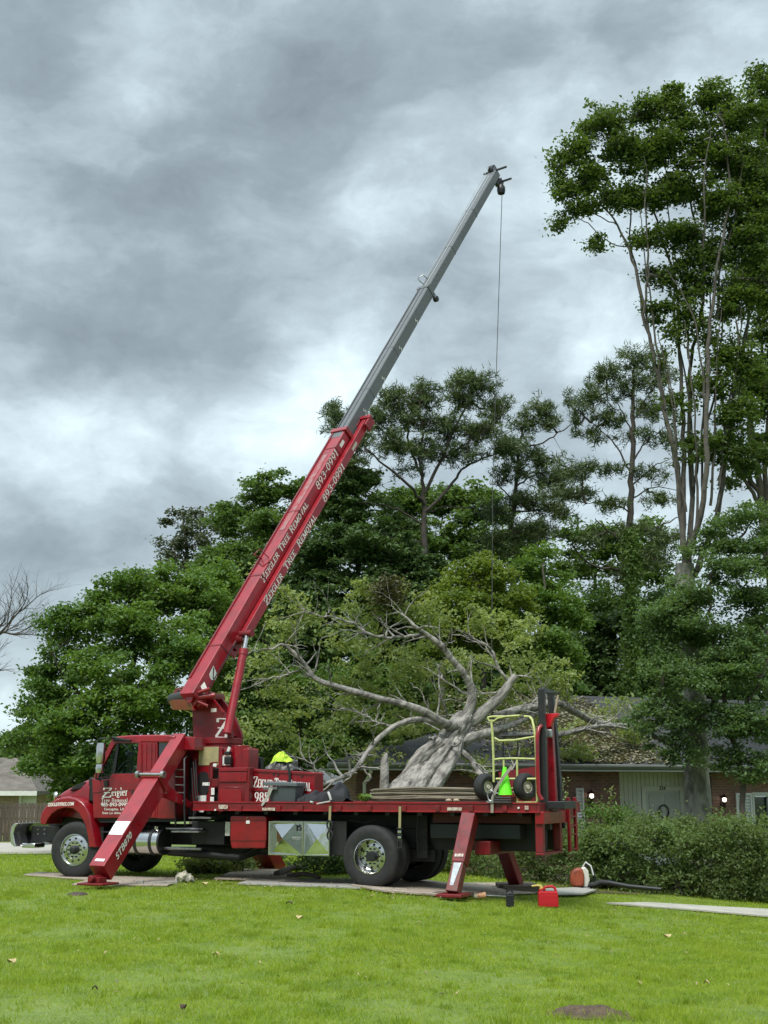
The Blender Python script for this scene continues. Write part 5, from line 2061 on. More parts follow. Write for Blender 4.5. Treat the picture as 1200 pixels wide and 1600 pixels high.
# timber cribbing
M['timber'] = mat('grey_brown_timber', (.16, .13, .10), .8, noise=(5, (.075, .06, .05), .4, .65, (1, 8, 8)), bump=(20, .4, .005, (1, 8, 8)))
fw = TR.m @ ffar
for k, (dx, dy, dz, w, d, h, rz, lab) in enumerate(((0, .0, .05, .72, .26, .10, .05, 'dark timber block under the far rear outrigger foot, left one'), (.06, -.34, .05, .66, .20, .10, .12, 'weathered timber block lying in front of the far rear outrigger foot'), (-.02, .32, .05, .7, .2, .10, -.06, 'timber block lying behind the far rear outrigger foot'))):
    z = gz(fw.x + dx, fw.y + dy)
    solo(MB().box((0, 0, 0), (w, d, h)), 'timber_block', 'timber', lab, 'timber block', (fw.x + dx, fw.y + dy, z + .05 + dz), rz=rz, group='timber blocks under the rear outrigger', bevel=.008)
c = ground(708, 1403)
solo(MB().box((0, 0, .035), (.62, .34, .05)), 'timber_block', 'timber', 'flat dark timber pad under the near rear outrigger foot', 'timber block', (c.x, c.y, gz(c.x, c.y) + .03), rz=-.35, group='timber blocks under the rear outrigger', bevel=.006)
# logs at the far front outrigger
for (xa, ya, xb, yb, r, lab) in ((432, 1372, 478, 1362, .07, 'short crooked log resting by the far outrigger foot'), (450, 1374, 500, 1376, .05, 'thin log lying along the edge of the plywood')):
    a, b = ground(xa, ya), ground(xb, yb)
    q, rr = smooth_path([a + Vector((0, 0, r)), a.lerp(b, .5) + Vector((0, 0, r + .06)), b + Vector((0, 0, r))], [r, r * .9, r * .7], 4)
    mb = MB().tube([p - a for p in q], rr, 8)
    solo(mb, 'log', 'timber', lab, 'log', a, smooth=60, group='cut logs under the truck')

rk = np.random.default_rng(77)
pts_ = []
for (xa, xb, ya, yb, n_) in ((130, 300, 1372, 1392, 90), (360, 560, 1372, 1394, 130), (560, 930, 1378, 1412, 260), (300, 400, 1366, 1392, 60), (930, 1190, 1400, 1440, 60), (60, 1150, 1400, 1560, 70)):
    for _ in range(n_):
        g_ = ground(rk.uniform(xa, xb), rk.uniform(ya, yb))
        pts_.append((g_.x, g_.y, g_.z + .055 if yb < 1420 else g_.z + .03))
pts_ = np.array(pts_)
V_, F_ = leaf_cloud(pts_, .055, up=1.6, aspect=.35, rng=rk)
o = np_mesh('wood_chips', V_, F_, 4, leaf_mat('chip_colours', (.40, .30, .17), (.10, .075, .05), trans=0))
tag(o, 'wood chips and bark bits scattered around the boards and the lawn', None, None, 'stuff')
# ------------------------------------------------------------------ bottle, fuel can, blower, paintbrush-like grip
c = ground(797, 1417)
bt = thing('oil_bottle', 'black plastic oil bottle standing on the grass left of the fuel can', 'bottle', c)
mb = MB().bb(-.062, .062, -.04, .04, 0, .185)
mb.hull3([(-.062, -.04, .185), (.062, -.04, .185), (.062, .04, .185), (-.062, .04, .185)], [(-.03, -.03, .225), (.03, -.03, .225), (.03, .03, .225), (-.03, .03, .225)])
mb.build('body', mat('black_plastic', (.014, .015, .018), .35), bt, bevel=.01)
MB().cyl((-.035, 0, .20), (-.035, 0, .262), .02, n=12).build('cap', M['black'], bt, smooth=40)
MB().bb(.012, .05, -.012, .012, .20, .25).build('handle', M['black'], bt, bevel=.006)
c = ground(856.5, 1417)
gc = thing('fuel_can', 'red plastic fuel can with a yellow spout standing on the grass', 'fuel can', c)
M['canred'] = mat('red_can_plastic', (.46, .010, .020), .38, bump=(6, .2, .01))
mb = MB()
S_ = .168
mb.prism([(-S_ * .94, 0), (S_ * .98, 0), (S_ * .92, .22), (S_ * .88, .245), (-S_ * .86, .245), (-S_ * .95, .22)], -.09, .09)
mb.build('body', M['canred'], gc, bevel=.018, seg=3)
mb = MB()
mb.prism([(-S_ * .84, .24), (-S_ * .75, .245), (-S_ * .34, .285), (-S_ * .34, .30), (-S_ * .86, .272)], -.05, .05)
mb.tube([(-.055, 0, .24), (-.055, 0, .30), (-.03, 0, .315), (.07, 0, .32), (.11, 0, .30), (.135, 0, .24)], .022, 8)
mb.build('handle', M['canred'], gc, smooth=50)
mb = MB().bb(-.14, .14, -.094, -.09, .05, .19)
mb.build('embossed_panel', M['canred'], gc, bevel=.002)
mb = MB().tube([(-.10, 0, .27), (-.11, 0, .325), (-.16, 0, .335), (-.26, 0, .325)], [.028, .024, .018, .014], 8)
mb.cyl((-.10, 0, .26), (-.10, 0, .30), .034, n=12)
mb.build('spout', mat('yellow_spout', (.55, .42, .12), .5), gc, smooth=50)
c = ground(757, 1406)
hdg = thing('pruning_pole', 'thin pole with a pale orange grip lying on the grass left of the bottle', 'pole', c)
MB().tube([(-.13, 0, .055), (.02, .01, .075)], [.045, .055], 10).build('grip', mat('pale_orange_grip', (.62, .33, .17), .6), hdg, smooth=50)
MB().cyl((.02, .01, .07), (.36, .06, .05), .012, n=8).build('rod', M['steel'], hdg)
MB().tube([(-.18, -.01, .05), (-.12, 0, .055)], [.03, .046], 10).build('end_cap', mat('pale_end', (.6, .56, .38), .6), hdg, smooth=50)

c = ground(908, 1392)
bl = thing('leaf_blower', 'orange backpack leaf blower with a long black tube lying by the hedge', 'leaf blower', c)
MB().prism([(-.20, .08), (-.22, .22), (-.20, .36), (-.12, .44), (.02, .45), (.06, .30), (.05, .08)], -.15, .05).build('engine_housing', mat('orange_housing', (.30, .062, .026), .5, noise=(5, (.17, .035, .015), .45, .6)), bl, bevel=.05, seg=4, smooth=60)
MB().lathe([(.10, -.0), (.135, -.02), (.14, -.05), (.11, -.07), (.04, -.06), (0, -.06)], (-.08, -.13, .25), (.1, -1, 0), 20).build('fan_cover', mat('dark_orange', (.20, .045, .02), .5), bl, smooth=40)
mb = MB()
for k in range(5):
    mb.box((-.07, -.075, .15 + .05 * k), (.15, .03, .018))
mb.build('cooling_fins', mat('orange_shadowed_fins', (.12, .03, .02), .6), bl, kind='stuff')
MB().prism([(.0, .08), (.12, .06), (.17, .2), (.15, .38), (.08, .47), (.0, .42)], -.08, .14).build('fuel_tank', mat('milky_tank', (.62, .60, .54), .45), bl, bevel=.03, seg=3)
MB().bb(-.12, .16, -.12, .14, 0, .07).build('base_frame', M['steel'], bl, bevel=.01)
MB().tube([(.10, .02, .44), (.16, .0, .50), (.24, .02, .42), (.28, .04, .25), (.27, .04, .10)], .025, 8).build('harness_strap', M['black'], bl, smooth=50)
MB().tube([(.05, -.02, .47), (.10, -.05, .55), (.2, -.04, .48), (.25, -.02, .3)], .016, 8).build('carry_handle', M['white'], bl, smooth=50)
hp = [(.10, .0, .10), (.28, -.05, .12), (.38, -.08, .17), (.55, -.12, .16)]
MB().tube(hp, [.06, .055, .055, .05], 12).build('flexible_hose', M['rubber'], bl, smooth=50)
MB().tube([(.52, -.12, .165), (.9, -.18, .10), (1.52, -.30, .05)], [.05, .045, .04], 12).build('blower_tube', M['black'], bl, smooth=50)


# ================================================================== THINGS ON THE DECK
def on_deck(name, label, cat, o, group=None):
    w = TR.m @ Vector(o)
    t = thing(name, label, cat, w, TR.rz, group)
    return t, Vector(o)


def put(mb, name, m, t, O, **k):
    mb.v = [(p[0] - O.x, p[1] - O.y, p[2] - O.z) for p in mb.v]
    return mb.build(name, M[m] if isinstance(m, str) else m, t, **k)


ZD = zd1 - .02
# plywood mats
M['matwood'] = mat('grey_weathered_ply', (.30, .265, .20), .8, noise=(4, (.17, .14, .10), .36, .66, (1, 1, 14)), bump=(14, .3, .003, (1, 1, 10)))
vS = .35
ns_ = 9
zs0 = T(660, 1252.8, vS).z
zs1 = T(660, 1229.5, vS).z
ys_ = (zs1 - zs0) / ns_
for k in range(ns_):
    xa = 577 + random.uniform(-4, 8)
    xb = 752 + random.uniform(-14, 4)
    ua, ub = UZ(xa, 1240, vS)[0], UZ(xb, 1240, vS)[0]
    th = ys_ * .80
    z0_ = zs0 + k * ys_ + .0
    n = 12
    mb = MB()
    sag = random.uniform(.006, .014) * (1 if k > 2 else .6)
    vv, ff_ = [], []
    dv = random.uniform(-.03, .05)
    for i in range(n + 1):
        t = i / n
        u = ua + (ub - ua) * t
        dz = -sag * 2.2 * (2 * t - 1) ** 2 * (k / ns_) + .006 * math.sin(t * 9 + k * 1.3)
        for (y_, z_) in ((vS + dv, z0_), (vS + dv, z0_ + th), (vS + 1.2 + dv, z0_ + th), (vS + 1.2 + dv, z0_)):
            vv.append((u, y_, z_ + dz))
    for i in range(n):
        for q in range(4):
            q2 = (q + 1) % 4
            ff_.append((i * 4 + q, i * 4 + q2, (i + 1) * 4 + q2, (i + 1) * 4 + q))
    ff_ += [(0, 1, 2, 3), (n * 4 + 3, n * 4 + 2, n * 4 + 1, n * 4)]
    mb.add(vv, ff_)
    lab = 'weathered plywood mat, %s of the nine stacked on the truck deck' % ['the lowest', 'second from the bottom', 'third from the bottom', 'fourth from the bottom', 'the middle one', 'fourth from the top', 'third from the top', 'second from the top', 'the topmost'][k]
    t_, O_ = on_deck('plywood_mat', lab, 'plywood mat', (ua, vS, z0_), 'plywood mats stacked on the deck')
    put(mb, 'sheet', 'matwood', t_, O_)
for (x, lab) in ((701, 'small pale stone on the deck edge before the plywood stack'), (713, 'flat tan stone on the deck edge before the plywood stack')):
    t_, O_ = on_deck('rock', lab, 'rock', T(x, 1251, .2), 'stones on the deck edge')
    mb = MB().lathe([(0, -.03), (.045, -.02), (.06, .0), (.04, .025), (0, .035)], O_, (0, .1, 1), 8)
    put(mb, 'stone', mat('tan_stone', (.36, .28, .20), .8), t_, O_)
# dark grey storage tote with a long tray on top
t_, O_ = on_deck('storage_tote', 'dark grey plastic tote with an overhanging lid on the deck beside the lettered box', 'storage tote', T(438, 1255, .06))
M['tote'] = mat('grey_plastic', (.060, .072, .080), .5)
a, b = UZ(419, 1229, .06), UZ(462, 1255, .06)
put(MB().hull3([(a[0], .06, a[1]), (b[0], .06, a[1]), (b[0], .40, a[1]), (a[0], .40, a[1])], [(a[0] + .03, .08, b[1]), (b[0] - .03, .08, b[1]), (b[0] - .03, .38, b[1]), (a[0] + .03, .38, b[1])]), 'body', 'tote', t_, O_, bevel=.02)
a, b = UZ(411, 1220.5, .03), UZ(463.5, 1229, .03)
put(MB().hull3([(a[0], .03, a[1] - .015), (b[0], .03, a[1] - .03), (b[0], .41, a[1] - .03), (a[0], .41, a[1])], [(a[0], .03, b[1] + .02), (b[0], .03, b[1]), (b[0], .41, b[1]), (a[0], .41, b[1] + .02)]), 'lid', mat('grey_lid', (.10, .118, .13), .45), t_, O_, bevel=.012)
a, b = UZ(412, 1230, .05), UZ(434, 1234, .05)
put(MB().bb(a[0], b[0], .02, .055, b[1], a[1]), 'latch', mat('grey_lid', (.10, .118, .13), .45), t_, O_, bevel=.006)
t_, O_ = on_deck('webbing_strap', 'pale grey webbing strap hanging from the tote lid over the deck edge', 'strap', T(417, 1245, .1), 'webbing straps on the truck')
mb = MB()
for dx in (0, 3.5):
    P = [T(422 + dx, 1231, .0), T(418 + dx * .6, 1243, .0), T(412 + dx * .4, 1253, -.02), T(409, 1259, -.03)]
    for i in range(3):
        mb.beam(P[i], P[i + 1], .035, .008, up=(0, 1, 0))
put(mb, 'webbing', mat('pale_webbing', (.34, .33, .29), .8), t_, O_)
# draped black jacket: a folded heap
def cloth(name, label, cat, m, pxs, v, hh, seed, group=None, depth=.4, rough=.03):
    """crumpled heap: a noisy height surface that sits on the deck"""
    rs = random.Random(seed)
    x0, x1 = min(p[0] for p in pxs), max(p[0] for p in pxs)
    base = T((x0 + x1) / 2, pxs[0][2], v)
    t_, O_ = on_deck(name, label, cat, base, group)
    nu, nv_ = 42, 14
    vs, fs_ = [], []
    ph = [rs.uniform(0, 6) for _ in range(6)]
    for i in range(nu + 1):
        t = i / nu
        x = x0 + (x1 - x0) * t
        yt = None
        for k in range(len(pxs) - 1):
            if pxs[k][0] <= x <= pxs[k + 1][0]:
                f = (x - pxs[k][0]) / (pxs[k + 1][0] - pxs[k][0] + 1e-6)
                yt = pxs[k][1] + (pxs[k + 1][1] - pxs[k][1]) * f
                yb = pxs[k][2] + (pxs[k + 1][2] - pxs[k][2]) * f
        p0, p1 = T(x, yb, v), T(x, yt, v)
        H = p1.z - p0.z
        for j in range(nv_ + 1):
            s = j / nv_
            a = s * PI
            fold = rough * (math.sin(11 * t + 6 * s + ph[0]) * .6 + math.sin(23 * t - 9 * s + ph[1]) * .5 + math.sin(37 * t + 5 * s + ph[2]) * .3)
            rr_ = 1 + fold * 4 * math.sin(a)
            vs.append((p0.x + fold * .5, v + depth / 2 - math.cos(a) * depth / 2 * rr_, p0.z + max(0, math.sin(a)) ** .7 * H * rr_))
    for i in range(nu):
        for j in range(nv_):
            a = i * (nv_ + 1) + j
            fs_.append((a, a + 1, a + nv_ + 2, a + nv_ + 1))
    put(MB().add(vs, fs_), 'folded_cloth', m, t_, O_, smooth=180)
    return t_, O_


M['cloth'] = mat('black_cloth', (.013, .014, .017), .8, bump=(14, .6, .03))
jk, jO = cloth('jacket', 'crumpled black jacket with pale trim lying on the deck edge', 'jacket', 'cloth',
               [(463, 1244, 1257), (470, 1240, 1260), (480, 1239, 1260), (490, 1243, 1259), (500, 1237, 1257), (508, 1230, 1256), (517, 1226, 1256), (524, 1228, 1256), (530, 1235, 1256), (536, 1248, 1255)], .0, .3, 4, depth=.45, rough=.05)
mb = MB()
mb.tube([T(513, 1238, -.06), T(515, 1243, -.09), T(517, 1250, -.08)], .022, 6)
mb.tube([T(495, 1256, -.08), T(505, 1254, -.10), T(516, 1252, -.09)], .013, 6)
mb.tube([T(485, 1253, -.08), T(489, 1254, -.09)], .02, 6)
put(mb, 'pale_trim', mat('grey_trim', (.42, .42, .41), .6), jk, jO, smooth=60)
gear, gO = cloth('climbing_gear', 'tangled grey and black climbing harness on top of the lettered box', 'harness', mat('grey_gear', (.065, .066, .065), .7, noise=(14, (.22, .21, .19), .5, .6)),
                 [(413, 1197, 1201), (420, 1190, 1201.5), (432, 1187, 1202.5), (442, 1188, 1203), (450, 1196, 1203.5), (455, 1202, 1204)], .52, .2, 9, depth=.5, rough=.07)
hv, hO = cloth('safety_vest', 'folded lime yellow safety vest on the climbing gear atop the lettered box', 'safety vest', mat('lime_fabric', (.50, .72, .05), .7, bump=(18, .4, .02)),
               [(423, 1190, 1193), (426, 1180, 1191), (431, 1176, 1190), (438, 1176, 1190), (444, 1179, 1190), (449, 1190, 1192)], .54, .2, 2, depth=.2, rough=.05)
t_, O_ = on_deck('webbing_strap', 'dark strap hanging from the climbing gear down the lettered box', 'strap', T(452, 1202, .42), 'webbing straps on the truck')
mb = MB()
P = [T(449, 1193, .44), T(452, 1204, .42), T(453, 1216, .425), T(452, 1228, .43)]
for i in range(3):
    mb.beam(P[i], P[i + 1], .05, .01, up=(0, 1, 0))
put(mb, 'webbing', 'black', t_, O_)
# ratchet straps down the side
M['yweb'] = mat('dirty_yellow_webbing', (.30, .26, .13), .8)
t_, O_ = on_deck('ratchet_strap', 'dirty yellow strap with dark hooks hanging beside the polished box', 'ratchet strap', T(515, 1257, -.03), 'ratchet straps hanging from the deck')
put(MB().beam(T(516, 1259, -.05), T(515, 1285, -.05), .045, .008, up=(0, 1, 0)), 'webbing', 'yweb', t_, O_)
mb = MB()
for (x, y) in ((515, 1289), (515.5, 1305)):
    q = T(x, y, -.06)
    mb.tube([q + Vector((math.cos(a) * .05, 0, math.sin(a) * .075)) for a in [k * PI / 5 for k in range(11)]], .016, 6, caps=False)
mb.bb(T(513, 1284, -.06).x, T(518, 1284, -.06).x, -.07, -.045, T(515, 1298, -.06).z, T(515, 1293, -.06).z)
put(mb, 'hooks', 'dark', t_, O_, smooth=50)
t_, O_ = on_deck('ratchet_strap', 'dirty yellow strap with a steel ratchet hanging over the rear wheel', 'ratchet strap', T(624, 1254, -.03), 'ratchet straps hanging from the deck')
put(MB().beam(T(625, 1260, -.05), T(624.5, 1296, -.05), .045, .008, up=(0, 1, 0)), 'webbing', 'yweb', t_, O_)
q = T(624.5, 1297, -.06)
put(MB().box(q + Vector((0, 0, -.03)), (.07, .03, .045)).box(q + Vector((0, 0, -.12)), (.065, .03, .04)), 'ratchet', 'chrome', t_, O_, bevel=.006)
put(MB().box(q + Vector((0, .0, .025)), (.10, .03, .02)).box(q + Vector((0, .005, -.075)), (.09, .035, .025)).box(q + Vector((0, .005, -.165)), (.10, .035, .03)).box(q + Vector((-.035, .0, -.23)), (.02, .035, .11)).box(q + Vector((.035, .0, -.23)), (.02, .035, .11)).box(q + Vector((0, .0, -.28)), (.09, .03, .02)), 'ratchet_frame', 'dark', t_, O_, kind='stuff')
# sprig of green growing over the deck edge
t_, O_ = on_deck('leafy_sprig', 'small bright green sprig of leaves at the end of the plywood stack', 'leafy sprig', T(570, 1252, .35))
P = np.array([list(T(570 + random.gauss(0, 5), 1247 + random.gauss(0, 2.6), .35 + random.uniform(-.1, .1)) - O_) for _ in range(130)])
M['leaf_bright'] = leaf_mat('bright_leaf', (.10, .19, .03), (.17, .27, .05))
V_, F_ = leaf_cloud(P, .07)
np_mesh('leaves', V_, F_, 4, M['leaf_bright'], t_)

# ------------------------------------------------------------------ hand truck
t_, O_ = on_deck('hand_truck', 'pale yellow tube frame cart with two fat black tyres standing on the deck', 'hand truck', T(805, 1252, .25))
M['yel'] = mat('pale_yellow_paint', (.50, .54, .20), .45, noise=(9, (.33, .34, .16), .45, .7))
vH = .25
fr_ = MB()
R_ = .021


def hp_(x, y, dv=0.0):
    return T(x, y, vH) + Vector((0, dv, 0))


fr_.tube([hp_(771.5, 1222), hp_(771, 1180), hp_(769.5, 1145), hp_(768, 1130), hp_(768.5, 1124)], R_, 8)
fr_.tube([hp_(839.5, 1252), hp_(838.5, 1200), hp_(836.5, 1150), hp_(834, 1135), hp_(830, 1124, .05), hp_(822, 1119, .2), hp_(812, 1118, .25)], R_, 8)
fr_.tube([hp_(762, 1121), hp_(764, 1126), hp_(772, 1126.5), hp_(778, 1122), hp_(790, 1119.5), hp_(812, 1118)], R_ * .8, 8)
fr_.tube([hp_(762, 1121), hp_(770, 1119.5), hp_(790, 1119.5)], R_ * .8, 8)
part_f = put(fr_, 'frame', 'yel', t_, O_, smooth=60)
for (xa, ya, xb, yb, bow) in ((772.5, 1153, 836, 1151, 4.5), (772.5, 1187, 836, 1186, -1.5), (775, 1217, 838, 1217, 0), (790, 1232, 813, 1232, 0)):
    mb = MB().tube([hp_(xa, ya), hp_(xa + 8, ya + bow), hp_((xa + xb) / 2, (ya + yb) / 2 + bow), hp_(xb, yb)], R_ * .85, 8)
    put(mb, 'cross_bar', 'yel', t_, O_, smooth=60)
for (x, y0_, y1_) in ((787, 1187, 1218), (808, 1187, 1252)):
    put(MB().tube([hp_(x, y0_), hp_(x + .5, y1_)], R_ * .85, 8), 'upright', 'yel', t_, O_, smooth=60)
put(MB().tube([hp_(808, 1220), hp_(803, 1226), hp_(804, 1240), hp_(809, 1246)], R_ * .7, 8), 'brace', 'yel', t_, O_, smooth=60)
put(MB().bb(hp_(804, 1252).x, hp_(840, 1252).x, vH - .05, vH + .25, ZD + .02, ZD + .04), 'toe_plate', 'yel', t_, O_)
put(MB().tube([hp_(768, 1240, .14), hp_(830, 1236, .14)], .015, 8), 'axle', 'steel', t_, O_)
put(MB().tube([hp_(780, 1149.5, .1), hp_(834, 1148, .1)], .02, 6).tube([hp_(783, 1152, .1), hp_(783, 1190, .1)], .014, 6).tube([hp_(806, 1152, .1), hp_(806, 1190, .1)], .014, 6), 'rear_frame', 'dark', t_, O_, smooth=60)
for (x, y, yaw) in ((764, 1238, 1), (826, 1232.5, 1)):
    w = bpy.data.objects.new('wheel', None)
    COL.objects.link(w)
    w.parent = t_
    q = hp_(x, y, .02) - O_
    q.z = .235
    w.location = q
    w.rotation_euler = (0, 0, math.radians(58))
    MB().lathe([(.10, .03), (.115, .0), (.17, -.005), (.21, .02), (.225, .05), (.225, .13), (.21, .16), (.17, .185), (.115, .18), (.10, .15)], (0, 0, 0), (0, 1, 0), 32).build('tyre', M['rubber'], w, smooth=35)
    MB().lathe([(.112, .01), (.105, .03), (.09, .05), (.04, .045), (.035, .01), (0, .01)], (0, 0, 0), (0, 1, 0), 24).build('rim', mat('cream_rim', (.62, .58, .47), .5), w, smooth=40)
# traffic cone
t_, O_ = on_deck('traffic_cone', 'lime green traffic cone with a thick black base on the deck by the cart', 'traffic cone', T(789, 1252, .08))
c_ = T(789.5, 1242, .10)
ht_ = T(789, 1198.5, .10).z - c_.z
M['cone'] = mat('lime_cone', (.16, .85, .02), .45)
put(MB().lathe([(.0, ht_), (.030, ht_), (.045, ht_ * .82), (.115, .02), (.12, 0)], c_, (0, 0, 1), 24), 'cone_body', 'cone', t_, O_, smooth=40)
mb = MB()
zb_ = T(789, 1252, .10).z
for k in range(3):
    s_ = .155 - .006 * k
    z_ = ZD + .002 + k * .038
    mb.bb(c_.x - s_, c_.x + s_, c_.y - s_, c_.y + s_, z_ + .004, z_ + .034)
put(mb, 'base', 'black', t_, O_, bevel=.01)
t_, O_ = on_deck('ratchet_strap', 'grey strap with buckles looped over the cart wheel and the deck edge', 'ratchet strap', T(768, 1250, .0), 'ratchet straps hanging from the deck')
mb = MB()
P = [T(800, 1197, .0), T(787, 1214, -.02), T(775, 1232, -.03), T(769, 1250, -.05), T(769, 1270, -.05)]
for i in range(4):
    mb.beam(P[i], P[i + 1], .05, .01, up=(0, 1, 0))
put(mb, 'webbing', mat('grey_webbing', (.27, .25, .20), .8), t_, O_)
mb = MB()
q = T(767, 1243, -.05)
mb.tube([q + Vector((math.cos(a) * .06, 0, math.sin(a) * .09)) for a in [k * PI / 4 for k in range(9)]], .014, 6, caps=False)
mb.box(q + Vector((-.01, -.01, -.10)), (.12, .03, .03))
put(mb, 'buckle', 'steel', t_, O_, smooth=60)


# ================================================================== THE HOUSE UNDER THE FALLEN TREE
def brick_mat(name, c1, c2, mortar, bw, bh, vert=True, mort=.012, bumpd=.006, rough=.85, var=None, squash=0.5):
    m = bpy.data.materials.new(name)
    m.use_nodes = True
    nt = m.node_tree
    b = nt.nodes['Principled BSDF']
    co = nt.nodes.new('ShaderNodeTexCoord')
    sp_ = nt.nodes.new('ShaderNodeSeparateXYZ')
    cb_ = nt.nodes.new('ShaderNodeCombineXYZ')
    nt.links.new(co.outputs['Object'], sp_.inputs[0])
    add = nt.nodes.new('ShaderNodeMath')
    add.operation = 'ADD'
    nt.links.new(sp_.outputs['X'], add.inputs[0])
    if vert:
        nt.links.new(sp_.outputs['Y'], add.inputs[1])
    else:
        add.inputs[1].default_value = 0
    nt.links.new(add.outputs[0], cb_.inputs[0])
    nt.links.new(sp_.outputs['Z' if vert else 'Y'], cb_.inputs[1])
    br = nt.nodes.new('ShaderNodeTexBrick')
    br.inputs['Color1'].default_value = (*c1, 1)
    br.inputs['Color2'].default_value = (*c2, 1)
    br.inputs['Mortar'].default_value = (*mortar, 1)
    br.inputs['Scale'].default_value = 1.0
    br.inputs['Brick Width'].default_value = bw
    br.inputs['Row Height'].default_value = bh
    br.inputs['Mortar Size'].default_value = mort
    br.inputs['Mortar Smooth'].default_value = .2
    br.inputs['Bias'].default_value = 0.0
    nt.links.new(cb_.outputs[0], br.inputs['Vector'])
    n1 = nt.nodes.new('ShaderNodeTexNoise')
    n1.inputs['Scale'].default_value = 1.4
    n1.inputs['Detail'].default_value = 8
    n1.inputs['Roughness'].default_value = .7
    nt.links.new(co.outputs['Object'], n1.inputs['Vector'])
    mr_ = nt.nodes.new('ShaderNodeMapRange')
    mr_.inputs['From Min'].default_value = .3
    mr_.inputs['From Max'].default_value = .7
    mr_.inputs['To Min'].default_value = .65
    mr_.inputs['To Max'].default_value = 1.3
    nt.links.new(n1.outputs['Fac'], mr_.inputs['Value'])
    s_ = nt.nodes.new('ShaderNodeVectorMath')
    s_.operation = 'SCALE'
    nt.links.new(br.outputs['Color'], s_.inputs[0])
    nt.links.new(mr_.outputs[0], s_.inputs['Scale'])
    nt.links.new(s_.outputs[0], b.inputs['Base Color'])
    bp = nt.nodes.new('ShaderNodeBump')
    bp.inputs['Distance'].default_value = bumpd
    bp.inputs['Strength'].default_value = .8
    bp.invert = True
    nt.links.new(br.outputs['Fac'], bp.inputs['Height'])
    nt.links.new(bp.outputs[0], b.inputs['Normal'])
    b.inputs['Roughness'].default_value = rough
    return m


M['brick'] = brick_mat('brown_brick', (.25, .115, .082), (.16, .075, .058), (.18, .15, .125), .21, .072)
M['brickpink'] = brick_mat('pale_brick', (.42, .25, .19), (.33, .18, .14), (.45, .41, .36), .21, .072)
M['shingle'] = brick_mat('asphalt_shingle', (.040, .040, .043), (.064, .062, .062), (.022, .022, .024), .32, .14, vert=False, mort=.012, bumpd=.01, rough=.9)
M['shinglegrey'] = brick_mat('pale_shingle', (.135, .118, .098), (.165, .148, .125), (.09, .08, .07), .32, .15, vert=False, rough=.9)
M['trim'] = mat('greyish_trim', (.22, .235, .225), .6, noise=(3, (.17, .185, .175), .4, .7))
M['siding'] = mat('pale_grey_siding', (.70, .71, .70), .65, noise=(2, (.62, .63, .62), .4, .7))
M['shut'] = mat('pale_shutter', (.58, .60, .60), .6)

HR = math.radians(20)
hx = (890 - 600) / 2060.0 * 33.0
HF = Frame(hx, 33.0, gz(hx, 33.0) - .05, HR)
HT = HF.T
house = thing('brick_house', 'low brown brick house with a dark hip roof under the fallen tree', 'house', HF.o, HR)


def hp(mb, name, m, **k):
    return mb.build(name, M[m] if isinstance(m, str) else m, k.pop('parent', house), **k)


ze = HT(890, 1193, 0).z
zs = HT(890, 1205, 0).z
uL = HT(514, 1190, 0).x
uR = 16.0
D_ = 5.4
RH = 2.15
HIP = 9.5
VW, VE = .55, 1.45
z0h = -.4


def hu(px, v, py=1230):
    return HT(px, py, v).x


# roof: front slope, hip end, back slope over a shallow eave
mb = MB()
th = .05
A = [(uL, 0, ze), (uR, 0, ze), (uR, 2 * D_, ze), (uL + 4.5, 2 * D_, ze), (uL + HIP, D_, ze + RH), (uR, D_, ze + RH)]
mb.add(A + [(x, y, z - th) for x, y, z in A[:4]], [(0, 1, 5, 4), (3, 0, 4), (2, 3, 4, 5), (1, 2, 5), (9, 8, 7, 6), (0, 6, 7, 1), (3, 9, 6, 0), (1, 7, 8, 2), (2, 8, 9, 3)])
roof = hp(mb, 'roof', 'shingle')
# gutter, fascia, soffit
gt = MB().prism([(0, 0), (1, 0)], 0, 1) if False else MB()
prof = [(-.11, ze - .015), (-.125, ze - .03), (-.12, ze - .07), (-.075, ze - .13), (-.01, ze - .13), (-.01, ze - .055), (-.1, ze - .025)]
gt.hull3([(uL - .05, y, z) for y, z in prof], [(uR, y, z) for y, z in prof])
hp(gt, 'gutter', 'trim')
fs0 = MB().bb(uL, uR, -.008, .02, zs, ze - th - .003)
hp(fs0, 'fascia', 'trim')
hp(MB().bb(uL, uR, -.03, -.009, zs, zs + .035), 'fascia_board', mat('pale_trim', (.52, .55, .52), .6))
hp(MB().bb(uL + .02, uR, .025, VE + .3, zs + .01, zs + .03), 'soffit', 'trim')
# walls
uw0 = hu(556, VW)
segs = [(uw0, hu(968, VW))]
hp(MB().bb(uw0, hu(968, VW), VW, VW + .2, z0h, zs + .01), 'wall', 'brick')
hp(MB().bb(hu(968, VW) - .2, hu(968, VW), VW + .2, VE + .1, z0h, zs + .01), 'wall', 'brick')
hp(MB().bb(uw0, uw0 + .2, VW + .2, VW + 1.0, z0h, zs + .01), 'wall', 'brick')
ue2 = hu(1112, VW)
uwin0, uwin1 = hu(1174, VW), hu(1225, VW)
zt_w = HT(1180, 1238, VW).z
hp(MB().bb(ue2, uwin0, VW, VW + .2, z0h, zs + .01), 'wall', 'brick')
hp(MB().bb(uwin1, uR, VW, VW + .2, z0h, zs + .01), 'wall', 'brick')
hp(MB().bb(uwin0, uwin1, VW, VW + .2, zt_w, zs + .01), 'wall', 'brick')
hp(MB().bb(uwin0, uwin1, VW, VW + .2, z0h, zt_w - 1.35), 'wall', 'brick')
hp(MB().bb(ue2, ue2 + .2, VW + .2, VE + .1, z0h, zs + .01), 'wall', 'brick')
w1 = hp(MB().bb(uwin0 + .06, uwin1 - .06, VW + .1, VW + .12, zt_w - 1.29, zt_w - .12), 'window', 'darkglass')
mb = MB()
mb.bb(uwin0, uwin1, VW - .02, VW + .09, zt_w - .11, zt_w)
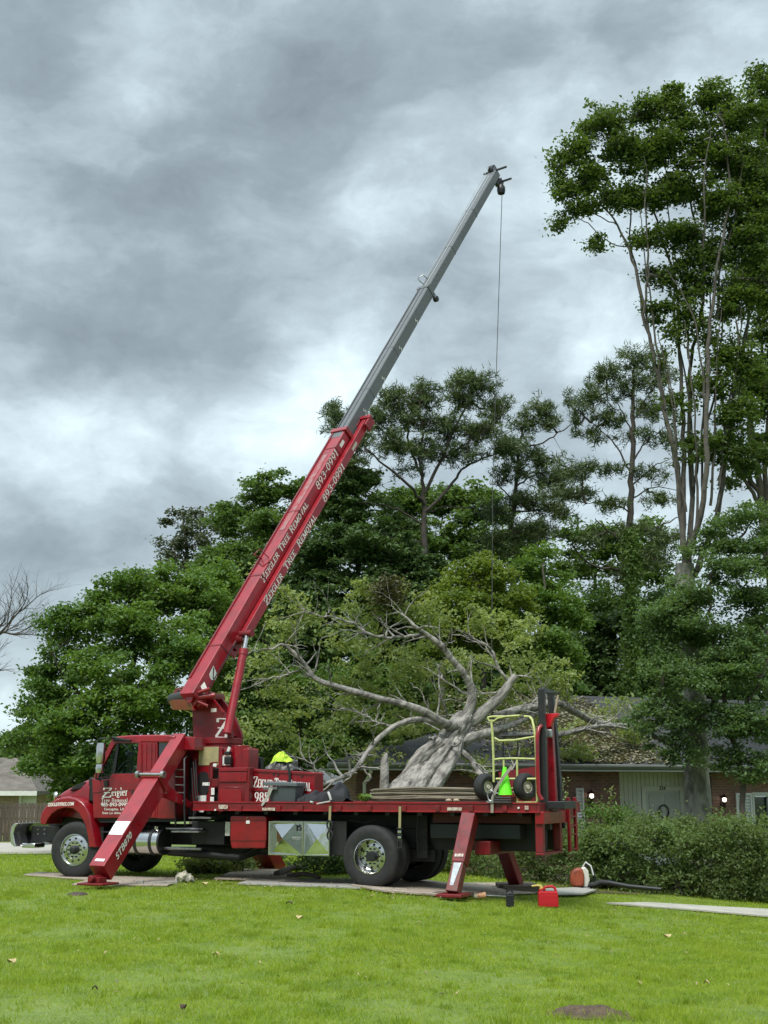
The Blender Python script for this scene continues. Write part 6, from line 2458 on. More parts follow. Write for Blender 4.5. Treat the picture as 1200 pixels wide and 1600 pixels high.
mb.bb(uwin0, uwin0 + .06, VW - .02, VW + .09, zt_w - 1.3, zt_w - .11)
mb.bb(uwin1 - .06, uwin1, VW - .02, VW + .09, zt_w - 1.3, zt_w - .11)
mb.bb((uwin0 + uwin1) / 2 - .02, (uwin0 + uwin1) / 2 + .02, VW + .02, VW + .09, zt_w - 1.3, zt_w - .11)
hp(mb, 'frame', mat('window_frame', (.5, .53, .51), .5), parent=w1)


def shutter(x0, x1, y0, nl=16, h=1.45):
    a, b = hu(x0, VW), hu(x1, VW)
    zt = HT(x0, y0, VW).z
    mb = MB()
    mb.bb(a, a + .05, VW - .045, VW - .003, zt - h, zt)
    mb.bb(b - .05, b, VW - .045, VW - .003, zt - h, zt)
    mb.bb(a + .05, b - .05, VW - .045, VW - .003, zt - .06, zt)
    mb.bb(a + .05, b - .05, VW - .045, VW - .003, zt - h, zt - h + .06)
    mb.bb(a + .05, b - .05, VW - .012, VW - .003, zt - h + .06, zt - .06)
    s = hp(mb, 'shutter', 'shut')
    for k in range(nl):
        z = zt - .09 - k * (h - .15) / nl
        mb = MB().box(((a + b) / 2, VW - .022, z), (b - a - .10, .045, .012), R=Matrix.Rotation(-.6, 3, 'X'))
        hp(mb, 'louvre', 'shut', parent=s)


shutter(899, 911, 1231)
shutter(1148, 1172.5, 1239)
# entry: vertical siding boards, trim, panelled door, house number
ua, ub = hu(968, VE), hu(1112, VE)
ud0, ud1 = hu(1007.5, VE), hu(1061.5, VE)
zdt = HT(1034, 1236, VE).z
zdb = zdt - 2.05
zcas = .16
nb = 14
x = ua
k = 0
hp(MB().bb(ua, ub, VE + .031, VE + .12, z0h, zs + .01), 'entry_backing', 'siding')
bw_ = (ub - ua) / 22
for k in range(22):
    a, b = ua + k * bw_ + .006, ua + (k + 1) * bw_ - .006
    zb_ = zdt + .13 if (b > ud0 - .12 and a < ud1 + .12) else z0h
    hp(MB().bb(a, b, VE, VE + .03, zb_, zs + .01), 'siding_board', 'siding')
mb = MB()
mb.bb(ud0 - .11, ud0 - .0, VE - .02, VE + .03, zdb, zdt + .12)
mb.bb(ud1, ud1 + .11, VE - .02, VE + .03, zdb, zdt + .12)
mb.bb(ud0 + .001, ud1 - .001, VE - .02, VE + .03, zdt + .012, zdt + .12)
hp(mb, 'door_casing', mat('pale_casing', (.74, .75, .74), .6))
door = hp(MB().bb(ud0 + .01, ud1 - .01, VE - .002, VE + .028, zdb, zdt - .02), 'door', mat('grey_green_door', (.56, .585, .595), .55))
w_d = ud1 - ud0
for r_, (f0, f1) in enumerate(((.04, .23), (.30, .58), (.64, .95))):
    for c_0, c_1 in ((.10, .46), (.54, .90)):
        a, b = ud0 + w_d * c_0, ud0 + w_d * c_1
        z1_, z0_ = zdt - 2.03 * f0, zdt - 2.03 * f1
        hp(MB().bb(a, b, VE - .014, VE - .003, z0_, z1_), 'door_panel', mat('grey_green_panel', (.52, .54, .55), .55), parent=door, bevel=.01)
nA = HT(1029, 1234.0, VE)
text3d(house, '334', nA + Vector((0, -.022, 0)), Vector((hu(1039, VE) - nA.x, 0, 0)), Vector((0, 0, .085)), (0, -1, 0), M['letterblack'], bold=.26, thin=.2, name='house_number')
# wreath hanging on the door
wc_ = HT(1037.5, 1268, VE - .05)
wr = thing('door_wreath', 'dark twig wreath with a flower on the grey front door', 'wreath', HF.m @ wc_, HR)
mb = MB().tube([Vector((math.cos(a) * .15, 0, math.sin(a) * .17)) for a in [2 * PI * k / 20 for k in range(21)]], .017, 6, caps=False, lobes=.3)
mb.build('ring', mat('twig', (.035, .022, .018), .8), wr, smooth=60)
P = np.array([[-.12 + random.gauss(0, .035), -.02, .0 + random.gauss(0, .04)] for _ in range(26)])
V_, F_ = leaf_cloud(P, .05)
np_mesh('flowers', V_, F_, 4, mat('dried_flower', (.10, .035, .035), .8), wr)


# wall lamps: lit globe in a dark bracket
M['lamp'] = mat('lit_globe', (.9, .88, .8), .5, emit=((1.0, .90, .74), 1.3))


def wall_lamp(px, py, label):
    c = HT(px, py, VW - .14)
    t = thing('wall_lamp', label, 'wall lamp', HF.m @ c, HR, 'lit lamps on the brick wall')
    MB().lathe([(0, -.062), (.04, -.05), (.054, -.015), (.054, .015), (.04, .05), (0, .058)], (0, 0, 0), (0, 0, 1), 14).build('globe', M['lamp'], t, smooth=180)
    mb = MB().lathe([(0, .17), (.02, .13), (.07, .085), (.10, .055), (.072, .05)], (0, 0, 0), (0, 0, 1), 12)
    mb.lathe([(.05, -.06), (.06, -.09), (.03, -.12), (.02, -.30), (.0, -.36)], (0, 0, 0), (0, 0, 1), 10)
    mb.tube([(0, 0, -.14), (0, .06, -.2), (0, .135, -.12)], .014, 6)
    mb.bb(-.045, .045, .115, .137, -.2, .12)
    mb.build('bracket', mat('dark_red_bracket', (.035, .008, .008), .5), t, smooth=50)


wall_lamp(924.5, 1243.5, 'lit wall lamp on the brick wall between the shutter and the entry')
wall_lamp(1132, 1249.5, 'lit wall lamp on the brick wall right of the big tree trunk')
# left wing: window and downspout seen over the plywood
a, b = hu(600, VW), hu(615, VW)
zt = HT(600, 1224, VW).z
w2 = hp(MB().bb(a + .04, b - .04, VW - .02, VW - .004, zt - 1.2, zt - .05), 'window', 'darkglass')
mb = MB()
mb.bb(a, b, VW - .04, VW - .003, zt - .05, zt)
mb.bb(a, a + .04, VW - .04, VW - .003, zt - 1.2, zt - .05)
mb.bb(b - .04, b, VW - .04, VW - .003, zt - 1.2, zt - .05)
hp(mb, 'frame', 'white', parent=w2)
a = hu(568, VW)
hp(MB().tube([(a, .0, zs - .01), (a, .1, zs - .12), (a, VW - .06, zs - .3), (a, VW - .05, z0h)], .045, 8), 'downspout', 'white', smooth=60)

# litter of leaves, bark and splinters over the roof
sl_ = RH / D_
n = 9000
rgr = np.random.default_rng(21)
uu_ = hu(890, 1.0) + rgr.normal(1.0, 1.5, n)
vv_ = np.abs(rgr.normal(2.6, 1.8, n))
ok = (vv_ < D_ - .1) & (uu_ < hu(1040, 1.))
uu_, vv_ = uu_[ok], vv_[ok]
Pl = np.stack([uu_, vv_, ze + vv_ * sl_ + rgr.uniform(.01, .06, len(uu_))], 1)
Mi = np.array(HF.m)
Pw = Pl @ Mi[:3, :3].T + Mi[:3, 3]
V_, F_ = leaf_cloud(Pw - np.array(HF.o), .12, up=1.4, rng=rgr)
rl = np_mesh('leaf_litter', V_, F_, 4, leaf_mat('litter_leaves', (.36, .31, .22), (.13, .16, .065), (.24, .235, .17), trans=.15, scale=1.6), off=HF.o)
tag(rl, 'dead leaves and splinters strewn over the house roof', None, None, 'stuff')

# ================================================================== HOUSES AND FENCE FAR LEFT
NF = Frame(-20.4, 70.0, gz(-20, 70) - .05, math.radians(3))
nh = thing('neighbour_house', 'pale brick bungalow with a grey brown roof behind the plank fence', 'house', NF.o, NF.rz)
zN = NF.T(20, 1236, 0).z
zR = NF.T(20, 1184, 4.5).z
mb = MB()
uE = NF.T(58, 1236, 0).x
A = [(-14, 0, zN), (uE, 0, zN), (uE, 9, zN), (-14, 9, zN), (-10, 4.5, zR), (uE - 1.9, 4.5, zR)]
mb.add(A + [(x, y, z - .2) for x, y, z in A[:4]], [(0, 1, 5, 4), (3, 0, 4), (2, 3, 4, 5), (1, 2, 5), (9, 8, 7, 6), (0, 6, 7, 1), (3, 9, 6, 0), (1, 7, 8, 2), (2, 8, 9, 3)])
mb.build('roof', M['shinglegrey'], nh)
MB().bb(-14, uE, -.06, -.005, zN - .24, zN + .0).build('fascia', M['white'], nh)
ug = NF.T(31, 1245, .5).x
MB().bb(-13.5, ug, .5, 8.5, -.2, zN - .2).build('wall', M['brickpink'], nh)
MB().bb(ug, uE - .5, .7, 8.5, -.2, zN - .2).build('wall', M['brickpink'], nh)
gw = MB().bb(ug + .1, ug + .85, .62, .69, .6, NF.T(40, 1242, .6).z).build('window', M['sticker'], nh)
MB().bb(ug - .02, ug + .1, .4, .69, -.2, zN - .2).build('frame', M['white'], gw)
# plank fence: each board on its own
FF = Frame(-19.0, 61.5, gz(-18, 61.5) - .02, 0)
fence = thing('plank_fence', 'weathered grey brown plank fence at the left beyond the driveway', 'fence', FF.o, 0)
M['board'] = mat('weathered_board', (.145, .115, .085), .85, noise=(3, (.075, .06, .048), .35, .65, (6, 1, .6)), bump=(12, .4, .006, (6, 1, .5)))
ztf = FF.T(30, 1255, 0).z
for k in range(34):
    x0 = -1.4 + k * .176
    hh = ztf + random.uniform(-.03, .03)
    bo = MB().box((x0 + .08, random.uniform(-.012, .012), hh / 2), (.158, .022, hh), R=Matrix.Rotation(random.uniform(-.012, .012), 3, 'Y')).build('plank', M['board'], fence)
for z in (.3, 1.0, ztf - .25):
    MB().bb(-1.5, 4.7, .03, .08, z, z + .09).build('fence_rail', M['board'], fence)
for x in (-1.0, 1.4, 3.8):
    MB().bb(x, x + .1, .085, .19, 0, ztf - .05).build('fence_post', M['board'], fence)
# small white gabled shed behind the cab, seen through its windows
SF = Frame(-10.2, 45.0, gz(-10.2, 45) - .02, 0)
shed = thing('shed', 'small shed with a sloping white bargeboard behind the truck cab', 'shed', SF.o, 0)
pL, pR = SF.T(112, 1216, 0), SF.T(245, 1160, 0)
mb = MB().beam(pL, pR, .06, .26, up=(0, 0, 1))
mb.build('bargeboard', M['white'], shed)
mb = MB().hull3([pL + Vector((0, .06, .1)), pR + Vector((0, .06, .1)), pR + Vector((0, .06, .18)), pL + Vector((0, .06, .18))], [pL + Vector((0, 5, .1)), pR + Vector((0, 5, .1)), pR + Vector((0, 5, .18)), pL + Vector((0, 5, .18))])
mb.build('roof', M['shinglegrey'], shed)
mb = MB().hull3([(pL.x + .5, .3, 0), (pR.x, .3, 0), (pR.x, .3, pR.z - .1), (pL.x + .5, .3, pL.z + .05)], [(pL.x + .5, .5, 0), (pR.x, .5, 0), (pR.x, .5, pR.z - .1), (pL.x + .5, .5, pL.z + .05)])
mb.build('wall', M['siding'], shed)
# grey hip roofs beyond the lettered box
GF = Frame(-4.6, 62.0, gz(-4.6, 62) - .02, math.radians(8))
gh = thing('far_house', 'grey roofed house glimpsed between the lettered box and the brick house', 'house', GF.o, GF.rz)
zE = GF.T(480, 1226, 0).z
for (xa, ya, xb, yb) in ((440, 1226, 508, 1180), (492, 1226, 545, 1200)):
    a, b, c_ = GF.T(xa - 14, 1228, 0), GF.T((xa), ya, 0), GF.T(xb + 14, 1228, 0)
    zr = GF.T(xa + 15, yb, 3).z
    mb = MB()
    A = [(a.x, 0, zE), (c_.x, 0, zE), (c_.x, 7, zE), (a.x, 7, zE), ((a.x * .6 + c_.x * .4), 3.5, zr)]
    mb.add(A, [(0, 1, 4), (1, 2, 4), (2, 3, 4), (3, 0, 4), (3, 2, 1, 0)])
    mb.build('roof', mat('blue_grey_shingle', (.12, .13, .135), .9), gh)
    MB().bb(a.x + .5, c_.x - .5, .5, 6.5, -.2, zE - .01).build('wall', M['brick'], gh)

# ================================================================== TREES
M['bark'] = mat('grey_brown_bark', (.115, .098, .078), .9, noise=(3.2, (.055, .045, .036), .38, .65, (1, 1, .35)), bump=(9, .8, .03, (1, 1, .3)))
M['bark_dark'] = mat('dark_bark', (.045, .038, .031), .9, noise=(4, (.075, .062, .05), .42, .68), bump=(10, .8, .03, (1, 1, .3)))
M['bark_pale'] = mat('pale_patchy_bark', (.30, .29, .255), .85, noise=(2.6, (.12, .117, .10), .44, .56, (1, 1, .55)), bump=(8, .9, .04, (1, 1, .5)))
M['bark_fallen'] = mat('stripped_grey_bark', (.33, .312, .28), .85, noise=(8, (.095, .088, .078), .42, .62, (.25, 1, 1)), bump=(7, 1.0, .06, (.28, 1, 1)))
# the grain runs along the leaning trunk: turn the texture space to it first
_nt = M['bark_fallen'].node_tree
for _m in [n for n in _nt.nodes if n.type == 'MAPPING']:
    _rot = _nt.nodes.new('ShaderNodeMapping')
    _rot.inputs['Rotation'].default_value = (0, math.radians(48), 0)
    _src = _m.inputs['Vector'].links[0].from_socket
    _nt.links.new(_src, _rot.inputs['Vector'])
    _nt.links.new(_rot.outputs[0], _m.inputs['Vector'])
M['bark_twig'] = mat('bare_twig_bark', (.085, .072, .062), .9)
LM = {
    'mid': leaf_mat('mid_green_leaves', (0.082, 0.153, 0.035), (0.137, 0.219, 0.055), (0.057, 0.115, 0.030), trans=.42),
    'fresh': leaf_mat('fresh_green_leaves', (0.096, 0.187, 0.034), (0.155, 0.251, 0.054), (0.067, 0.139, 0.031), trans=.45),
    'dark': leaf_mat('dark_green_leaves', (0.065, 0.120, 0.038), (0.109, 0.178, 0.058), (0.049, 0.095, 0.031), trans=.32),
    'tall': leaf_mat('glossy_dark_leaves', (0.069, 0.122, 0.026), (0.113, 0.183, 0.039), (0.055, 0.098, 0.028), trans=.45, rough=.5),
    'low': leaf_mat('deep_green_leaves', (0.089, 0.161, 0.057), (0.151, 0.241, 0.092), (0.071, 0.133, 0.050), trans=.48, rough=.5),
    'yellow': leaf_mat('yellow_green_leaves', (0.149, 0.212, 0.032), (0.205, 0.273, 0.048), (0.093, 0.156, 0.027), trans=.45),
    'pale': leaf_mat('pale_fallen_leaves', (0.205, 0.279, 0.081), (0.347, 0.416, 0.192), (0.161, 0.223, 0.062), trans=.48),
    'pine': leaf_mat('pine_needles', (0.065, 0.104, 0.032), (0.116, 0.159, 0.052), (0.052, 0.087, 0.029), trans=.2),
    'hedge': leaf_mat('hedge_leaves', (0.099, 0.162, 0.050), (0.178, 0.254, 0.097), (0.124, 0.171, 0.063), trans=.45, rough=.6, spec=.2),
    'greyg': leaf_mat('grey_green_leaves', (0.083, 0.105, 0.068), (0.132, 0.154, 0.110), (0.055, 0.077, 0.039), trans=.3),
}


def px_len(Y, py):
    return Y / (2047.2 - .2135 * (1237 - py))


def arr(v):
    return np.array([v.x, v.y, v.z])


def near_skeleton(sk, C):
    """closest skeleton point to each cluster centre"""
    S = np.array(sk)
    out_ = np.empty_like(C)
    for i in range(0, len(C), 500):
        d = ((C[i:i + 500, None, :] - S[None]) ** 2).sum(2)
        out_[i:i + 500] = S[d.argmin(1)]
    return out_


def make_tree(name, label, cat, base, limbs, blobs, leaf, mleaf, mbark, group=None, cs=.30, per=70, dens=1.0, up=.6, aspect=.55, twig=.3, droop=.2, seed=1, hollow=.45, flat=.7, lobes=.06, depth=1.0, needles=False, sides=9, jit=.05, lump=.25, crown_name='crown', RS=.62, BN=8, BSC=1.0, mlimb=None):
    """limbs: [( [(px,py,Y),...], r0, r1 )]; blobs: [(px,py,Y,rpx,rpy[,density])]; all at real distances"""
    rng = np.random.default_rng(seed)
    random.seed(seed)
    root = thing(name, label, cat, base, 0, group)
    O = Vector(base)
    DM = 3.9
    if not needles:
        per = int(per * 2.15)
    tb_ = MB()
    lb_ = MB()
    sk = []
    for (pts, r0, r1) in limbs:
        P = [Vector(p) if isinstance(p, Vector) else at(*p) for p in pts]
        rad = [r0 + (r1 - r0) * i / (len(P) - 1) for i in range(len(P))]
        rad = [r * RS for r in rad]
        q, rr = smooth_path([p - O for p in P], rad, 5, jit=jit if len(P) < 30 else 0)
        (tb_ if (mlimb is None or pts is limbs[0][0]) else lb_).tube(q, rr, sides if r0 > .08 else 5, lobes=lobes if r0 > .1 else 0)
        sk += [tuple(p) for p in q]
    Cs, Ps = [], []
    A_s, B_s = [], []
    for b in blobs:
        c = at(b[0], b[1], b[2]) - O
        k = px_len(b[2], b[1])
        rx, rz = b[3] * k, b[4] * k
        ry = (rx + rz) / 2 * depth
        d = dens * (b[5] if len(b) > 5 else 1.0)
        nc = max(4, int(d * DM * .9 * rx * rz / (cs * cs)))
        C, P = blob_points(arr(c), (rx, ry, rz), nc, per, cs, rng, hollow=hollow, flat=flat, lump=lump, boughs=0 if needles else max(5, int(BN * rx * rz)), bsc=BSC)
        Cs.append(C)
        Ps.append(P)
        m_ = rng.random(nc) < twig
        if m_.any():
            A_s.append(np.repeat(arr(c)[None], m_.sum(), 0) * .6 + C[m_] * .4)
            B_s.append(C[m_])
        # a limb out to the blob
        if sk:
            s0 = near_skeleton([p for p in sk], arr(c)[None])[0]
            v = Vector(s0)
            if (c - v).length > .4:
                mid = v.lerp(c, .5) + Vector((0, 0, -.08 * (c - v).length))
                q, rr = smooth_path([v, mid, c], [.05 + .012 * rx, .04, .02], 3, jit=.06)
                (lb_ if mlimb else tb_).tube(q, rr, 5)
                sk += [tuple(p) for p in q]
    C = np.concatenate(Cs)
    P = np.concatenate(Ps)
    m_ = rng.random(len(C)) < twig
    if sk and m_.any():
        nz = near_skeleton(sk, C[m_])
        keep = np.linalg.norm(nz - C[m_], axis=1) < 3.0
        A_s.append(nz[keep])
        B_s.append(C[m_][keep])
    if needles:
        # tufts: long thin needles radiating from each cluster point
        n = len(P)
        d = rng.normal(size=(n, 3))
        d[:, 2] += .35
        d /= np.linalg.norm(d, axis=1)[:, None]
        cidx = np.repeat(np.arange(len(C)), per)
        root_ = C[cidx] + (P - C[cidx]) * .55
        L = leaf * rng.uniform(.7, 1.2, n)[:, None]
        side = np.cross(d, rng.normal(size=(n, 3)))
        side /= np.linalg.norm(side, axis=1)[:, None] + 1e-9
        V_ = np.empty((n, 3, 3))
        V_[:, 0] = root_ - side * aspect * .5
        V_[:, 1] = root_ + side * aspect * .5
        V_[:, 2] = root_ + d * L
        np_mesh(crown_name, V_.reshape(-1, 3), np.arange(n * 3), 3, mleaf, root)
    else:
        V_, F_ = leaf_cloud(P, leaf * .90, up=up, aspect=aspect, rng=rng, droop=droop)
        np_mesh(crown_name, V_, F_, 4, mleaf, root)
    if tb_.v:
        tb_.build('trunk', mbark, root, smooth=60)
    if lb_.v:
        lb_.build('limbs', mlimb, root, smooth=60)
    if A_s:
        V_, F_ = thin_sticks(np.concatenate(A_s), np.concatenate(B_s), .014, .005)
        o = np_mesh('twigs', V_, F_, 4, mbark, root)
        o['kind'] = 'stuff'
    return root


def gb_(px, Y):
    x = (px - 600) / 2068.0 * Y
    return Vector((x, Y, gz(x, Y) - .05))


def T3(px, py, Y):
    return (px, py, Y)


# -- broad green tree left of and behind the cab
b = gb_(190, 41)
make_tree('broadleaf_tree', 'wide mid green tree rising behind the truck cab', 'tree', b,
          [([b, (190, 1180, 41), (200, 1080, 41), (215, 990, 41), (225, 930, 41)], .28, .06), ([(193, 1150, 41), (120, 1080, 40.5), (80, 1020, 40)], .12, .04), ([(200, 1090, 41), (280, 1020, 41), (320, 960, 41)], .13, .04), ([(196, 1120, 41), (240, 1060, 39.5), (260, 1100, 39)], .1, .03)],
          [(180, 930, 41, 50, 42), (240, 925, 42, 62, 48), (300, 935, 42, 52, 48), (120, 985, 41, 48, 48), (200, 990, 40, 70, 55), (290, 1010, 40, 60, 60), (90, 1060, 40.5, 52, 56), (160, 1060, 39, 62, 56), (240, 1080, 38.7, 52, 50),
           (60, 1125, 40, 44, 50), (120, 1140, 38.6, 60, 52), (200, 1140, 38.8, 52, 48), (75, 1195, 39, 46, 38), (130, 1200, 38.5, 48, 42), (180, 1200, 39, 42, 45), (330, 960, 43, 40, 50), (345, 1040, 43, 40, 60), (270, 1110, 40, 36, 40), (110, 1235, 39, 36, 30), (160, 1250, 39.5, 40, 40), (350, 905, 44, 35, 38), (40, 1160, 41, 28, 40)],
          .17, LM['fresh'], M['bark'], cs=.33, per=62, dens=.95, seed=11, twig=.12)
# -- taller trees behind it
b = gb_(300, 56)
make_tree('broadleaf_tree', 'tall tree with grey green sparse top behind the wide green tree', 'tree', b,
          [([b, (300, 1000, 56), (296, 900, 56), (288, 830, 56), (285, 800, 56)], .25, .04)],
          [(290, 810, 56, 34, 28, .6), (262, 850, 56, 24, 24, .6), (310, 850, 56, 36, 34, .8), (275, 880, 56, 30, 22, .8), (330, 880, 56, 30, 26)],
          .2, LM['greyg'], M['bark'], cs=.38, per=44, dens=.9, seed=12, twig=.3)
b = gb_(420, 54)
make_tree('broadleaf_tree', 'tall dark green tree crossed by the red boom', 'tree', b,
          [([b, (415, 1000, 54), (405, 880, 54), (400, 800, 54), (398, 770, 54)], .3, .05)],
          [(400, 770, 54, 34, 34, .8), (440, 768, 54, 42, 36), (365, 815, 54, 42, 40), (420, 830, 53, 56, 48), (345, 865, 53, 44, 40), (390, 890, 52, 60, 50), (460, 850, 53, 40, 60), (330, 930, 50, 40, 60), (500, 800, 55, 36, 40), (380, 960, 52, 60, 50)],
          .2, LM['mid'], M['bark'], cs=.38, per=54, dens=.95, seed=13, twig=.1)
# -- dark dense evergreens behind the upper boom
b = gb_(560, 50)
make_tree('evergreen_tree', 'dense dark evergreen mass between the boom and the first pine', 'tree', b,
          [([b, (560, 1000, 50), (560, 900, 50), (558, 820, 50)], .3, .05)],
          [(545, 790, 50, 60, 60), (500, 860, 50, 50, 60), (575, 860, 49, 66, 60), (520, 930, 49, 60, 50), (600, 930, 48, 66, 50), (470, 930, 50, 40, 60), (660, 900, 49, 50, 50), (560, 1000, 48, 90, 60), (480, 1010, 48, 50, 70), (640, 990, 49, 80, 60), (620, 830, 51, 40, 46)],
          .22, LM['dark'], M['bark_dark'], cs=.36, per=60, dens=1.0, seed=14, twig=.06, flat=.5)
# -- lighter broadleaf behind the first pine
b = gb_(690, 62)
make_tree('broadleaf_tree', 'green broadleaf tree seen behind the trunk of the first pine', 'tree', b,
          [([b, (690, 1000, 62), (690, 880, 62), (690, 800, 62)], .3, .05)],
          [(620, 790, 62, 36, 34), (660, 790, 62, 34, 30), (720, 785, 62, 46, 36), (760, 800, 62, 36, 42), (610, 850, 62, 40, 46), (680, 850, 61, 56, 48), (750, 860, 61, 50, 46), (700, 780, 62, 30, 30), (640, 900, 61, 60, 40), (800, 850, 61, 40, 40)],
          .24, LM['mid'], M['bark'], cs=.42, per=50, dens=.9, seed=15, twig=.08)


# -- pines
def pine(label, bx, Y, trunk, limbs, blobs, seed, r0=.34, dens=1.0):
    r0 *= .95
    b_ = gb_(bx, Y)
    L_ = [([b_] + [(x, y, Y) for x, y in trunk], r0, .07)]
    for (pts, ra, rb_, dz) in limbs:
        L_.append(([(x, y, Y + dz * i / (len(pts) - 1)) for i, (x, y) in enumerate(pts)], ra, rb_))
    return make_tree('pine_tree', label, 'pine tree', b_, L_, blobs, .26, LM['pine'], M['bark_dark'], 'pines behind the house', cs=.17, per=24, dens=dens * .85, seed=seed, twig=.75, needles=True, aspect=.040, flat=.85, hollow=.2, lobes=.05, depth=1.1, lump=.4)


pine('tall spreading pine with a forked crown right of the boom', 665, 50, [(664, 1000), (665, 900), (662, 800), (662, 760), (655, 720)],
     [([(664, 790), (640, 760), (600, 725), (570, 700)], .12, .04, -2), ([(663, 800), (700, 765), (722, 735), (760, 715), (790, 705)], .12, .035, 1), ([(664, 770), (690, 720), (715, 660), (740, 610), (745, 590)], .12, .03, 0),
      ([(660, 745), (640, 700), (635, 660), (620, 630)], .11, .03, 1), ([(655, 720), (660, 680), (655, 640), (660, 610)], .1, .03, -1), ([(660, 820), (630, 800), (600, 790), (560, 785)], .08, .03, -1), ([(668, 800), (700, 792), (745, 795)], .07, .03, 1),
      ([(640, 700), (600, 668), (580, 650)], .07, .025, 1), ([(690, 720), (730, 690), (770, 665), (785, 645)], .08, .025, -1), ([(662, 850), (600, 835), (580, 830)], .07, .025, -2)],
     [(740, 598, 50, 40, 24, 1.3), (715, 625, 50, 32, 18), (770, 640, 50, 26, 28), (660, 622, 50, 34, 22, 1.2), (615, 625, 50, 30, 24), (640, 655, 50, 42, 24), (590, 655, 50, 30, 24), (695, 665, 50, 44, 22), (750, 675, 50, 44, 22, 1.2), (790, 700, 50, 28, 16),
      (560, 685, 49, 30, 24), (610, 695, 50, 40, 20), (665, 700, 50, 50, 20), (720, 710, 50, 44, 16), (530, 660, 51, 26, 26), (545, 720, 49, 34, 22), (520, 640, 52, 18, 16), (580, 745, 50, 24, 14, .7), (550, 760, 50, 30, 14, .7), (640, 735, 50, 26, 12, .6)], 21, dens=1.15)
pine('slimmer pine with a bare trunk between the two big pines', 802, 52, [(800, 1000), (800, 900), (800, 820), (806, 760), (812, 700), (820, 660)],
     [([(812, 700), (850, 690), (885, 668), (905, 655)], .07, .025, 0), ([(806, 760), (840, 740), (870, 735)], .07, .025, 1), ([(802, 800), (845, 795), (880, 780)], .07, .025, 0), ([(803, 780), (780, 760), (765, 755)], .06, .02, 0), ([(800, 850), (850, 845), (890, 835)], .06, .02, 1), ([(800, 860), (778, 848), (768, 840)], .06, .02, 0)],
     [(848, 640, 52, 28, 18, 1.2), (822, 665, 52, 30, 18), (860, 660, 52, 24, 14), (890, 625, 52, 12, 16, .8), (805, 700, 52, 34, 20, 1.2), (840, 720, 52, 40, 18), (800, 740, 52, 36, 20), (860, 750, 52, 40, 18, 1.2), (815, 780, 52, 46, 18, 1.2), (870, 800, 52, 40, 16), (780, 800, 52, 30, 20), (830, 830, 52, 56, 22, 1.3), (780, 850, 52, 40, 24, 1.3), (900, 770, 52, 30, 16)], 22, r0=.26)
pine('tall open pine with tiered limbs in front of the sky', 983, 50, [(984, 1050), (984, 950), (984, 880), (985, 800), (987, 720), (989, 650), (990, 590), (990, 560)],
     [([(986, 740), (965, 700), (940, 675), (925, 660)], .07, .025, 0), ([(987, 720), (1010, 690), (1040, 665)], .07, .025, 0), ([(986, 760), (1020, 730), (1050, 715)], .06, .02, 0), ([(985, 780), (1020, 762), (1060, 768)], .06, .02, 1), ([(984, 860), (950, 830), (930, 810)], .08, .03, -1), ([(984, 890), (930, 885), (900, 860), (893, 842)], .09, .03, -2), ([(986, 835), (1030, 822), (1060, 808)], .08, .03, 0),
      ([(988, 680), (970, 640), (950, 610)], .06, .02, 0), ([(989, 660), (1010, 620), (1030, 600)], .06, .02, 0), ([(985, 800), (950, 785), (910, 790)], .06, .02, 0)],
     [(990, 562, 50, 34, 22, 1.1), (945, 585, 50, 30, 20), (1035, 590, 50, 28, 24), (985, 605, 50, 44, 22), (930, 620, 50, 30, 18), (1020, 640, 50, 36, 20), (905, 640, 50, 18, 18, .8), (950, 655, 50, 40, 18), (1000, 680, 50, 40, 14, .7), (925, 680, 50, 26, 14), (900, 665, 50, 14, 14, .7),
      (1045, 690, 50, 26, 16, .8), (905, 735, 50, 46, 16, 1.2), (955, 735, 50, 26, 12), (1015, 740, 50, 36, 14, .8), (880, 775, 50, 40, 14), (945, 790, 50, 36, 14), (1030, 780, 50, 36, 14), (990, 830, 50, 36, 16), (1040, 840, 50, 34, 20), (930, 840, 50, 30, 14, .8), (1020, 870, 50, 40, 22), (980, 900, 50, 30, 24)], 23, r0=.36, dens=.95)
# ivy climbing the foot of the open pine
rv = np.random.default_rng(31)
n = 5200
tt_ = rv.random(n)
bb_ = gb_(984, 50)
yy = 1090 - tt_ * 260
Pv = np.array([[at(984 + rv.normal() * 7, y, 50).x, 49.7 + rv.normal() * .3, at(984, y, 50).z] for y in yy])
iv = thing('ivy', 'ivy climbing the lower trunk of the open pine', 'ivy', bb_)
V_, F_ = leaf_cloud(Pv - arr(bb_), .16, rng=rv, up=.3)
np_mesh('foliage', V_, F_, 4, LM['mid'], iv)

# -- mid-depth trees right of centre
b = gb_(760, 44)
make_tree('broadleaf_tree', 'yellow green rounded tree above the fallen crown', 'tree', b,
          [([b, (755, 1050, 44), (750, 960, 44), (748, 900, 44)], .2, .04)],
          [(720, 905, 44, 40, 32), (765, 900, 44, 44, 34), (740, 945, 43.5, 60, 36), (800, 940, 44, 40, 34), (690, 950, 44, 40, 34), (770, 990, 43.5, 60, 40), (700, 1000, 43.5, 60, 40)],
          .17, LM['yellow'], M['bark'], cs=.33, per=60, dens=.95, seed=16, twig=.06)
b = gb_(850, 46)
make_tree('broadleaf_tree', 'mid green bushy tree left of the open pine', 'tree', b,
          [([b, (850, 1050, 46), (850, 950, 46), (848, 880, 46)], .22, .04)],
          [(845, 890, 47, 46, 50), (880, 960, 46, 34, 50), (835, 950, 45.5, 50, 40), (860, 1020, 45, 46, 50), (820, 1030, 44.5, 50, 46), (870, 1075, 44, 44, 36), (810, 1080, 44, 50, 30)],
          .17, LM['fresh'], M['bark'], cs=.33, per=60, dens=.95, seed=17, twig=.06)
b = gb_(940, 57)
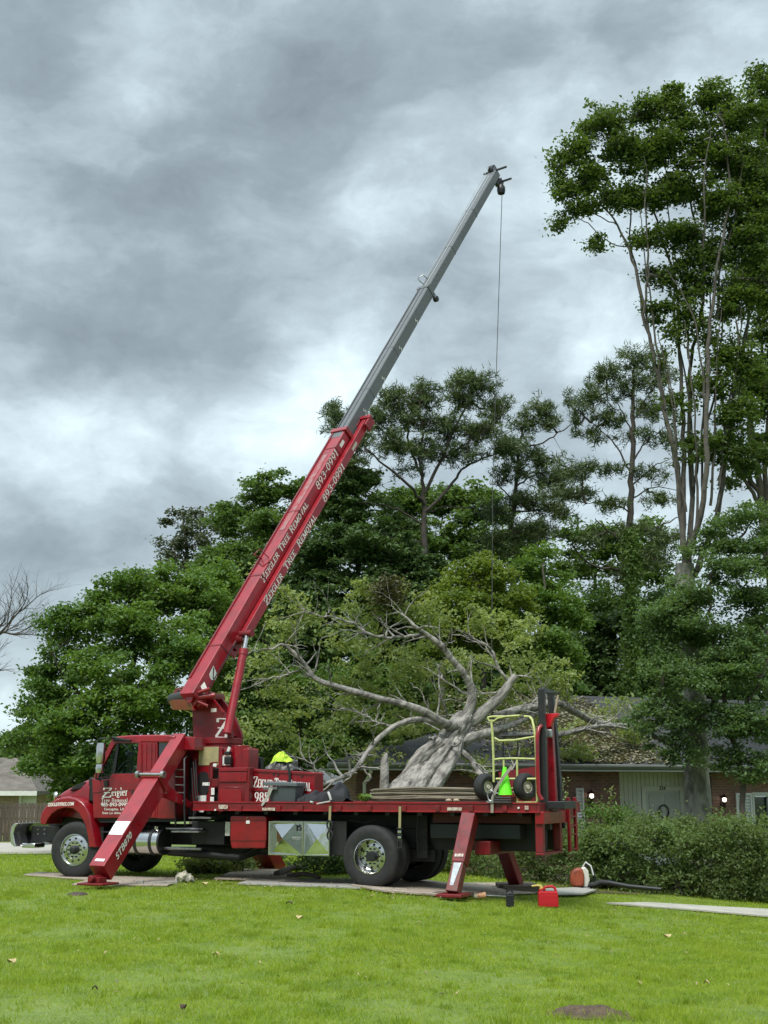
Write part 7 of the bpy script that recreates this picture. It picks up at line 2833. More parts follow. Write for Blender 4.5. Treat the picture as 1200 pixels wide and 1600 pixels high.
make_tree('broadleaf_tree', 'grey green tree deep in the wood behind the open pine', 'tree', b,
          [([b, (930, 1000, 57), (930, 860, 57)], .25, .05)],
          [(900, 830, 57, 40, 30, .7), (950, 850, 57, 40, 34, .7), (920, 890, 57, 56, 40, .9), (1010, 900, 57, 50, 50), (940, 960, 56, 60, 50), (1000, 840, 57, 40, 30, .8)],
          .24, LM['mid'], M['bark'], cs=.42, per=46, dens=.9, seed=18, twig=.1)
b = gb_(960, 53)
make_tree('evergreen_tree', 'dark shaded trees behind the roof of the brick house', 'tree', b,
          [([b, (960, 1100, 53), (960, 1000, 53)], .25, .06)],
          [(930, 1010, 53, 50, 60), (990, 1000, 52, 46, 60), (960, 1070, 52, 80, 50), (1040, 980, 53, 40, 60), (900, 1060, 53, 40, 60), (1030, 1060, 52, 50, 50), (880, 1130, 52, 60, 40), (1000, 1140, 52, 80, 40)],
          .22, LM['dark'], M['bark_dark'], cs=.38, per=55, dens=.95, seed=19, twig=.05)
# -- low trees that close the gap behind the fallen crown and the left wing
b = gb_(470, 42)
make_tree('broadleaf_tree', 'low dark green trees behind the lower boom and the deck box', 'tree', b,
          [([b, (470, 1150, 42), (470, 1060, 42)], .2, .05)],
          [(400, 1060, 42, 60, 60), (480, 1090, 42, 60, 60), (400, 1150, 41, 70, 50), (490, 1170, 41.5, 60, 44), (560, 1120, 42, 60, 50), (620, 1090, 43, 60, 60), (330, 1130, 42, 50, 60), (340, 1190, 42, 50, 40), (300, 1230, 42, 50, 40), (440, 1210, 43, 50, 30), (560, 1060, 43, 60, 50)],
          .17, LM['mid'], M['bark_dark'], cs=.34, per=58, dens=.9, seed=20, twig=.06)
# -- far wood that closes the horizon
rw = np.random.default_rng(41)
Pw = []
for (x0, x1, ytop, Y, nW) in ((-260, 330, 1130, 88, 9000), (330, 900, 880, 74, 24000), (840, 1500, 930, 72, 15000)):
    px = rw.uniform(x0, x1, nW)
    hgt = (1240 - ytop) * (.75 + .25 * np.sin(px * .031) * np.sin(px * .013 + 1)) * rw.random(nW) ** .8
    for a, h_ in zip(px, hgt):
        YY = Y + rw.uniform(-3, 3)
        Pw.append(list(at(a, 1240 - h_, YY)))
Pw = np.array(Pw)
V_, F_ = leaf_cloud(Pw, .62, rng=rw, up=.4, aspect=.7)
fw_ = np_mesh('treeline', V_, F_, 4, LM['dark'])
tag(fw_, 'far wood closing the horizon behind the houses', None, None, 'stuff')
# -- and the wood behind the viewer, which the polished metal mirrors
n = 9000
an = rw.uniform(-1.35, 1.35, n)
Rr = 55 + rw.uniform(-4, 4, n)
hh_ = (5.5 + 2.0 * np.sin(an * 9) + 1.5 * np.sin(an * 23)) * rw.random(n) ** .6
Pb = np.stack([np.sin(an) * Rr, -np.cos(an) * Rr, hh_], 1)
V_, F_ = leaf_cloud(Pb, .9, rng=rw, up=.4, aspect=.8)
fw_ = np_mesh('treeline', V_, F_, 4, LM['dark'])
tag(fw_, 'wood behind the viewer', None, None, 'stuff')

# -- bare tree far left
b = gb_(-30, 60)
random.seed(77)
bt_ = thing('bare_tree', 'leafless grey tree reaching in at the far left', 'tree', b)
mb = MB()


def bare(p, d, L, r, lev):
    n_ = 4
    P = [p]
    dd = d.copy()
    for i in range(n_):
        dd = (dd + Vector([random.uniform(-.22, .22) for _ in range(3)])).normalized()
        P.append(P[-1] + dd * L / n_)
    mb.tube([q - b for q in P], [r * (1 - .5 * i / n_) for i in range(n_ + 1)], 3 if lev > 2 else 5)
    if lev < 4:
        for i in range(1, n_ + 1):
            for s in range(2 if lev < 3 else 1):
                nd = (dd + Vector((random.uniform(-.9, .9), random.uniform(-.6, .6), random.uniform(-.2, .8)))).normalized()
                bare(P[i], nd, L * random.uniform(.42, .62), r * .42, lev + 1)


for (x0, y0, x1, y1) in ((-34, 1040, 8, 935), (-36, 1080, 0, 1030), (-34, 990, 26, 975)):
    p, q = at(x0, y0, 60), at(x1, y1, 59)
    bare(p, (q - p).normalized(), (q - p).length, .075, 1)
mb.tube([Vector((0, 0, 0)), at(-30, 1150, 60) - b, at(-34, 1060, 60) - b, at(-38, 960, 60) - b], [.26, .22, .16, .08], 8)
mb.build('trunk', M['bark_twig'], bt_)

# -- the tall many-stemmed tree at the right, its thick pale trunk by the door
Yt = 31.0
b = gb_(1089, Yt)
random.seed(5)
stems = [
    ([b, (1089, 1230, Yt), (1088, 1150, Yt), (1084, 1050, Yt), (1074, 960, Yt), (1070, 880, Yt)], .50, .36),
    ([(1070, 880, Yt), (1064, 800, Yt), (1052, 700, Yt), (1038, 640, Yt), (1024, 570, Yt), (1006, 490, Yt), (992, 420, Yt), (965, 352, Yt), (938, 318, Yt)], .15, .03),
    ([(1024, 570, Yt), (1004, 460, Yt), (986, 380, Yt + .3), (984, 300, Yt + .5), (960, 240, Yt)], .07, .02),
    ([(1066, 860, Yt), (1070, 740, Yt), (1066, 640, Yt + .2), (1062, 540, Yt + .3), (1056, 450, Yt + .5), (1030, 360, Yt + .5), (1010, 290, Yt + .5)], .13, .03),
    ([(1074, 900, Yt), (1082, 780, Yt + .4), (1078, 660, Yt + .6), (1080, 560, Yt + .6), (1098, 470, Yt + .6), (1088, 360, Yt + .6), (1060, 220, Yt + .6)], .14, .03),
    ([(1080, 860, Yt), (1102, 760, Yt - .4), (1104, 640, Yt - .5), (1108, 520, Yt - .5), (1120, 420, Yt - .5), (1140, 300, Yt - .5), (1130, 190, Yt - .5)], .15, .03),
    ([(1084, 900, Yt), (1122, 800, Yt + .8), (1134, 700, Yt + 1), (1150, 600, Yt + 1), (1172, 480, Yt + 1), (1190, 340, Yt + 1), (1196, 200, Yt + 1)], .15, .03),
    ([(1104, 640, Yt - .5), (1094, 560, Yt - .6), (1078, 480, Yt - .6), (1040, 420, Yt - .6)], .06, .02),
    ([(1082, 780, Yt + .4), (1096, 700, Yt + .2), (1120, 600, Yt), (1130, 500, Yt), (1160, 380, Yt)], .08, .025),
    ([(1030, 380, Yt), (965, 385, Yt), (920, 350, Yt), (885, 330, Yt)], .04, .015),
    ([(965, 352, Yt), (920, 330, Yt), (890, 290, Yt), (872, 262, Yt)], .035, .012),
]
rs_ = random.Random(91)
for (xa, ya, xb, yb) in ((1072, 800, 1040, 560), (1088, 820, 1070, 500), (1098, 800, 1095, 430), (1110, 790, 1128, 480), (1118, 800, 1145, 520), (1084, 760, 1052, 380), (1100, 700, 1115, 330), (1124, 760, 1160, 420), (1060, 740, 1028, 520), (1132, 720, 1185, 430), (1040, 640, 1000, 330), (1076, 560, 1040, 260), (1120, 500, 1160, 230), (1098, 470, 1110, 200), (1006, 490, 1010, 260)):
    dz_ = rs_.uniform(-.8, .9)
    stems.append(([(xa, ya, Yt + dz_ * .3), ((xa * 2 + xb) / 3 + rs_.uniform(-7, 7), (ya * 2 + yb) / 3, Yt + dz_ * .6), ((xa + xb * 2) / 3 + rs_.uniform(-8, 8), (ya + yb * 2) / 3, Yt + dz_), (xb, yb, Yt + dz_)], .075, .018))
stems = [(p, r0 * (1 if i == 0 else .82), r1) for i, (p, r0, r1) in enumerate(stems)]
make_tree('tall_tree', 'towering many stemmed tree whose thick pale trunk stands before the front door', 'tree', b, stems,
          [(905, 235, Yt, 26, 32), (940, 190, Yt, 40, 34), (925, 275, Yt, 34, 30), (975, 235, Yt, 40, 40), (960, 310, Yt, 36, 26, 1.00), (1010, 175, Yt, 30, 26), (1045, 155, Yt, 34, 28), (1020, 235, Yt, 46, 42), (1065, 200, Yt, 36, 40), (1010, 310, Yt, 40, 30, 1.00), (1065, 290, Yt, 46, 40),
           (1115, 155, Yt, 30, 28), (1150, 180, Yt, 44, 42), (1120, 240, Yt, 44, 46), (1170, 260, Yt, 44, 50), (1130, 320, Yt, 50, 40, 1.00), (1060, 365, Yt, 44, 26, 1.00), (1010, 370, Yt, 30, 22, 0.75), (1110, 390, Yt, 40, 30, 1.00), (1170, 370, Yt, 46, 50),
           (872, 255, Yt, 16, 18, 1.00), (880, 300, Yt, 24, 24, 1.00), (870, 345, Yt, 14, 18, 1.00), (905, 330, Yt, 24, 20, 1.00), (940, 380, Yt, 18, 14, 0.90), (1030, 430, Yt, 26, 20, 0.90), (1035, 480, Yt, 24, 20, 0.90), (1090, 450, Yt, 34, 26, 0.90), (1150, 470, Yt, 44, 40, 1.00), (1130, 540, Yt, 36, 30, 0.83), (1060, 520, Yt, 18, 22, 0.75), (1028, 500, Yt, 8, 8, 1.00),
           (1110, 600, Yt, 36, 30, 0.75), (1160, 570, Yt, 40, 40, 0.90), (1060, 640, Yt, 24, 30, 0.68), (1150, 650, Yt, 40, 40, 0.83), (1080, 700, Yt, 30, 30, 0.60), (1195, 130, Yt, 30, 30), (1195, 440, Yt, 30, 60, 1.00), (1085, 500, Yt, 26, 30, .8), (1120, 700, Yt, 30, 30, .7), (1170, 720, Yt, 34, 30, .8), (1040, 560, Yt, 14, 20, .6), (1195, 330, Yt, 30, 60, 1), (1075, 420, Yt, 40, 30, .8)],
          .125, LM['tall'], M['bark_pale'], cs=.22, per=24, dens=1.75, seed=24, twig=.5, hollow=.25, droop=.5, lobes=.10, sides=14, jit=.03, BN=30, BSC=.95, mlimb=mat('shaded_stem_bark', (.10, .090, .075), .9, noise=(5, (.055, .05, .042), .42, .6)))  # stems darker than the trunk: their backlit look is put into the bark colour
b = gb_(1230, 36)
random.seed(6)
make_tree('tall_tree', 'second cluster of tall stems rising at the right side', 'tree', b,
          [([b, (1215, 1000, 36), (1200, 880, 36), (1190, 780, 36), (1176, 690, 36), (1160, 600, 36), (1150, 500, 36)], .3, .04), ([(1190, 780, 36), (1150, 700, 36), (1130, 620, 36), (1120, 540, 36)], .14, .03),
           ([(1200, 880, 36), (1196, 760, 36), (1200, 640, 36), (1186, 500, 36), (1192, 400, 36)], .16, .03), ([(1200, 880, 36), (1225, 760, 36), (1230, 600, 36), (1210, 450, 36)], .16, .03), ([(1196, 800, 36), (1170, 760, 36), (1146, 700, 36), (1150, 600, 36)], .12, .03), ([(1190, 780, 36), (1172, 640, 36.5), (1176, 520, 36.5)], .1, .02)],
          [(1190, 300, 36, 46, 60), (1210, 200, 36, 40, 60), (1180, 420, 36, 40, 50), (1200, 520, 36, 40, 50, .8), (1180, 610, 36, 36, 40, .7), (1190, 700, 36, 40, 40, .7), (1150, 740, 36, 30, 30, .6), (1120, 680, 36, 22, 30, .4), (1220, 620, 36, 40, 60)],
          .15, LM['tall'], M['bark'], cs=.26, per=30, dens=1.4, BN=20, BSC=1.0, seed=25, twig=.4, hollow=.3, droop=.5, lump=.4)
# -- the leafy tree hanging over the roof at the right
b = gb_(1160, 29.6)
make_tree('leafy_tree', 'dense deep green tree hanging over the house roof at the right', 'tree', b,
          [([b, (1158, 1230, 29.6), (1140, 1130, 29.6), (1120, 1040, 29.8), (1110, 960, 30), (1110, 900, 30)], .12, .05), ([(1140, 1130, 29.6), (1190, 1060, 29.5), (1210, 1000, 29.5)], .08, .03), ([(1122, 1100, 29.6), (1060, 1060, 29.6), (1030, 1050, 29.6)], .06, .02)],
          [(1170, 820, 30.3, 60, 46), (1110, 850, 30.4, 40, 44), (1140, 900, 30, 62, 52), (1080, 930, 30.2, 44, 46), (1050, 980, 30.2, 44, 40), (1110, 990, 29.8, 62, 54), (1180, 960, 29.8, 50, 60), (1040, 1040, 30, 40, 36), (1090, 1060, 29.6, 56, 50), (1160, 1050, 29.5, 60, 56),
           (1030, 1100, 30, 34, 32), (1080, 1130, 29.8, 50, 40), (1150, 1130, 29.4, 56, 48), (1195, 1140, 29.4, 44, 50), (1020, 1150, 30, 34, 26, .8), (1060, 1170, 29.8, 44, 24, .8), (1140, 1185, 29.4, 44, 20, .8), (1190, 1195, 29.4, 36, 26, .8), (1200, 880, 30, 40, 50), (1040, 960, 30.3, 30, 40), (1000, 1120, 30.4, 16, 24, .7), (1165, 1210, 29.4, 30, 14, .6), (1110, 1185, 29.6, 30, 16, .4)],
          .105, LM['low'], M['bark'], cs=.24, per=50, dens=.95, BN=10, seed=26, twig=.12, droop=.6, lump=.4)

# ================================================================== THE FALLEN TREE
Yf = 29.3
random.seed(9)
b = ground(655, 1330)
b = Vector((at(640, 1226, Yf).x, Yf, gz(1.0, Yf)))
ft_ = thing('fallen_tree', 'huge uprooted grey tree leaning onto the roof of the brick house', 'fallen tree', b)


from mathutils import noise as mnoise


def bark_tube(pts, rad, n=48, sub=16, amp=.16):
    P = [at(*p) - b for p in pts]
    q, rr = smooth_path(P, rad, sub, jit=0)
    mb = MB().tube(q, rr, n, caps=True)
    s = 0.0
    m = len(q)
    for i in range(m):
        if i:
            s += (q[i] - q[i - 1]).length
        for k in range(n):
            t = 2 * PI * k / n
            v = Vector(mb.v[i * n + k])
            d_ = v - q[i]
            w_ = mnoise.noise(Vector((s * .5, 3.3, 1.7))) * .9
            a = Vector((math.cos(t + w_ + s * .25), math.sin(t + w_ + s * .25), 0))
            big = mnoise.noise(Vector((a.x * 1.2, a.y * 1.2, s * .9)) + Vector((7, 2, 5)))
            rdg = 1 - 2.4 * abs(mnoise.noise(Vector((a.x * 5.2, a.y * 5.2, s * 2.2)) + Vector((1, 9, 4))))
            fin_ = mnoise.noise(Vector((a.x * 9, a.y * 9, s * 4)))
            f = 1 + amp * (1.0 * big + .75 * rdg + .45 * fin_)
            mb.v[i * n + k] = tuple(q[i] + d_ * f)
    return mb


def ftube(pts, rad, n=12, lobes=.12, sub=5, jit=.02):
    P = [at(*p) - b for p in pts]
    rad = [r * (.62 if n < 20 else .56) for r in rad]
    q, rr = smooth_path(P, rad, sub, jit=jit)
    return MB().tube(q, rr, n, lobes=lobes)


tk_ = bark_tube([(618, 1266, Yf - .6), (642, 1232, Yf - .3), (668, 1201, Yf), (692, 1168, Yf + .3), (712, 1142, Yf + .5), (730, 1120, Yf + .7)], [.42, .34, .27, .24, .235, .19], 64, 16, .2)
for (pts, rad) in (([(704, 1160, Yf + .1), (692, 1180, Yf - .05), (672, 1204, Yf - .25), (655, 1228, Yf - .5), (640, 1250, Yf - .7)], [.13, .17, .16, .17, .23]),
                   ([(690, 1158, Yf), (660, 1182, Yf - .1), (644, 1206, Yf - .25), (628, 1230, Yf - .5), (618, 1250, Yf - .7)], [.12, .16, .15, .16, .19]),
                   ([(716, 1156, Yf + .3), (708, 1180, Yf), (694, 1204, Yf - .2), (680, 1226, Yf - .4), (670, 1244, Yf - .5)], [.12, .15, .15, .15, .2])):
    q = bark_tube(pts, rad, 40, 14, .2)
    tk_.add(q.v, q.f)
tk_.build('trunk', M['bark_fallen'], ft_, smooth=180)
limbs_f = [
    ([(712, 1142, Yf + .5), (733, 1108, Yf + .6), (737, 1080, Yf + .6), (726, 1054, Yf + .5), (706, 1030, Yf + .4), (690, 1010, Yf + .3), (668, 992, Yf + .2), (650, 980, Yf), (636, 966, Yf), (620, 955, Yf)], [.26, .20, .17, .155, .14, .13, .10, .08, .05, .03]),
    ([(660, 990, Yf + .2), (640, 994, Yf), (610, 996, Yf), (578, 992, Yf), (560, 978, Yf), (535, 968, Yf), (500, 962, Yf), (470, 952, Yf)], [.085, .075, .07, .06, .05, .045, .035, .02]),
    ([(715, 1138, Yf + .4), (690, 1128, Yf), (664, 1112, Yf - .2), (630, 1100, Yf - .3), (595, 1092, Yf - .4), (550, 1080, Yf - .5), (510, 1068, Yf - .5), (490, 1058, Yf - .5), (480, 1044, Yf - .5), (462, 1022, Yf - .5), (440, 1006, Yf - .5)], [.24, .17, .15, .14, .13, .125, .115, .10, .09, .075, .05]),
    ([(440, 1006, Yf - .5), (420, 1016, Yf - .5), (390, 1018, Yf - .6), (370, 1030, Yf - .6)], [.05, .035, .03, .015]),
    ([(474, 1044, Yf - .5), (445, 1055, Yf - .5), (410, 1064, Yf - .6), (360, 1085, Yf - .6)], [.05, .035, .03, .015]),
    ([(690, 1128, Yf), (655, 1124, Yf - .2), (628, 1130, Yf - .4), (606, 1142, Yf - .5), (585, 1160, Yf - .7), (568, 1185, Yf - .9), (552, 1206, Yf - 1.1), (530, 1216, Yf - 1.3), (505, 1226, Yf - 1.5)], [.17, .12, .11, .105, .10, .10, .095, .08, .06]),
    ([(612, 1136, Yf - .4), (588, 1128, Yf - .5), (570, 1118, Yf - .6), (545, 1108, Yf - .6), (520, 1108, Yf - .6)], [.05, .05, .035, .025, .015]),
    ([(588, 1130, Yf - .5), (590, 1112, Yf - .5), (594, 1100, Yf - .5)], [.045, .035, .02]),
    ([(735, 1128, Yf + .7), (765, 1104, Yf + .7), (785, 1085, Yf + .7), (797, 1066, Yf + .7), (806, 1056, Yf + .7)], [.27, .22, .19, .16, .14]),
    ([(794, 1064, Yf + .7), (776, 1038, Yf + .6), (768, 1014, Yf + .6), (748, 1002, Yf + .6), (732, 990, Yf + .6)], [.075, .07, .055, .045, .02]),
    ([(715, 1160, Yf + .4), (750, 1148, Yf + .6), (790, 1136, Yf + 1.2), (830, 1118, Yf + 2.0), (862, 1102, Yf + 2.6)], [.24, .17, .15, .14, .12]),
    ([(770, 1122, Yf + .9), (800, 1112, Yf + 1.4), (835, 1104, Yf + 2), (868, 1098, Yf + 2.6), (898, 1112, Yf + 3.4), (930, 1128, Yf + 4.2), (965, 1134, Yf + 4.9), (1000, 1128, Yf + 5.4)], [.18, .17, .17, .15, .15, .15, .12, .08]),
    ([(760, 1150, Yf + .8), (810, 1148, Yf + 1.6), (860, 1150, Yf + 2.6), (900, 1142, Yf + 3.4), (940, 1134, Yf + 4.2), (980, 1138, Yf + 5)], [.16, .13, .12, .13, .08, .05]),
    ([(712, 1168, Yf + .2), (735, 1186, Yf), (748, 1206, Yf - .2), (768, 1222, Yf - .4), (790, 1226, Yf - .5)], [.13, .11, .10, .09, .07]),
    ([(690, 1150, Yf + .3), (676, 1154, Yf - .3), (672, 1152, Yf - .6)], [.10, .06, .035]),
    ([(690, 1060, Yf), (684, 1046, Yf), (682, 1036, Yf)], [.05, .04, .015]),
    ([(700, 1120, Yf + .4), (690, 1085, Yf), (684, 1050, Yf), (690, 1040, Yf)], [.05, .04, .035, .02]),
    ([(672, 1112, Yf), (660, 1085, Yf - .2), (640, 1066, Yf - .3)], [.035, .028, .015]),
    ([(570, 992, Yf), (540, 985, Yf - .2), (500, 1000, Yf - .3)], [.03, .025, .012]),
    ([(700, 1170, Yf), (720, 1160, Yf - .5), (716, 1150, Yf - .6)], [.05, .03, .02]),
    ([(560, 1200, Yf - .9), (578, 1212, Yf - .9), (572, 1224, Yf - .9)], [.05, .05, .05]),
    ([(500, 1222, Yf - 1.2), (492, 1200, Yf - 1.2), (470, 1186, Yf - 1.2), (440, 1184, Yf - 1.2)], [.04, .04, .03, .015]),
]
fsk = []
for pts, rad in limbs_f:
    q = bark_tube(pts, [r * .52 for r in rad], 24, 9, .17) if rad[0] > .1 else ftube(pts, [r * .85 for r in rad], 7, 0, 5, .03)
    q.build('limb', M['bark_fallen'], ft_, smooth=60)
    P_ = [at(*p) - b for p in pts]
    for i in range(len(P_) - 1):
        for k in range(4):
            fsk.append(tuple(P_[i].lerp(P_[i + 1], k / 4)))
random.seed(123)
bl_ = MB()
for pts, rad in limbs_f:
    if len(pts) < 4:
        continue
    P_ = [at(*p) - b for p in pts]
    q_, r_ = smooth_path(P_, rad, 4)
    for i in range(3, len(q_), 2):
        if random.random() < .8:
            d0 = (q_[i] - q_[i - 1]).normalized()
            for _ in range(1 if r_[i] > .1 else 2):
                dv = (d0 * .5 + Vector((random.uniform(-1, 1), random.uniform(-.7, .9), random.uniform(-.5, 1.0)))).normalized()
                p0 = q_[i].copy()
                L_ = random.uniform(.25, 1.1)
                ch_ = [p0]
                for k in range(4):
                    dv = (dv + Vector([random.uniform(-.35, .35) for _ in range(3)])).normalized()
                    ch_.append(ch_[-1] + dv * L_ / 4)
                rr0 = min(.03, r_[i] * .35)
                bl_.tube(ch_, [rr0, rr0 * .8, rr0 * .6, rr0 * .45, rr0 * .2], 5)
                if L_ > .5:
                    dv2 = (dv + Vector((random.uniform(-.9, .9), random.uniform(-.5, .5), random.uniform(-.4, .9)))).normalized()
                    bl_.tube([ch_[2], ch_[2] + dv2 * L_ * .25, ch_[2] + dv2 * L_ * .45 + Vector((0, 0, .05))], [rr0 * .5, rr0 * .35, rr0 * .12], 4)
bl_.build('branchlets', M['bark_fallen'], ft_, smooth=60, kind='stuff')
rng = np.random.default_rng(51)
fb_ = [(590, 925, Yf + 2, 40, 30), (560, 960, Yf + 1.5, 44, 32), (625, 950, Yf + 2, 44, 32), (520, 990, Yf + 1, 40, 34), (480, 960, Yf + 1, 34, 34, .9), (440, 940, Yf + 1, 34, 34, .8), (440, 990, Yf + .8, 36, 40, .9), (590, 1010, Yf + 1.8, 60, 36, .7), (660, 960, Yf + 2, 40, 26), (700, 970, Yf + 2, 36, 30, .8),
       (760, 970, Yf + 2, 48, 30, .9), (820, 990, Yf + 2.4, 40, 36, .9), (640, 1040, Yf + 2.6, 60, 40, 1.1), (720, 1040, Yf + 2.6, 50, 50, 1.0), (790, 1040, Yf + 2.8, 50, 40, 1.1), (850, 1060, Yf + 3.4, 44, 40, 1.2), (560, 1060, Yf + 2, 50, 40, 1.0), (600, 1100, Yf + 2.6, 60, 34, 1.1), (680, 1105, Yf + 3, 60, 36, 1.0), (540, 1120, Yf + 1.6, 50, 34, 1.0), (760, 1105, Yf + 3.4, 50, 30, 1.0), (830, 1110, Yf + 4, 40, 24, .9), (620, 1140, Yf + 2.6, 50, 22, .9), (490, 1100, Yf + .5, 44, 40, .7), (420, 1100, Yf + .5, 40, 50, .7), (400, 1040, Yf + .4, 36, 40, .7),
       (450, 1150, Yf + .4, 50, 36, .7), (380, 1150, Yf + .6, 36, 46, .6), (530, 1150, Yf + 1, 50, 34, .5), (600, 1180, Yf + 1.6, 40, 20, .25), (880, 1080, Yf + 3.4, 36, 24, .8), (900, 1170, Yf + 4, 30, 20, .5), (980, 1100, Yf + 6, 30, 20, .6), (360, 1090, Yf + 1, 20, 30, .5), (640, 1140, Yf + 2, 50, 20, .3), (790, 1150, Yf + 2, 30, 36, .5), (745, 1195, Yf + .8, 26, 24, .35),
       (930, 1120, Yf + 6.2, 36, 14, .9), (960, 1105, Yf + 7.0, 34, 14, .9), (985, 1150, Yf + 5.4, 26, 18, .8), (905, 1185, Yf + 4.2, 22, 16, .7), (885, 1140, Yf + 5, 24, 20, .8), (305, 1100, Yf + 1.5, 16, 20, .5), (410, 900, Yf + 1, 20, 20, .5), (1000, 1130, Yf + 6, 22, 22, .6)]
Cs, Ps = [], []
for q in fb_:
    c = at(q[0], q[1], q[2]) - b
    k = px_len(q[2], q[1])
    rx, rz = q[3] * k, q[4] * k
    d = .62 * (q[5] if len(q) > 5 else 1)
    nc = max(5, int(d * 3.2 * rx * rz / (.24 * .24)))
    C, P = blob_points(arr(c), (rx, (rx + rz) / 2, rz), nc, 44, .24, rng, boughs=max(6, int(8 * rx * rz)))
    Cs.append(C)
    Ps.append(P)
C, P = np.concatenate(Cs), np.concatenate(Ps)
V_, F_ = leaf_cloud(P, .115, rng=rng, up=.5, droop=.2)
np_mesh('crown', V_, F_, 4, LM['pale'], ft_)
m_ = rng.random(len(C)) < .3
nz = near_skeleton(fsk, C[m_])
d = np.linalg.norm(nz - C[m_], axis=1)
kk = d < 1.3
V_, F_ = thin_sticks(nz[kk], C[m_][kk], .016, .005)
o = np_mesh('twigs', V_, F_, 4, M['bark_fallen'], ft_)
o['kind'] = 'stuff'
# dark bird-nest like clump high in the fallen crown
c = at(607, 925, Yf + 1.4)
P = np.array([[c.x + random.gauss(0, .22), c.y + random.gauss(0, .2), c.z + random.gauss(0, .18)] for _ in range(1400)])
V_, F_ = leaf_cloud(P - arr(c), .10, rng=rng)
o = thing('mistletoe', 'dark brown clump lodged high in the fallen crown', 'mistletoe', c)
np_mesh('foliage', V_, F_, 4, leaf_mat('brown_clump', (.075, .08, .03), (.11, .10, .045), trans=.2), o)
# grey stump posts that stand in front of the left wing
t_ = thing('dead_stump', 'pale upright broken stub in front of the left wing of the house', 'stump', gb_(600, 28.6))
q = at(600, 1176, 28.6) - t_.location
MB().tube([(0, 0, 0), (q.x, 0, q.z * .6), (q.x + .02, 0, q.z - .18), (q.x + .05, 0, q.z)], [.12, .11, .09, .03], 9, lobes=.1).build('trunk', M['bark_fallen'], t_, smooth=50)


# ================================================================== HEDGES AND LOW PLANTS
def bush(name, label, cat, boxes, leaf, m, dens, seed, group=None, per=40, cs=.12, up=.45):
    """boxes: (px0, px1, py_top, py_bottom, Y, depth): leaves gathered near the surface of lumpy masses that reach the ground"""
    rng = np.random.default_rng(seed)
    px0 = sum(q[0] + q[1] for q in boxes) / (2 * len(boxes))
    Y0 = boxes[0][4]
    base = gb_(px0, Y0)
    t = thing(name, label, cat, base, 0, group)
    Ps, A_s, B_s = [], [], []
    for (xa, xb, yt, yb, Y, dp) in boxes:
        k = px_len(Y, 1320)
        nlump = max(2, int((xb - xa) * k / .55))
        for i in range(nlump):
            f = (i + .5) / nlump
            x = xa + (xb - xa) * f
            top_ = at(x, yt + rng.uniform(-3, 5), Y)
            bot = ground(x, yb) if False else Vector((top_.x, Y, gz(top_.x, Y)))
            H = top_.z - bot.z
            for lev in range(max(1, int(H / .5))):
                zc = bot.z + .25 + lev * (H - .5) / max(1, int(H / .5) - 1 + 1e-6) if H > .9 else bot.z + H * .5
                for dd in (0, dp * .5, dp):
                    c = np.array([top_.x + rng.normal() * .08, Y + dd + rng.normal() * .06, zc]) - arr(base)
                    nc = int(dens * 26 * (1 if dd == 0 else .5))
                    C, P = blob_points(c, (.40, .34, .34 if H > .9 else H * .5), nc, per, cs, rng, hollow=.7, lump=.2)
                    Ps.append(P)
                    q = rng.random(nc) < .3
                    A_s.append(np.repeat(c[None], q.sum(), 0))
                    B_s.append(C[q])
    P = np.concatenate(Ps)
    P = P[P[:, 2] > -.12]
    V_, F_ = leaf_cloud(P, leaf, rng=rng, up=up, aspect=.5)
    np_mesh('foliage', V_, F_, 4, m, t)
    V_, F_ = thin_sticks(np.concatenate(A_s), np.concatenate(B_s), .012, .005)
    np_mesh('stems', V_, F_, 4, M['bark_twig'], t)['kind'] = 'stuff'
    return t


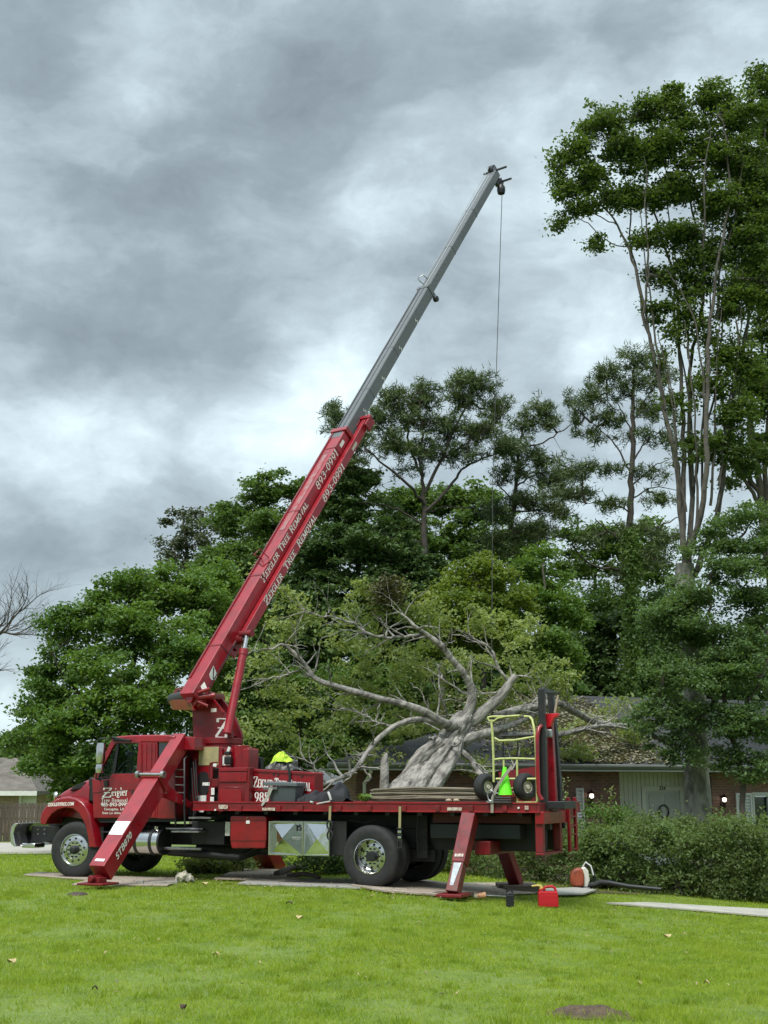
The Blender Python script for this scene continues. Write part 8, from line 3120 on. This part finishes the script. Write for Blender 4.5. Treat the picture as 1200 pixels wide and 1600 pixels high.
bush('hedge', 'long clipped hedge with pale olive leaves in front of the entry', 'hedge', [(905, 960, 1302, 1395, 27.6, 1.0), (950, 1120, 1294, 1395, 27.3, 1.2), (1110, 1230, 1282, 1398, 27.0, 1.2), (985, 1100, 1288, 1395, 28.3, .6)], .085, LM['hedge'], 1.0, 61)
bush('hedge', 'dark clipped hedge behind the rear outrigger legs', 'hedge', [(695, 800, 1300, 1372, 29.0, .8), (790, 900, 1286, 1378, 28.4, .9)], .085, LM['hedge'], .8, 62)
bush('shrub', 'tall light shrub against the brick wall beside the entry', 'shrub', [(930, 985, 1262, 1300, 29.6, .6)], .08, LM['fresh'], .6, 63)
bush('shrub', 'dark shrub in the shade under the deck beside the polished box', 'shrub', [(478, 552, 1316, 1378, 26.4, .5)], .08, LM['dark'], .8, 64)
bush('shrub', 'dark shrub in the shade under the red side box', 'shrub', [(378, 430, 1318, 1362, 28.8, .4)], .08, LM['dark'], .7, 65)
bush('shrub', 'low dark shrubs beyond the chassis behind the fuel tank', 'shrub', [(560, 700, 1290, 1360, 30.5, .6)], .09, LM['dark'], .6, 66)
# thin upright sprigs that stand above the hedge
for (x, y0, y1, Y, lab) in ((955, 1228, 1290, 29.4, 'thin pale sapling in front of the brick corner'), (880, 1215, 1290, 29.4, 'arching reddish stem behind the truck ladder')):
    g0 = gb_(x, Y)
    t_ = thing('sapling', lab, 'sapling', g0)
    q = at(x, y0, Y) - g0
    MB().tube([(0, 0, 0), (q.x * .5 + .03, 0, q.z * .6), (q.x, 0, q.z)], [.012, .01, .005], 5).build('stem', M['bark_twig'], t_)
    P = np.array([[q.x + random.gauss(0, .06), random.gauss(0, .05), q.z * random.uniform(.6, 1.0)] for _ in range(70)])
    V_, F_ = leaf_cloud(P, .08)
    np_mesh('leaves', V_, F_, 4, LM['pale'], t_)
# heap of cut green branches beyond the drive wheels
g0 = ground(335, 1366)
rng = np.random.default_rng(71)
t_ = thing('brush_pile', 'heap of freshly cut light green branches on the grass beyond the truck', 'brush pile', g0)
C, P = blob_points((0, .5, .18), (.60, .35, .22), 150, 34, .09, rng, hollow=.3)
C2, P2 = blob_points((-.35, .3, .12), (.3, .3, .14), 60, 34, .08, rng, hollow=.3)
P = np.concatenate([P, P2])
P = P[P[:, 2] > -.02]
V_, F_ = leaf_cloud(P, .075, rng=rng)
np_mesh('leaves', V_, F_, 4, LM['pale'], t_)
mb = MB()
for _ in range(14):
    a = Vector((random.uniform(-.6, .6), random.uniform(.2, .7), .05))
    mb.tube([a, a + Vector((random.uniform(-.4, .4), random.uniform(-.2, .2), random.uniform(.1, .35)))], [.012, .005], 5)
mb.build('branches', M['bark_twig'], t_)
